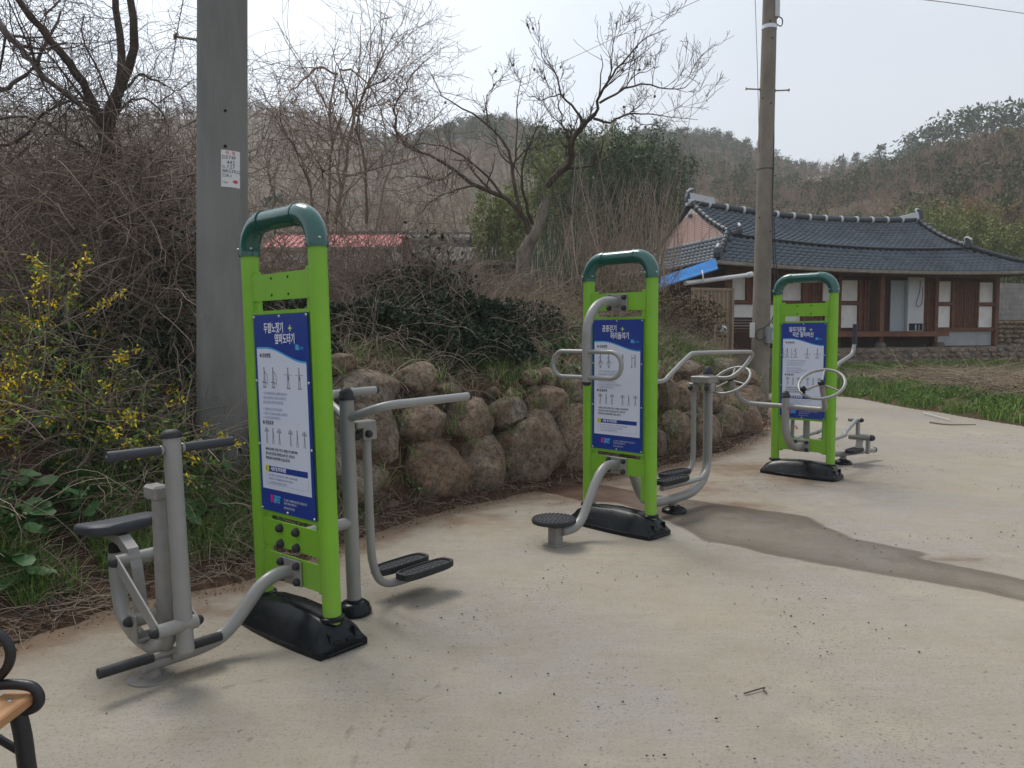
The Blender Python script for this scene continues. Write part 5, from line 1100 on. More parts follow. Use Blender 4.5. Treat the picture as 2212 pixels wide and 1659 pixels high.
# gate, plank stack, awning, pipe
gA, gB = at(1492, 753, 17.4), at(1581, 757, 17.8); gd = gB - gA; gy = math.atan2(gd[1], gd[0]); gw = math.hypot(gd[0], gd[1]); gz0, gz1 = gA[2] - .1, at(1583, 623, 17.8)[2]
gt = thing_at('metal_gate', (gA[0], gA[1], gz0), gy, 'beige ribbed steel gate with a round steel pull, left of the far pole', 'gate')
hgt = gz1 - gz0
MB().box(0, gw, -.01, .01, 0, hgt).build('gate_sheet', M['gate'], gt)
n = int(gw / .105)
for i in range(n): x = .03 + i * gw / n; MB().box(x, x + .05, -.030, -.011, .05, hgt - .05, bev=.004).build('rib', M['gate'], gt)
for a in ((0, gw, hgt - .06, hgt), (0, gw, 0, .06)): MB().box(a[0], a[1], -.045, -.031, a[2], a[3]).build('gate_rail', M['gate'], gt)
MB().box(gw - .06, gw, -.062, -.046, 0, hgt).build('gate_stile', M['gate'], gt)
MB().lathe([(.11, 0), (.105, .02), (.05, .035), (.045, .03), (0, .03)], k=24, M=Matrix.Translation((gw - .30, -.05, at(1551, 713, 17.7)[2] - gz0)) @ RX90).build('pull', M['steel'], gt)
ps = thing_at('plank_stack', at(1606, 756, 18.3), gy, 'dark stack of old planks between the gate and the far pole', 'planks')
for i in range(13): MB().box(-.28 + random.uniform(-.05, .02), .62 + random.uniform(-.1, .1), random.uniform(-.05, .0), .3, -.1 + i * .068, -.045 + i * .068).build('plank', M['hanokd'], ps)
aw = thing_at('sheet_awning', at(1490, 600, 19.4), 0, 'bright blue corrugated sheet awning at the left corner of the tiled house', 'awning')
o_ = Vector(aw.location); A_, B_, C_, D_ = [Vector(at(*p)) - o_ for p in ((1428, 600, 19.3), (1546, 560, 20.4), (1550, 580, 19.6), (1420, 622, 18.5))]
q = MB(); n = 44
for i in range(n):
    def Pn(k, e): t = k / n; a = A_.lerp(D_, t) if not e else B_.lerp(C_, t); return a + Vector((0, 0, .03 * math.sin(k * PI / 2 * .8)))
    q.poly([Pn(i, 0), Pn(i, 1), Pn(i + 1, 1), Pn(i + 1, 0)])
q.tube([D_, C_], .03, 6).build('corrugated_sheet', M['awning'], aw)
MB().tube([Vector(at(1517, 584, 19.3)) - o_, Vector(at(1520, 612, 19.2)) - o_], .02, 6).build('awning_strut', M['pvc'], aw)
MB().box(-.8, .8, .9, 1.0, -1.8, .25).build('painted_shade_panel', M['hanokd'], aw)  # added dark panel, its colour stands in for the shaded recess under the awning
pp = MB(); p0 = Vector(at(1480, 612, 19.0)); pp.tube([(0, 0, 0), Vector(at(1618, 594, 20.6)) - p0], .058, 14).tube([Vector(at(1614, 594.6, 20.55)) - p0, Vector(at(1624, 592.5, 20.62)) - p0], .075, 14)
tag(pp.build('drain_pipe', M['pvc'], None, p0), 'long white plastic pipe sloping above the beige gate', 'pipe')
# wall, rubble and film to the right of the house
bw = thing_at('block_wall', hw(10.3, 3.6, 0), YAW, 'grey cracked block wall on a rubble base at the right edge, behind the tiled house', 'wall')
for r_ in range(7):
    for c_ in range(15):
        if r_ == 6 and c_ % 4 == 1: continue
        MB().box(c_ * .40 + (.2 if r_ % 2 else 0), c_ * .40 + .392 + (.2 if r_ % 2 else 0), random.uniform(-.006, .006), .18, 2.0 + r_ * .20, 2.194 + r_ * .20).build('block', M['block'], bw)
for r_ in range(6):
    s = -.2
    while s < 6:
        w_ = rg.uniform(.18, .42); o = link('rubble_stone', rms[rg.integers(6)], bw); o.location = (s + w_ / 2, -.1 + rg.uniform(-.05, .05), 1.0 + r_ * .175); o.scale = (w_ * .55, .2, .10); o.rotation_euler = (0, rg.uniform(-.15, .15), rg.uniform(-.3, .3)); s += w_
gx = np.linspace(0, 3.2, 40); gzv = np.linspace(0, 1, 14); X, Z = np.meshgrid(gx, gzv, indexing='ij')
Yc = -.12 - .5 * Z + .10 * (fbm(X, Z, 3, 3, 2) - .5); Zc = 2.45 + (1 - Z) * 1.05 - .35 * (X / 3.2) * (Z) + .12 * (fbm(X, Z, 5, 3, 4) - .5)
i, j = np.meshgrid(np.arange(39), np.arange(13), indexing='ij'); Q = np.stack([i * 14 + j, (i + 1) * 14 + j, (i + 1) * 14 + j + 1, i * 14 + j + 1], -1).reshape(-1, 4)
fl_ = mesh_np('plastic_sheeting', np.stack([X, Yc, Zc], -1), Q, mat=M['film'], smooth=True); fl_.location = hw(10.3, 3.6, 0); fl_.rotation_euler = (0, 0, YAW); tag(fl_, 'crumpled pale plastic sheeting hung over the block wall at the right edge', 'plastic sheet')
# ------------------------------------------------------------------ far village roofs
def far_house(x0, x1, yt, ye, yb, Y, dz, roofm, wallm, label):
    a, b = at(x0, ye, Y), at(x1, ye, Y); h = thing_at('village_house', (a[0], Y, 0), 0, label, 'house'); w_ = b[0] - a[0]; zt, zev, zb = at(x0, yt, Y)[2], a[2], at(x0, yb, Y)[2] - 1.5
    MB().box(.3, w_ - .3, .3, 5, zb, zev).build('wall', wallm, h)
    r_ = MB().poly([(0, 0, zev), (w_, 0, zev), (w_, 2.8, zt), (0, 2.8, zt)]).poly([(0, 5.6, zev), (0, 2.8, zt), (w_, 2.8, zt), (w_, 5.6, zev)]).build('roof', roofm, h)
    n = int(w_ / .30); L_ = math.hypot(2.8, zt - zev); an = math.atan2(zt - zev, 2.8)
    for i in range(n): MB().box(i * .30, i * .30 + .05, 0, L_, .0, .035, M=Matrix.Translation((0, 0, zev + .01)) @ Matrix.Rotation(an, 4, 'X')).build('roof_rib', roofm, r_)
    MB().box(-.1, w_ + .1, 2.65, 2.95, zt - .03, zt + .10).build('ridge_cap', M['slate'], r_); MB().box(-.05, w_ + .05, -.14, .0, zev - .12, zev + .02).build('gutter', M['gutter'], h)
    for s in np.arange(.8, w_ - 1.2, 1.9): wn = MB().box(s, s + .9, .26, .30, zev - 1.5, zev - .5).build('window', M['gutter'], h); MB().box(s + .06, s + .84, .245, .258, zev - 1.44, zev - .56).build('pane', M['applg'], wn)
    return h
far_house(560, 860, 488, 536, 600, 34, 0, M['redroof'], M['plaster'], 'low house with faded red ribbed roof seen behind the arch of the nearest station')
far_house(850, 1012, 492, 515, 600, 42, 0, M['slate'], M['plaster2'], 'dark grey roofed house beyond the brambles, right of the red roof')
far_house(905, 1125, 512, 566, 620, 27, 0, M['slate'], M['block'], 'old weathered outbuilding with rough grey roof behind the persimmon tree')
sg = thing_at('shop_banner', at(425, 520, 26), R(20), 'orange and light blue board glimpsed through twigs left of the thick pole', 'sign board')
MB().box(-.35, .35, 0, .06, -.65, .75, bev=.02).build('orange_surround', mat('orange_board', (.55, .12, .04), .5), sg); MB().box(-.22, .25, -.02, -.001, -.55, .55).build('blue_panel', M['skyblue'], sg); MB().box(-.12, .15, -.035, -.021, -.2, .35).build('white_panel', M['pvc'], sg)
MB().box(-.04, .04, .02, .05, -2.5, -.65).build('post', M['gutter'], sg)
# ------------------------------------------------------------------ vegetation
def hit(px, py, y0=3.0, y1=45.0, n=900):
    Y = np.geomspace(y0, y1, n); d = ray(px, py); t = Y / d.y; X = d.x * t; Z = EYE + d.z * t; g = terrain(X, Y, False); k = np.argmax(Z <= g)
    if Z[k] > g[k]: k = n - 1
    return np.array([X[k], Y[k], g[k]])
def T1(x, y): return terrain(np.array([x]), np.array([y]), False)[0]
def band(n, dlo, dhi, s0, s1, rng=RNG):   # random ground points at distance d behind the slab edge, arc length s0..s1
    seg = np.hypot(*np.diff(EDGE, axis=0).T); cum = np.concatenate([[0], np.cumsum(seg)]); s = rng.uniform(s0, s1, n); k = np.clip(np.searchsorted(cum, s) - 1, 0, len(seg) - 1)
    t = ((s - cum[k]) / seg[k])[:, None]; p = EDGE[k] * (1 - t) + EDGE[k + 1] * t; e = unit(EDGE[k + 1] - EDGE[k]); nn = np.stack([-e[:, 1], e[:, 0]], -1)
    p = p + nn * rng.uniform(dlo, dhi, n)[:, None]; return p[:, 0], p[:, 1]
def ground_pts(x, y, dz=0.): return np.stack([x, y, terrain(x, y) + dz], -1)
def stuff(o, label, cat): return tag(o, label, cat, kind='stuff')

# --- fractal bare trees, grown level by level
def grow(P, Rd, levels, rng, vb, leafend=None, k=5, rmin=.0022):
    """P (n,m,3) parent limbs, Rd (n,m) radii; levels: (children per parent, length, spread, upward, wiggle, radius factor)"""
    allP = [P]
    V, Q = tubes(P, Rd, k); vb.add(V, Q)
    for li, (cn_, ln, spread, upw, wig, rf) in enumerate(levels):
        n = int(len(P) * cn_); S, T, idx, t = pick(P, .15, rng, n, .99)
        L0 = np.linalg.norm(np.diff(P, axis=1), axis=-1).sum(1)[idx]
        d = unit(T * (1 - spread * .4) + unit(rng.normal(0, 1, (n, 3))) * spread + np.array([0, 0, upw])); m = 7 if li < 2 else 5
        L = np.clip(ln * rng.uniform(.45, 1.15, n) * (1.15 - .5 * t), .03, None) * np.clip(L0 / np.median(L0), .5, 1.6)
        r = Rd[idx, np.minimum((t * (P.shape[1] - 1)).astype(int), P.shape[1] - 1)] * rf
        P = curves(S, d, L, m, wig, -upw * .25, rng); Rd = np.maximum(taper(n, m, r, .35), rmin); V, Q = tubes(P, Rd, 4 if li == 0 else 3); vb.add(V, Q); allP.append(P)
    return allP
def limbs(conv, Y, lists, r0s, m=14, rng=RNG, dep=.5):
    Ps, Rs = [], []
    for pts, (ra, rb) in zip(lists, r0s):
        ph = rng.uniform(-dep, dep); W = []
        for i, p in enumerate(pts): W.append(Vector(at(*conv(*p[:2]), Y + (p[2] if len(p) > 2 else ph * i / max(len(pts) - 1, 1)))))
        S = smooth_path(W, 6); S = np.array([v[:] for v in S]); t = np.linspace(0, len(S) - 1, m); i0 = np.minimum(t.astype(int), len(S) - 2); f = (t - i0)[:, None]; Pp = S[i0] * (1 - f) + S[i0 + 1] * f
        Pp[1:-1] += rng.normal(0, .012, (m - 2, 3)); Ps.append(Pp); Rs.append(np.linspace(ra, rb, m))
    return np.stack(Ps), np.stack(Rs)
r4 = lambda a, b: ((950 + a / 1.1344) / 1.8228, (b / 1.1344) / 1.8228)
r2 = lambda a, b: ((a / 1.3827) / 1.8228, (b / 1.3827) / 1.8228)
def tree_thing(nm, base, label, cat='tree', group=None): return empty(nm, tuple(base), 0, label, cat, group)

# persimmon tree
YP = 13.2
LP = [([(1275, 1330), (1262, 1240), (1258, 1150), (1290, 1060), (1340, 970), (1365, 880), (1370, 820)], (.155, .062)),
      ([(1370, 830), (1420, 765), (1465, 730), (1475, 640), (1530, 560), (1580, 510)], (.10, .055)),
      ([(1290, 1050), (1245, 950), (1170, 880), (1040, 830), (950, 760), (840, 690), (740, 660), (690, 560), (720, 450)], (.085, .012)),
      ([(1580, 510), (1600, 440), (1640, 360), (1700, 290), (1790, 180), (1900, 130)], (.045, .008)), ([(1640, 360), (1650, 300), (1665, 180), (1690, 60)], (.022, .005)),
      ([(1575, 530), (1650, 545), (1740, 510), (1850, 515), (2040, 535)], (.04, .006)), ([(1600, 460), (1700, 405), (1800, 375), (1900, 400), (1990, 390), (2030, 330)], (.034, .005)),
      ([(1530, 560), (1490, 480), (1430, 420), (1400, 320), (1350, 270), (1330, 160)], (.038, .006)), ([(1470, 640), (1425, 520), (1400, 380)], (.03, .01)),
      ([(1250, 950), (1210, 800), (1190, 650), (1100, 560), (1000, 490), (900, 430), (850, 330)], (.055, .008)), ([(1100, 560), (1095, 440), (1140, 370), (1200, 355)], (.025, .006)),
      ([(1170, 880), (1080, 770), (980, 690), (900, 660), (800, 640), (730, 660)], (.04, .008)), ([(1040, 830), (930, 860), (840, 900), (800, 960)], (.03, .008)), ([(1300, 1000), (1270, 900), (1250, 780), (1290, 640), (1330, 560)], (.05, .01)),
      ([(1740, 510), (1800, 560), (1880, 545)], (.016, .005)), ([(1700, 405), (1770, 330), (1870, 295)], (.02, .005)), ([(950, 760), (880, 800), (760, 790), (650, 800)], (.026, .006)), ([(1430, 420), (1330, 440), (1230, 400)], (.02, .005)), ([(1370, 830), (1300, 700), (1380, 650), (1450, 655)], (.02, .007))]
P, Rd = limbs(r4, YP, [a for a, b in LP], [b for a, b in LP], dep=1.4); Rd[1:] *= .62
P[0][:, 1] = YP; 
pt = tree_thing('persimmon_tree', (P[0, 0, 0], P[0, 0, 1], T1(P[0, 0, 0], P[0, 0, 1]) - .1), 'bare spreading persimmon tree with pale forked trunk on the bank behind the middle station')
vt = VB(); V, Q = tubes(P[:1], Rd[:1] * (1 + .12 * RNG.normal(0, 1, Rd[:1].shape)), 12); vt.add(V, Q); vt.build('trunk', M['barkp'], pt, True, pt.location)
vt = VB(); rp_ = np.random.default_rng(3); allP = grow(P[1:], Rd[1:], [(6.5, .95, .75, .34, .16, .55), (4.2, .42, .8, .28, .17, .70), (2.2, .18, .9, .25, .2, .9)], rp_, vt, k=7, rmin=.0035); vt.build('branches', M['bark'], pt, True, pt.location)
S, T, _, _ = pick(allP[2], .5, rp_, 20); vf = MB()
for p in S:
    if p[2] > 5.0: p = Vector(p) - Vector(pt.location); vf.lathe([(0, .02), (.017, .014), (.022, -.005), (.015, -.022), (0, -.03)], p, 7)
vf.build('dried_fruit', M['twigd'], pt)

# bare cane thicket right of the thick pole
LG = [([(450, 1060), (440, 850), (430, 700), (515, 450), (532, 110)], (.03, .006)), ([(420, 1000), (470, 700), (520, 480), (640, 250), (742, 40)], (.035, .006)), ([(380, 1000), (400, 700), (400, 480), (430, 310), (500, 205)], (.028, .005)), ([(430, 330), (330, 310), (240, 400), (175, 380)], (.02, .005)),
      ([(85, 385), (130, 480), (220, 560), (330, 720), (385, 950)], (.008, .03)), ([(560, 1000), (560, 800), (520, 560), (560, 400), (640, 360), (700, 300)], (.03, .006)), ([(390, 190), (430, 300), (470, 420), (520, 520)], (.005, .02)), ([(700, 640), (690, 480), (740, 380), (765, 300)], (.02, .005)),
      ([(330, 1050), (300, 800), (230, 650), (180, 560), (170, 480)], (.026, .006)), ([(600, 1050), (640, 850), (700, 640), (760, 560)], (.026, .008)), ([(440, 310), (520, 330), (600, 430), (640, 560), (650, 700)], (.018, .006)), ([(150, 1050), (140, 850), (110, 700), (130, 590)], (.02, .006))]
P, Rd = limbs(r4, 10.2, [a for a, b in LG], [b for a, b in LG], dep=1.2)
b0 = (-2.4, 10.4, T1(-2.4, 10.4)); ct = tree_thing('bare_thicket_tree', b0, 'tangled bare multi-stemmed tree with arching canes, right of the thick pole')
vt = VB(); rp_ = np.random.default_rng(8); grow(P, Rd * .75, [(12, 1.2, .7, .15, .17, .5), (4.6, .55, .9, .02, .22, .7), (2.0, .28, 1.0, -.05, .25, .9)], rp_, vt, k=6); vt.build('stems', M['twig'], ct, True, ct.location)
# hanging vine whips around it
n = 900; S = np.stack([rp_.uniform(-5.2, -.6, n), rp_.uniform(9.4, 11.2, n), rp_.uniform(2.2, 4.9, n)], -1); S[:, 2] -= .35 * (S[:, 0] + 2.6) ** 2 * .45
Pv = curves(S, rp_.normal(0, 1, (n, 3)) + [0, 0, .9], rp_.uniform(.4, 1.4, n), 8, .22, .16, rp_); vt = VB(); V, Q = tubes(Pv, taper(n, 8, rp_.uniform(.002, .005, n), .6), 3); vt.add(V, Q); vt.build('vines', M['twig'], ct, False, ct.location)

# big vine-choked tree on the left
LB = [([(600, 1480), (608, 1250), (610, 1050), (585, 850), (575, 700), (612, 560), (690, 400), (735, 200), (700, -60)], (.075, .03)), ([(590, 1200), (570, 950), (600, 700), (640, 500), (662, 250), (628, -60)], (.06, .028)),
      ([(585, 800), (520, 600), (440, 440), (330, 300), (200, 120), (60, -60)], (.05, .025)), ([(-60, 60), (60, 200), (160, 320), (250, 420), (420, 560)], (.045, .02)), ([(-60, 520), (60, 470), (160, 380), (260, 250), (330, 60)], (.03, .012)),
      ([(620, 900), (700, 800), (760, 900), (770, 1050)], (.05, .04)), ([(650, 1150), (760, 1250), (800, 1400)], (.06, .05)), ([(600, 1050), (480, 850), (300, 700), (100, 640), (-60, 650)], (.03, .012)), ([(640, 560), (740, 420), (850, 440), (930, 480)], (.02, .006)),
      ([(860, 560), (960, 500), (1060, 430), (1120, 395)], (.008, .003)), ([(560, 700), (700, 560), (800, 540), (900, 640), (930, 760)], (.018, .006)), ([(900, 1350), (930, 1200), (850, 1000), (980, 720), (1110, 640), (1225, 600)], (.010, .0025)), ([(-60, 800), (100, 760), (250, 600), (420, 540), (560, 600)], (.02, .01))]
P, Rd = limbs(r2, 7.4, [a for a, b in LB], [b for a, b in LB], dep=.9)
b0 = (-3.9, 7.5, T1(-3.9, 7.5)); lt = tree_thing('vine_covered_tree', b0, 'old tree choked in dark hanging vines and twigs at the upper left')
vt = VB(); V, Q = tubes(P[:3], Rd[:3], 9); vt.add(V, Q); vt.build('trunk', M['bark'], lt, True, lt.location)
vt = VB(); rl = np.random.default_rng(21); grow(P[1:], Rd[1:] * .8, [(7, .9, .8, .10, .17, .42), (3.0, .45, .95, 0, .22, .6), (1.4, .25, 1., -.1, .28, .8)], rl, vt, k=6, rmin=.0018); vt.build('branches', M['twigd'], lt, True, lt.location)
def px_cloud(n, x0, x1, y0, y1, Y0, Y1, rng): 
    a = rng.uniform(x0, x1, n); b = rng.uniform(y0, y1, n); Yv = rng.uniform(Y0, Y1, n); dx = np.array(cr)[None] * (a - 1106)[:, None] + np.array(cu)[None] * (829.5 - b)[:, None] + np.array(cf)[None] * FPX * 2212
    return dx * (Yv / dx[:, 1])[:, None] + [0, 0, EYE]
vt = VB()
for n, bx4, mat_r, dr in ((800, (-80, 350, 170, 500), (.0016, .004), .13), (420, (150, 430, 0, 420), (.0012, .003), .30), (260, (-60, 220, -20, 260), (.0016, .004), .02)):
    S = px_cloud(n, *bx4, 6.6, 8.6, rl); Pv = curves(S, rl.normal(0, 1, (n, 3)) + [0, 0, .25], rl.uniform(.35, 1.25, n), 9, .24, dr, rl); V, Q = tubes(Pv, taper(n, 9, rl.uniform(*mat_r, n), .5), 3); vt.add(V, Q)
vt.build('vines', M['twigd'], lt, False, lt.location)
vt = VB(); n = 2700; S = px_cloud(n, -80, 440, 330, 740, 6.0, 8.4, rl); Pv = curves(S, rl.normal(0, 1, (n, 3)) + [0, 0, .5], rl.uniform(.4, 1.3, n), 8, .22, .10, rl); V, Q = tubes(Pv, taper(n, 8, rl.uniform(.002, .006, n), .5), 3); vt.add(V, Q)
n = 24; S = px_cloud(n, 60, 430, 420, 640, 6.8, 7.8, rl); Pv = curves(S, rl.normal(0, 1, (n, 3)) + [0, 0, .4], rl.uniform(.9, 2.0, n), 12, .20, .08, rl); V, Q = tubes(Pv, taper(n, 12, rl.uniform(.006, .011, n), .5), 5); vt.add(V, Q)
stuff(vt.build('bramble_thicket', M['twig']), 'brown bramble tangle covering the left bank under the vine-choked tree', 'brambles')

# brambles along the crest to the right of the thick pole
def brambles(n, s0, s1, d0, d1, ln, rr, mat_, label, dz=0., upw=1.0, droop=.16, seed=1, m=9):
    rg_ = np.random.default_rng(seed); x, y = band(n, d0, d1, s0, s1, rg_); S = ground_pts(x, y, dz); Pv = curves(S, rg_.normal(0, .8, (n, 3)) + [0, 0, upw], rg_.uniform(ln[0], ln[1], n), m, .2, droop, rg_)
    vt = VB(); V, Q = tubes(Pv, taper(n, m, rg_.uniform(rr[0], rr[1], n), .45), 3); vt.add(V, Q)
    if label: return stuff(vt.build('brambles', mat_), label, 'brambles')
    return Pv
brambles(3000, 15.5, 25.5, 1.3, 4.5, (.35, 1.0), (.0022, .0055), M['twig'], 'brown bramble stems tangled along the top of the boulder wall', seed=2)
brambles(1800, 15.2, 19.5, 2.4, 4.6, (.6, 1.5), (.0025, .006), M['twig'], 'tall brown brambles in front of the red roofed house', seed=12, droop=.08)
brambles(900, 15.5, 26, 1.0, 4.0, (.3, .9), (.002, .0045), M['twigl'], 'pale dry whips arching out of the brambles above the boulders', seed=3, droop=.2)
brambles(1200, 13.6, 17.5, .6, 3.2, (.3, 1.0), (.002, .005), M['twigl'], 'pale dry vines hanging around the foot of the thick pole', seed=4, droop=.22)
# tall pale canes behind the middle station
vt = VB(); rc = np.random.default_rng(12)
for n, a, ln, r_, m_ in ((75, (1180, 1450, 560, 640, 11.5, 14), (1.0, 2.6), (.004, .010), None), (420, (1230, 1470, 450, 640, 11.5, 14.5), (.35, 1.1), (.0025, .005), None)):
    S = px_cloud(n, *a, rc); Pv = curves(S, rc.normal(0, .22, (n, 3)) + [0, 0, 1.3], rc.uniform(*ln, n), 10, .07, .02, rc); V, Q = tubes(Pv, taper(n, 10, rc.uniform(*r_, n), .35), 3); vt.add(V, Q)
stuff(vt.build('dry_canes', M['twigl']), 'pale upright dry canes and stems behind the middle station', 'canes')
# weeping bare shrub beside the house
for (px_, py_, Y_, sz, seed, lab) in ((1400, 600, 14.5, 1.0, 31, 'pale weeping bare shrub left of the tiled house'), (1300, 600, 13.8, .8, 33, 'dense twiggy bare shrub behind the right post of the middle station')):
    p = at(px_, py_, Y_); p[2] = T1(p[0], p[1]); rs = np.random.default_rng(seed); n = 16; Pm = curves(np.repeat(p[None], n, 0), rs.normal(0, .35, (n, 3)) + [0, 0, 1], rs.uniform(1.3, 2.3, n) * sz, 9, .08, 0, rs)
    t_ = tree_thing('bare_shrub', p, lab, 'shrub'); vt = VB(); grow(Pm, taper(n, 9, .014, .3), [(10, .8, .7, .1, .2, .5), (3, .45, .9, -.35, .2, .7)], rs, vt, k=4); vt.build('stems', M['twigl'], t_, False, t_.location)

# evergreen shrubs (dark leaves on stems)
def leafy(nm, c, rx, ry, rz, n, size, mat_, label, seed, stems=40, cat='shrub', stemm='twig', asp=.5):
    rs = np.random.default_rng(seed); t_ = tree_thing(nm, c, label, cat); v = unit(rs.normal(0, 1, (n, 3))) * (rs.uniform(0, 1, (n, 1)) ** .45); v *= 1 + .35 * (vnoise(v[:, 0] * 3, v[:, 1] * 3 + v[:, 2] * 2, 1.3, seed) - .5)[:, None]
    k = vnoise(v[:, 0] * 4 + 3, v[:, 2] * 4 + v[:, 1] * 2, 1.2, seed + 2) > .36; v = v[k]; P_ = v * [rx, ry, rz] + [0, 0, rz * .55]; P_ = P_[P_[:, 2] > .0]
    vb = VB(); vb.add(*leaves(P_, rs.uniform(.6, 1.3, len(P_)) * size, rs, .2, asp)); vb.build('foliage', mat_, t_)
    Pv = curves(np.zeros((stems, 3)) + rs.normal(0, .25, (stems, 3)) * [rx, ry, 0], rs.normal(0, .7, (stems, 3)) * [rx, ry, .3] + [0, 0, rz * 1.4], rs.uniform(.6, 1.3, stems) * max(rz, rx), 8, .16, 0, rs); vb = VB(); V, Q = tubes(Pv, taper(stems, 8, .008, .3), 3); vb.add(V, Q); vb.build('stems', M[stemm], t_); return t_
def on_ground(px_, py_, Y_=None):
    if Y_ is None: return hit(px_, py_)
    p = at(px_, py_, Y_); p[2] = T1(p[0], p[1]); return p
leafy('evergreen_shrub', hit(815, 728), .72, .42, .24, 6500, .055, M['leafd'], 'glossy dark evergreen creeper mound just right of the nearest station', 41)
leafy('evergreen_shrub', hit(990, 712), .88, .42, .26, 7500, .055, M['leafd'], 'dark evergreen creeper above the round boulders, between the two stations', 42)
leafy('evergreen_shrub', hit(1140, 725), .45, .35, .18, 2600, .05, M['leafd'], 'small dark creeper clump left of the middle station hoop', 43)
leafy('evergreen_shrub', hit(900, 655), .85, .4, .30, 4200, .06, M['leafd'], 'dark leafy mound higher up under the red roofed house', 44)
leafy('broadleaf_shrub', on_ground(925, 560, 10.2), .55, .5, .65, 500, .10, mat('olive_leaf', (.060, .058, .024), .55, .4, island=.5), 'sparse olive broadleaf shrub under the bare thicket', 45)
leafy('evergreen_shrub', on_ground(420, 600, 6.9), .45, .45, .8, 1500, .07, M['leafd'], 'dark evergreen behind the thick pole on its left side', 46)
leafy('evergreen_shrub', on_ground(380, 800, 6.2), .5, .4, .35, 1100, .07, M['leafd'], 'dark low creeper at the left foot of the thick pole', 49)
leafy('leafy_scrub', on_ground(1330, 640, 12.6), .95, .6, .42, 3200, .05, mat('mixed_scrub_leaf', (.115, .105, .042), .65, .3, island=.55), 'low olive and brown leafy scrub at the foot of the dry canes', 50, stemm='twigl')
leafy('gate_shrub', on_ground(1500, 700, 15.2), .60, .5, .62, 3600, .07, mat('bronze_leaf', (.085, .065, .028), .6, .3, island=.5), 'bronze-leaved shrub spilling in front of the beige gate', 47, stemm='twigl')
leafy('gate_shrub', on_ground(1440, 660, 14.4), .55, .45, .55, 2600, .06, mat('rust_leaf', (.115, .070, .032), .65, .3, island=.5), 'rust-brown shrub right of the middle station hoop', 48, stemm='twigl')

def creeper(s0, s1, d0, d1, n, hh, size, label, seed):
    rs = np.random.default_rng(seed); x, y = band(n, d0, d1, s0, s1, rs); g = fbm(x, y, 1.1, 2, seed); k = g > .36; x, y, g = x[k], y[k], g[k]; P_ = ground_pts(x, y); P_[:, 2] += hh * sstep(.34, .6, g) * rs.uniform(.15, 1, len(x)) ** .6
    t_ = tree_thing('evergreen_creeper', (x.mean(), y.mean(), 0), label, 'creeper'); vb = VB(); vb.add(*leaves(P_, rs.uniform(.6, 1.4, len(P_)) * size, rs, .1, .55)); vb.build('foliage', M['leafd'], t_, False, t_.location)
    m_ = 90; x, y = band(m_, d0, d1, s0, s1, rs); S = ground_pts(x, y); Pv = curves(S, rs.normal(0, .8, (m_, 3)) + [0, 0, .8], rs.uniform(.4, 1.0, m_), 9, .2, .16, rs); vb = VB(); V, Q = tubes(Pv, taper(m_, 9, .004, .5), 3); vb.add(V, Q); vb.build('stems', M['twigl'], t_, False, t_.location)
creeper(16.0, 17.6, .75, 2.3, 9000, .34, .055, 'dark glossy creeper over the bank just right of the nearest station', 141)
creeper(17.4, 18.9, .85, 2.4, 9000, .36, .055, 'widest dark creeper mass over the bank above the round boulders', 142)
creeper(18.7, 19.9, .95, 2.2, 4200, .26, .050, 'thinner dark creeper ending left of the middle station', 143)
creeper(13.6, 15.2, 1.0, 2.4, 4500, .45, .055, 'dark creeper around the left foot of the thick pole', 144)
# forsythia
def forsythia(px_, py_, Y_, sz, nf, seed, label):
    p = on_ground(px_, py_, Y_); rs = np.random.default_rng(seed); n = 26; t_ = tree_thing('forsythia_bush', p, label, 'shrub'); Pm = curves(np.zeros((n, 3)) + rs.normal(0, .12, (n, 3)) * [1, 1, 0], rs.normal(0, .6, (n, 3)) + [.1, -.35, 1], rs.uniform(.7, 1.5, n) * sz, 9, .12, .10, rs)
    vb = VB(); aP = grow(Pm, taper(n, 9, .006, .4), [(5, .4 * sz, .8, .1, .15, .6)], rs, vb, k=4); vb.build('stems', M['twigl'], t_)
    S, T, _, _ = pick(np.concatenate([aP[0][:, ::2][:, :4], aP[1][:, ::2][:, :4]]), .25, rs, 1200); vb = VB(); vb.add(*leaves(S + rs.normal(0, .012, S.shape), rs.uniform(.025, .055, len(S)), rs, .5, .38)); vb.build('foliage', M['leafy'], t_)
    S, T, _, _ = pick(aP[1], .3, rs, nf); S = np.repeat(S, 10, 0); S = S + rs.normal(0, .020, S.shape); vb = VB(); vb.add(*leaves(S, rs.uniform(.024, .040, len(S)), rs, -.2, .42)); tag(vb.build('flowers', M['flower'], t_), kind='stuff')
forsythia(20, 840, 5.2, 1.0, 150, 51, 'forsythia with the most yellow flowers, cut by the left edge')
forsythia(215, 850, 5.4, .72, 48, 52, 'forsythia with yellow flowers in the middle of the left bank')
forsythia(315, 900, 5.3, .50, 22, 53, 'small forsythia with few flowers, nearest the thick pole')
forsythia(120, 760, 6.0, .85, 40, 54, 'leafy forsythia set back between the other two')

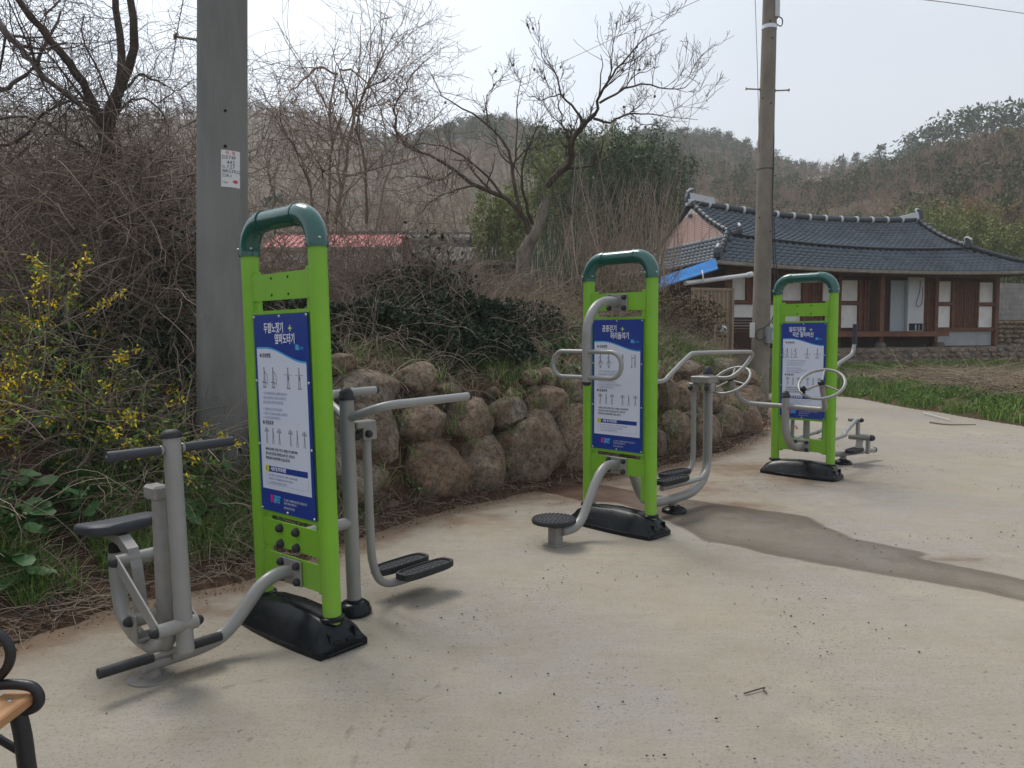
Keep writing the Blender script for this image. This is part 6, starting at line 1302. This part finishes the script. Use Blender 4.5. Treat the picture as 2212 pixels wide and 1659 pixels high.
# butterbur
r3 = lambda a, b: ((a / 1.185) / 1.8228, (1100 + b / 1.185) / 1.8228)
def leaf_mesh():
    vs = [(0, 0, 0)]; n = 16
    for ring, rr in enumerate((.5, 1.0)):
        for i in range(n):
            a = 2 * PI * (i + .5) / n; r_ = rr * (1 if i not in (0, n - 1) else .78) * (1 + (.08 * math.sin(i * 5) if ring else 0)); vs.append((r_ * math.cos(a) * .5, r_ * math.sin(a) * .5, .10 * rr * rr + (.03 * math.sin(i * 2.3) if ring else 0)))
    fs = [(0, 1 + i, 1 + (i + 1) % n) for i in range(n)] + [(1 + i, 1 + n + i, 1 + n + (i + 1) % n, 1 + (i + 1) % n) for i in range(n)]
    me = bpy.data.meshes.new('leaf'); me.from_pydata(vs, [], fs); me.polygons.foreach_set('use_smooth', [True] * len(fs)); me.materials.append(M['bigleaf']); me.update(); return me
LM = leaf_mesh(); rb = np.random.default_rng(61)
desc = ['below the largest forsythia', 'left of the rowing handle', 'behind the rowing handle', 'right under the forsythia stems', 'left of the seat', 'on bare soil left of the seat', 'just above the seat', 'level with the seat, in the middle of the bank', 'near the left edge beside the seat height', 'right behind the rowing seat', 'lowest on the bank at the left edge', 'low on the bank below the seat', 'right of the rowing mast', 'at the foot of the thick pole', 'between the pole and the nearest station', 'below the right hand grip', 'low behind the rowing mast', 'under the small forsythia']
for k, (a, b) in enumerate([(245, 720), (465, 800), (700, 850), (500, 720), (325, 940), (160, 1020), (320, 1090), (230, 1170), (120, 1210), (370, 1220), (50, 1390), (190, 1460), (910, 900), (960, 720), (1120, 730), (950, 980), (960, 1170), (590, 760)]):
    p = hit(*r3(a, b), 3.3); t_ = tree_thing('butterbur_plant', p, 'round-leaved green butterbur plant ' + desc[k], 'plant', 'butterbur plants on the left bank')
    vb = MB(); nl = rb.integers(5, 9)
    for i in range(nl):
        q = Vector((rb.normal(0, .10), rb.normal(-.03, .08), rb.uniform(.07, .17))); o = link('leaf', LM, t_); o.location = q; s = rb.uniform(.09, .17) * (1.1 if k in (0, 2, 7) else .95); o.scale = (s, s, s); o.rotation_euler = (R(rb.uniform(10, 50)), R(rb.uniform(-20, 20)), rb.uniform(0, 6.28)); vb.tube([(0, 0, -.03), q * .5 + Vector((0, 0, .01)), q], .003, 5)
    vb.build('stalks', M['leafg'], t_)
vb = VB(); n = 420; x, y = band(n, .5, 1.9, 15.0, 23.5, rb); 
k = vnoise(x, y, 1.6, 3) > .55; x, y = x[k], y[k]; S = ground_pts(x, y, .04); rep = np.repeat(S, 5, 0) + rb.normal(0, .05, (len(S) * 5, 3)) * [1, 1, .3]
vb.add(*leaves(rep, rb.uniform(.05, .095, len(rep)), rb, .6, .95)); stuff(vb.build('round_leaf_herbs', M['bigleaf']), 'low round-leaved herbs scattered on top of the boulder wall', 'herbs')

# grass, straw, leaf litter
def blade_field(nm, mat_, x, y, h0, h1, label, lean=.5, wd=.005, seed=1, dz=-.01):
    rs = np.random.default_rng(seed); vb = VB(); P_ = ground_pts(x, y, dz); vb.add(*blades(P_, rs.uniform(h0, h1, len(x)), rs, lean, wd)); return stuff(vb.build(nm, mat_), label, 'grass')
def clump(n, d0, d1, s0, s1, thr, sc_, seed):
    rs = np.random.default_rng(seed); x, y = band(n, d0, d1, s0, s1, rs); k = fbm(x, y, sc_, 2, seed) > thr; return x[k], y[k]
blade_field('bank_grass', M['grass'], *clump(26000, .35, 2.2, 14.5, 26.5, .50, 1.6, 71), .07, .20, 'green grass tufts growing over the boulder wall', .5, .004, 71)
blade_field('bank_grass', M['grass'], *clump(52000, .22, 3.0, 9.5, 15.9, .40, 1.4, 72), .06, .24, 'green grass tufts on the left bank', .5, .0035, 72)
blade_field('dry_grass', M['straw'], *clump(34000, .22, 3.2, 10, 26.5, .36, 2.1, 73), .05, .24, 'dry straw-coloured grass hanging on the bank', 1.1, .003, 73)
rs = np.random.default_rng(74); vb = VB(); x, y = band(26000, -.02, 1.7, 8.5, 26.5, rs); k = rs.uniform(0, 1, len(x)) < np.interp(fbm(x, y, 3, 2, 1), [.3, .7], [.4, 1]); P_ = ground_pts(x[k], y[k], .012); vb.add(*leaves(P_, rs.uniform(.015, .05, len(P_)), rs, .0, .55)); stuff(vb.build('leaf_litter', M['litter']), 'brown dead leaves lying on the soil along the slab', 'leaf litter')
vb = VB(); n = 11000; x, y = band(n, -.01, 2.1, 8.5, 26.0, rs); x2, y2 = band(n // 2, .02, 2.6, 11, 16, rs); x[:n // 2] = x2; y[:n // 2] = y2; S = ground_pts(x, y, .015); Pv = curves(S, rs.normal(0, 1, (n, 3)) * [1, 1, .25], rs.uniform(.06, .42, n), 5, .22, 0, rs); Pv[:, :, 2] = np.maximum(Pv[:, :, 2], terrain(Pv[:, :, 0].ravel(), Pv[:, :, 1].ravel()).reshape(Pv.shape[:2]) + .008); V, Q = tubes(Pv, taper(n, 5, rs.uniform(.0012, .0032, n), .6), 3); vb.add(V, Q); stuff(vb.build('fallen_twigs', M['twigl']), 'dry twigs and straw fallen over the bank and along the slab', 'twigs')
vb = VB(); x, y = band(2600, -.16, .06, 9, 26, rs); P_ = np.stack([x, y, np.full(len(x), .010)], -1); vb.add(*leaves(P_, rs.uniform(.006, .026, len(P_)), rs, .0, .5)); stuff(vb.build('edge_debris', M['litter']), 'crumbs of soil and leaf washed onto the slab edge', 'debris')
# verge, field and yard
def area(n, x0, x1, y0, y1, fn, seed): rs = np.random.default_rng(seed); x, y = rs.uniform(x0, x1, n), rs.uniform(y0, y1, n); k = fn(x, y); return x[k], y[k]
vd = lambda x, y: -seg_dist(x, y, VERGE)[0]
qd = lambda x, y: (x - HA[0]) * HF[0] + (y - HA[1]) * HF[1]
blade_field('verge_weeds', M['weed'], *area(60000, 7.5, 12, 9, 20.5, lambda x, y: (vd(x, y) > .02) & (vd(x, y) < .75 + .7 * fbm(x, y, .8, 2, 5)) & (fbm(x, y, 2.5, 2, 6) > .36), 81), .06, .26, 'lush green weeds along the right edge of the slab', .5, .008, 81)
rs = np.random.default_rng(82); x, y = area(16000, 7.5, 11, 10, 20.3, lambda x, y: (vd(x, y) > .04) & (vd(x, y) < .7 + .7 * fbm(x, y, .8, 2, 5)) & (fbm(x, y, 2.2, 2, 8) > .42), 82); vb = VB(); vb.add(*leaves(ground_pts(x, y, .10) + rs.normal(0, .05, (len(x), 3)), rs.uniform(.03, .07, len(x)), rs, .4, .5)); stuff(vb.build('verge_herbs', M['leafg']), 'small leafy herbs among the verge weeds', 'herbs')
blade_field('field_straw', M['straw'], *area(80000, 7.5, 20, 10, 23, lambda x, y: (vd(x, y) > .9) & (qd(x, y) < -2.0) & (fbm(x, y, 1.1, 2, 9) > .36), 83), .05, .24, 'pale straw stubble on the field in front of the house', .7, .007, 83)
blade_field('yard_grass', M['weed'], *area(70000, 3.5, 20, 16, 25, lambda x, y: (qd(x, y) > -4.2) & (qd(x, y) < -1.05) & (vd(x, y) > -.5) & (fbm(x, y, .9, 2, 10) > .32), 84), .04, .12, 'short green grass at the foot of the stone platform', .4, .009, 84)
vb = VB(); n = 3200; x, y = area(9000, 7.9, 15, 11.0, 18.5, lambda x, y: (np.abs(vd(x, y) - 1.65 - .25 * np.sin(y * 2)) < .60), 85); n = min(n, len(x)); S = ground_pts(x[:n], y[:n], .06); S[:, 2] += rs.uniform(0, .34, n); Pv = curves(S, rs.normal(0, 1, (n, 3)) * [1, .7, .18] + [.2, -.5, 0], rs.uniform(.3, 1.3, n), 6, .09, .01, rs); V, Q = tubes(Pv, taper(n, 6, rs.uniform(.0025, .0065, n), .6), 4); vb.add(V, Q); stuff(vb.build('brush_pile', mat('weathered_brush', (.27, .21, .155), .9, .2, island=.5)), 'long heap of cut dry branches lying on the weeds at the right', 'brush pile')
vb = VB(); n = 260; x, y = area(900, 7.2, 12, 15.5, 19.5, lambda x, y: (vd(x, y) > .7) & (vd(x, y) < 2.2), 86); n = min(n, len(x)); S = ground_pts(x[:n], y[:n], .10); Pv = curves(S, rs.normal(0, .25, (n, 3)) * [1, 1, .1] + [1, .1, 0], rs.uniform(.6, 2.0, n), 6, .05, 0, rs); V, Q = tubes(Pv, taper(n, 6, rs.uniform(.008, .02, n), .7), 5); vb.add(V, Q); stuff(vb.build('cut_stalks', M['straw']), 'bundle of cut stalks laid along the field edge', 'stalks')
def stick(P, r, m_, label, nm='stick'):
    P = [Vector(p) for p in P]; o = P[0].copy(); tag(MB().tube([p - o for p in P], r, 7, sub=4).build(nm, m_, None, o), label, 'stick')
def g0(px_, py_, z=.01): d = ray(px_, py_); t = (z - EYE) / d.z; return Vector((d.x * t, d.y * t, z))
stick([g0(1995, 892, .03), g0(2022, 899, .03), g0(2052, 907, .03)], [.012, .010], M['pvc'], 'pale peeled stick lying on the slab by the weeds'); stick([g0(2009, 912, .02), g0(2050, 917, .02), g0(2108, 917, .02)], [.015, .008], M['twig'], 'brown curved branch lying on the slab at the right')
stick([g0(1607, 1498, .006), g0(1630, 1491, .008), g0(1652, 1485, .009), g0(1649, 1490, .008), g0(1657, 1498, .006)], [.0035, .0025], M['twigd'], 'small hooked dark twig alone on the open slab', 'hooked_twig')
rs = np.random.default_rng(91)
def small_bits(nm, mat_, P_, s0, s1, label, cat, flat=.6):
    vb = VB(); n = len(P_); O = np.array([(1, 0, 0), (0, 1, 0), (-1, 0, 0), (0, -1, 0), (0, 0, 1), (0, 0, -1)], float); s = rs.uniform(s0, s1, n)[:, None, None]; V = P_[:, None] + O[None] * s * rs.uniform(.6, 1.3, (n, 6, 1)) * [1, 1, flat]
    i = np.arange(n)[:, None] * 6; T_ = np.concatenate([i + t for t in ([0, 1, 4], [1, 2, 4], [2, 3, 4], [3, 0, 4], [1, 0, 5], [2, 1, 5], [3, 2, 5], [0, 3, 5])]); vb.add(V.reshape(-1, 3), None, T_); return stuff(vb.build(nm, mat_), label, cat)
x, y = rs.uniform(-2, 8, 6000), rs.uniform(1.2, 14, 6000); k = (seg_dist(x, y, EDGE)[0] < -.05) & (vd(x, y) < 0) & (fbm(x, y, 1.1, 3, 31) > .58); x, y = x[k], y[k]
small_bits('grit', mat('dark_grit', (.06, .05, .042), .95, .2, island=.4), np.stack([x, y, np.full(len(x), .008)], -1), .0025, .0075, 'dark grit and crumbs scattered over the slab', 'grit')
x, y = band(420, -.08, .5, 9, 26, rs); small_bits('pebbles', M['pebble'], ground_pts(x, y, .0) * [1, 1, 1] + [0, 0, .006], .006, .024, 'small stones along the foot of the bank', 'pebbles')
p0 = g0(1632, 925); x, y = p0.x + rs.normal(0, .22, 60), p0.y + rs.normal(0, .28, 60); vb = VB(); vb.add(*leaves(ground_pts(x, y, .04) * [1, 1, 1], rs.uniform(.05, .12, 60), rs, .3, .7)); stuff(vb.build('litter_scraps', M['rag']), 'orange and white scraps of rubbish at the foot of the far pole', 'litter')

for nm, mt_, n, s0, s1, dlo, dhi, hh, sz, lb_, sd_ in (('bank_foliage', 'leafg', 9000, 10.5, 15.9, .5, 3.2, .38, (.02, .05), 'small green leaves sprouting among the stems of the left bank', 301), ('dark_bank_foliage', 'leafd', 9000, 10.5, 15.9, .7, 3.4, .45, (.025, .06), 'dark leaves in the shade of the left bank', 302),
                         ('bank_foliage', 'leafg', 5000, 16.0, 26.0, .5, 2.4, .16, (.02, .05), 'small green leaves among the grass over the boulders', 303)):
    rs = np.random.default_rng(sd_); x, y = band(n, dlo, dhi, s0, s1, rs); k = fbm(x, y, 1.9, 2, sd_) > .44; P_ = ground_pts(x[k], y[k]); P_[:, 2] += rs.uniform(.02, hh, len(P_)); vb = VB(); vb.add(*leaves(P_, rs.uniform(*sz, len(P_)), rs, .3, .5)); stuff(vb.build(nm, M[mt_]), lb_, 'foliage')
brambles(1500, 11.0, 15.8, .7, 3.0, (.3, 1.1), (.002, .0055), M['twigl'], 'pale and brown stems leaning over the left bank', seed=305, droop=.16)
brambles(900, 11.0, 15.8, .7, 3.0, (.3, 1.0), (.002, .005), M['twig'], 'brown stems standing over the left bank', seed=306, droop=.10)
# --- bamboo and hill woods
def leaf_mass(nm, px_, py_, Y_, rx, ry, rz, n, size, mat_, label, seed, cat='bamboo', canes=60, top=1.0):
    c = at(px_, py_, Y_); gz = T1(c[0], Y_); t_ = tree_thing(nm, (c[0], Y_, gz), label, cat); rs = np.random.default_rng(seed); H_ = c[2] - gz
    v = unit(rs.normal(0, 1, (n, 3))) * (rs.uniform(0, 1, (n, 1)) ** .4); cl = unit(rs.normal(0, 1, (70, 3))) * rs.uniform(.3, 1.32, (70, 1)) ** 1.0; idx = rs.integers(0, 70, n); v = np.where(rs.uniform(0, 1, (n, 1)) < .88, cl[idx] + rs.normal(0, .105, (n, 3)) * [.75, .75, 1.8], v)
    P_ = v * [rx, ry, rz] + [0, 0, H_]; P_ = P_[P_[:, 2] > 0]; vb = VB(); vb.add(*leaves(P_, rs.uniform(.5, 1.4, len(P_)) * size, rs, -.5, .32)); vb.build('foliage', mat_, t_)
    S = rs.uniform(-.8, .8, (canes, 3)) * [rx, ry, 0]; Pv = curves(S, rs.normal(0, .10, (canes, 3)) + [0, 0, 1], (H_ + rz * .8) * rs.uniform(.6, 1.05, canes), 7, .05, 0, rs); vb = VB(); V, Q = tubes(Pv, taper(canes, 7, .025, .3), 4); vb.add(V, Q); vb.build('canes', M['bamboo_d'], t_)
leaf_mass('bamboo_grove', 1330, 420, 30, 1.8, 1.5, 1.9, 16000, .17, M['bamboo_d'], 'dark green bamboo grove behind the forked persimmon tree', 101)
leaf_mass('bamboo_grove', 1400, 395, 36, 1.7, 1.6, 1.9, 12000, .18, M['bamboo_d'], 'dark bamboo crown set back to the right of the grove', 102)
leaf_mass('bamboo_grove', 1205, 410, 33, 1.7, 1.3, 1.8, 11000, .17, M['bamboo'], 'olive-yellow bamboo to the left of the dark grove', 103)
leaf_mass('bamboo_grove', 1085, 480, 27, 1.0, 1.0, 1.1, 7000, .15, M['bamboo'], 'low yellow-green bamboo clump left of the persimmon trunk', 104)
leaf_mass('bamboo_grove', 1290, 340, 40, 2.6, 1.5, 1.3, 11000, .18, M['bamboo'], 'yellowish bamboo tops above the dark grove', 105)
leaf_mass('bamboo_grove', 2090, 515, 42, 2.6, 1.6, 1.5, 11000, .19, M['bamboo'], 'yellow-green bamboo thicket behind the right end of the house', 106)
leaf_mass('bamboo_grove', 2010, 495, 46, 2.0, 1.6, 1.3, 8000, .2, M['bamboo'], 'yellow-green bamboo just above the right roof ridge', 107)
leaf_mass('bamboo_grove', 2110, 475, 48, 1.9, 1.4, 1.1, 6000, .2, M['bamboor'], 'rust-brown dried bamboo tops at the right', 108)
leaf_mass('bamboo_grove', 2210, 540, 40, 1.9, 1.6, 1.7, 8000, .2, M['bamboo'], 'yellow-green bamboo cut by the right edge', 109)
leaf_mass('bamboo_grove', 1180, 330, 50, 1.5, 1.5, 1.5, 2500, .3, M['bamboo_d'], 'dark evergreen between the persimmon limbs', 110, 'tree')
# bare trees behind the house
def bare_tree(px_, py_, Y_, top_py, seed, label, m_, nest=False, spread=.7):
    p = at(px_, py_, Y_); gz = T1(p[0], Y_); H_ = at(px_, top_py, Y_)[2] - gz; t_ = tree_thing('bare_tree', (p[0], Y_, gz), label); rs = np.random.default_rng(seed); S = np.zeros((3, 3)); Pm = curves(S, rs.normal(0, .18, (3, 3)) + [0, 0, 1], np.array([1, .8, .7]) * H_, 12, .05, 0, rs)
    vb = VB(); grow(Pm, taper(3, 12, .07, .2), [(12, H_ * .32, spread, .25, .12, .5), (4, H_ * .13, .8, .15, .15, .6), (2, H_ * .06, .9, .1, .2, .8)], rs, vb, k=5); vb.build('branches', m_, t_)
    if nest: vb = VB(); n = 160; c = Pm[0, 9]; S = c + rs.normal(0, .13, (n, 3)) * [1, 1, .5]; Pv = curves(S, rs.normal(0, 1, (n, 3)) * [1, 1, .3], rs.uniform(.2, .5, n), 4, .3, 0, rs); V, Q = tubes(Pv, taper(n, 4, .012, .7), 3); vb.add(V, Q); vb.build('bird_nest', M['nest'], t_)
bare_tree(1757, 500, 36, 415, 121, 'slim pale bare tree behind the house, right of the far pole', M['twigl']); bare_tree(1865, 500, 38, 415, 122, 'bare tree with a dark bird nest above the roof ridge', M['twigd'], True, .9); bare_tree(2045, 480, 42, 420, 123, 'small bare tree at the right end of the roof ridge', M['twig']); bare_tree(1700, 500, 40, 425, 124, 'short pale bare tree beside the far pole over the roof', M['twigl'])
bare_tree(1925, 500, 44, 430, 125, 'faint bare tree behind the roof between nest tree and ridge end', M['twigl'])

def tmpl_bare(seed, H_=8.0):
    rs = np.random.default_rng(seed); vb = VB(); Pm = curves(np.zeros((1, 3)), np.array([[0, 0, 1.]]) + rs.normal(0, .05, (1, 3)), np.array([H_ * .85]), 4, .04, 0, rs); V, Q = tubes(Pm, taper(1, 4, .10, .3), 3); vb.add(V, Q)
    n = 10; S, T, _, t = pick(Pm, .25, rs, n); P1_ = curves(S, T * .6 + rs.normal(0, .5, (n, 3)) + [0, 0, .5], H_ * .35 * (1.2 - t), 3, .1, 0, rs); V, Q = tubes(P1_, taper(n, 3, .05, .4), 3); vb.add(V, Q)
    n = 46; S, T, _, t = pick(P1_, .2, rs, n); P2_ = curves(S, T * .5 + rs.normal(0, .55, (n, 3)) + [0, 0, .6], rs.uniform(.06, .18, n) * H_, 2, .1, 0, rs); V, Q = tubes(P2_, taper(n, 2, .028, .5), 3); vb.add(V, Q); return np.concatenate(vb.V), np.concatenate(vb.Q), None
def tmpl_pine(seed, H_=7.0, broad=1.0, nt=15, nlf=26):
    rs = np.random.default_rng(seed); vb = VB(); cl = []
    for i in range(nt):
        z = rs.uniform(.35, 1.0) ; rr = (1.05 - z) * H_ * .34 * broad + .25; a = rs.uniform(0, 2 * PI); cl.append((rr * .75 * math.cos(a), rr * .75 * math.sin(a), z * H_))
    cl.append((0, 0, H_)); cl = np.array(cl); idx = rs.integers(0, len(cl), nt * nlf); P_ = cl[idx] + rs.normal(0, 1, (nt * nlf, 3)) * [.40 * broad, .40 * broad, .16]; V, Q, T_ = leaves(P_, rs.uniform(.35, .8, len(P_)), rs, .4, .4)
    return V, None, T_
def trunk_tmpl(H_): P_ = np.array([[[0, 0, -.5], [.05, 0, H_ * .5], [0, .05, H_ * .97]]]); return tubes(P_, np.array([[.13, .09, .03]]), 5)
def scatter(tmpls, pos, scl, rot, vb):
    for k in range(len(tmpls)):
        V, Q, T_ = tmpls[k]; s = np.arange(len(pos)) % len(tmpls) == k
        if not s.any(): continue
        c, sn = np.cos(rot[s]), np.sin(rot[s]); W = np.stack([V[None, :, 0] * c[:, None] - V[None, :, 1] * sn[:, None], V[None, :, 0] * sn[:, None] + V[None, :, 1] * c[:, None], np.broadcast_to(V[None, :, 2], (s.sum(), len(V)))], -1) * scl[s][:, None, None] + pos[s][:, None]
        off = (np.arange(s.sum()) * len(V))[:, None, None]; vb.add(W.reshape(-1, 3), None if Q is None else (Q[None] + off).reshape(-1, 4), None if T_ is None else (T_[None] + off).reshape(-1, 3))
def hillpts(n, r0, r1, seed, f=None, az0=-.62, az1=.64):
    rs = np.random.default_rng(seed); az = rs.uniform(az0, az1, n); px_ = 1106 + 1662 * np.tan(az); rr = np.interp(px_, RPX, RR); u = rs.uniform(0, 1, n) ** .75; r = r0 + (np.minimum(rr * 1.04, r1 * rr) - r0) * u; x, y = r * np.sin(az), r * np.cos(az)
    k = np.ones(n, bool) if f is None else f(px_, u, x, y, rs); return x[k], y[k], rs
x, y, rs = hillpts(5200, 55, 1.0, 201, lambda p, u, x, y, rs: rs.uniform(0, 1, len(x)) < .75)
vb = VB(); scatter([tmpl_bare(300 + i) for i in range(7)], np.stack([x, y, terrain(x, y, False) - .3], -1), rs.uniform(.32, .72, len(x)), rs.uniform(0, 6.28, len(x)), vb); stuff(vb.build('bare_forest', M['haze_twig']), 'leafless brown woods covering the hillsides', 'woods')
def pine_mask(p, u, x, y, rs):
    g = np.interp(p, [0, 500, 800, 900, 1250, 1450, 1640, 1800, 1950, 2212], [.25, .25, .30, .7, .8, .85, .7, .45, .75, .9]); th = np.interp(p, [0, 800, 1000, 1600, 1900, 2212], [.93, .92, .70, .62, .85, .72]); nz_ = vnoise(x, y, .035, 77)
    return ((u > th) & (rs.uniform(0, 1, len(x)) < g)) | ((nz_ > .68) & (rs.uniform(0, 1, len(x)) < .45 * g))
x, y, rs = hillpts(4200, 60, 1.0, 202, pine_mask)
vb = VB(); scatter([tmpl_pine(400 + i, 6.5, 1.15, 13, 22) for i in range(6)], np.stack([x, y, terrain(x, y, False) - .5], -1), rs.uniform(.40, .85, len(x)), rs.uniform(0, 6.28, len(x)), vb); stuff(vb.build('pine_woods', M['pine']), 'dark green pines massed on the upper slopes', 'woods')
x, y, rs = hillpts(1100, 55, .8, 203, lambda p, u, x, y, rs: (p > 1350) & (vnoise(x, y, .05, 5) > .45))
vb = VB(); scatter([tmpl_pine(430 + i, 4.5, 1.5, 12, 20) for i in range(4)], np.stack([x, y, terrain(x, y, False) - .4], -1), rs.uniform(.5, .95, len(x)), rs.uniform(0, 6.28, len(x)), vb); stuff(vb.build('mixed_scrub', M['pine2']), 'olive brown scrub mixed through the right hand slopes', 'scrub')
# single pines that stand out on the ridge
pt_ = [tmpl_pine(450 + i, 6.5, b_, 17, 30) for i, b_ in enumerate((.75, 1.0, .9, 1.6, 1.9))]; pm = []
for i, (V, Q, T_) in enumerate(pt_):
    me = bpy.data.meshes.new('crown'); o = mesh_np('crown', V, None, T_, M['pine']); me = o.data; bpy.data.objects.remove(o); Vt, Qt = trunk_tmpl(6.5); o = mesh_np('trunk', Vt, Qt, None, M['bark']); mt_ = o.data; bpy.data.objects.remove(o); pm.append((me, mt_))
ORD = ['first', 'second', 'third', 'fourth', 'fifth', 'sixth', 'seventh', 'eighth', 'ninth', 'tenth', 'eleventh', 'twelfth']; cnt = {}
rs = np.random.default_rng(9)
RP = [(555, .8, 0), (575, .8, 1), (600, .85, 0), (622, .8, 2), (650, .8, 1), (700, .7, 0), (735, .7, 1), (925, .8, 1), (950, .85, 0), (985, .9, 1), (1015, .85, 2), (1040, .9, 1), (1075, .85, 0), (1105, .8, 1), (1440, .9, 1), (1475, .95, 2), (1505, .9, 0), (1530, 1.0, 1), (1545, .9, 2), (1590, .95, 1), (1612, .8, 0), (1690, .8, 0), (1712, .9, 1), (1745, .7, 2), (1790, .8, 0), (1812, .95, 0), (1840, 1.15, 1), (1890, 1.35, 1), (1950, 1.3, 3), (1985, 1.3, 4), (2010, 1.35, 3), (2050, 1.45, 4), (2085, 1.4, 3), (2115, 1.45, 4), (2150, 1.3, 3), (2185, 1.35, 4), (2212, 1.3, 4), (300, .8, 1), (350, .8, 0), (400, .8, 1)]; RP.sort()
for px_, s_, kind in RP:
    R_ = np.interp(px_, RPX, RR) * .985; az = math.atan((px_ - 1106) / 1662); x, y = R_ * math.sin(az), R_ * math.cos(az)
    lab = 'slender dark pine standing on the skyline of the hill' if kind < 3 else 'broad spreading pine on the skyline of the right hand hill'
    seg_, zone = (('a', 'dark pine on the skyline left of the thick pole, %s from the left') if px_ < 500 else ('b', 'dark pine on the far skyline, %s to the right of the thick pole') if px_ < 800 else ('c', 'pine on the skyline behind the left limbs of the persimmon, %s from the left') if px_ < 1200 else ('d', 'pine on the skyline between persimmon and far pole, %s from the left') if px_ < 1650 else ('e', 'small pine on the skyline dip, %s to the right of the far pole') if px_ < 1900 else ('f', 'broad spreading pine on the right hand hilltop, %s from the left'))
    lab = zone % ORD[cnt.get(seg_, 0)]
    if px_ not in (1840, 1890): cnt[seg_] = cnt.get(seg_, 0) + 1
    if px_ == 1840: lab = 'narrow pine alone on the skyline, right of the far pole'
    if px_ == 1890: lab = 'tall lone pine on the skyline just left of the broad pines'
    t_ = tree_thing('pine_tree', (x, y, T1(x, y) - .4), lab, 'tree', 'pines on the hill skyline' if px_ not in (1840, 1890) else None); a, b = pm[kind]
    for nm, me in (('crown', a), ('trunk', b)): o = link(nm, me, t_)
    s_ *= .92; f_ = .8 if kind < 3 else 1.15; s_ *= 1 if kind < 3 else 1.12; t_.scale = (s_ * f_, s_ * f_, s_); t_.rotation_euler = (0, 0, rs.uniform(0, 6.28))

# ------------------------------------------------------------------ hazy spring air
hz_ = MB().box(-420, 460, -60, 520, -4, 150).build('haze', None); tag(hz_, kind='stuff'); hz_['label'] = 'thin pale spring haze over the valley'; hz_['category'] = 'haze'
hm = bpy.data.materials.new('haze_air'); hm.use_nodes = True; t = hm.node_tree; t.nodes.clear(); o_ = t.nodes.new('ShaderNodeOutputMaterial'); v_ = t.nodes.new('ShaderNodeVolumePrincipled'); v_.inputs['Density'].default_value = .0010; v_.inputs['Color'].default_value = (.98, .985, 1.0, 1); v_.inputs['Anisotropy'].default_value = .3
t.links.new(v_.outputs[0], o_.inputs['Volume']); hz_.data.materials.append(hm)
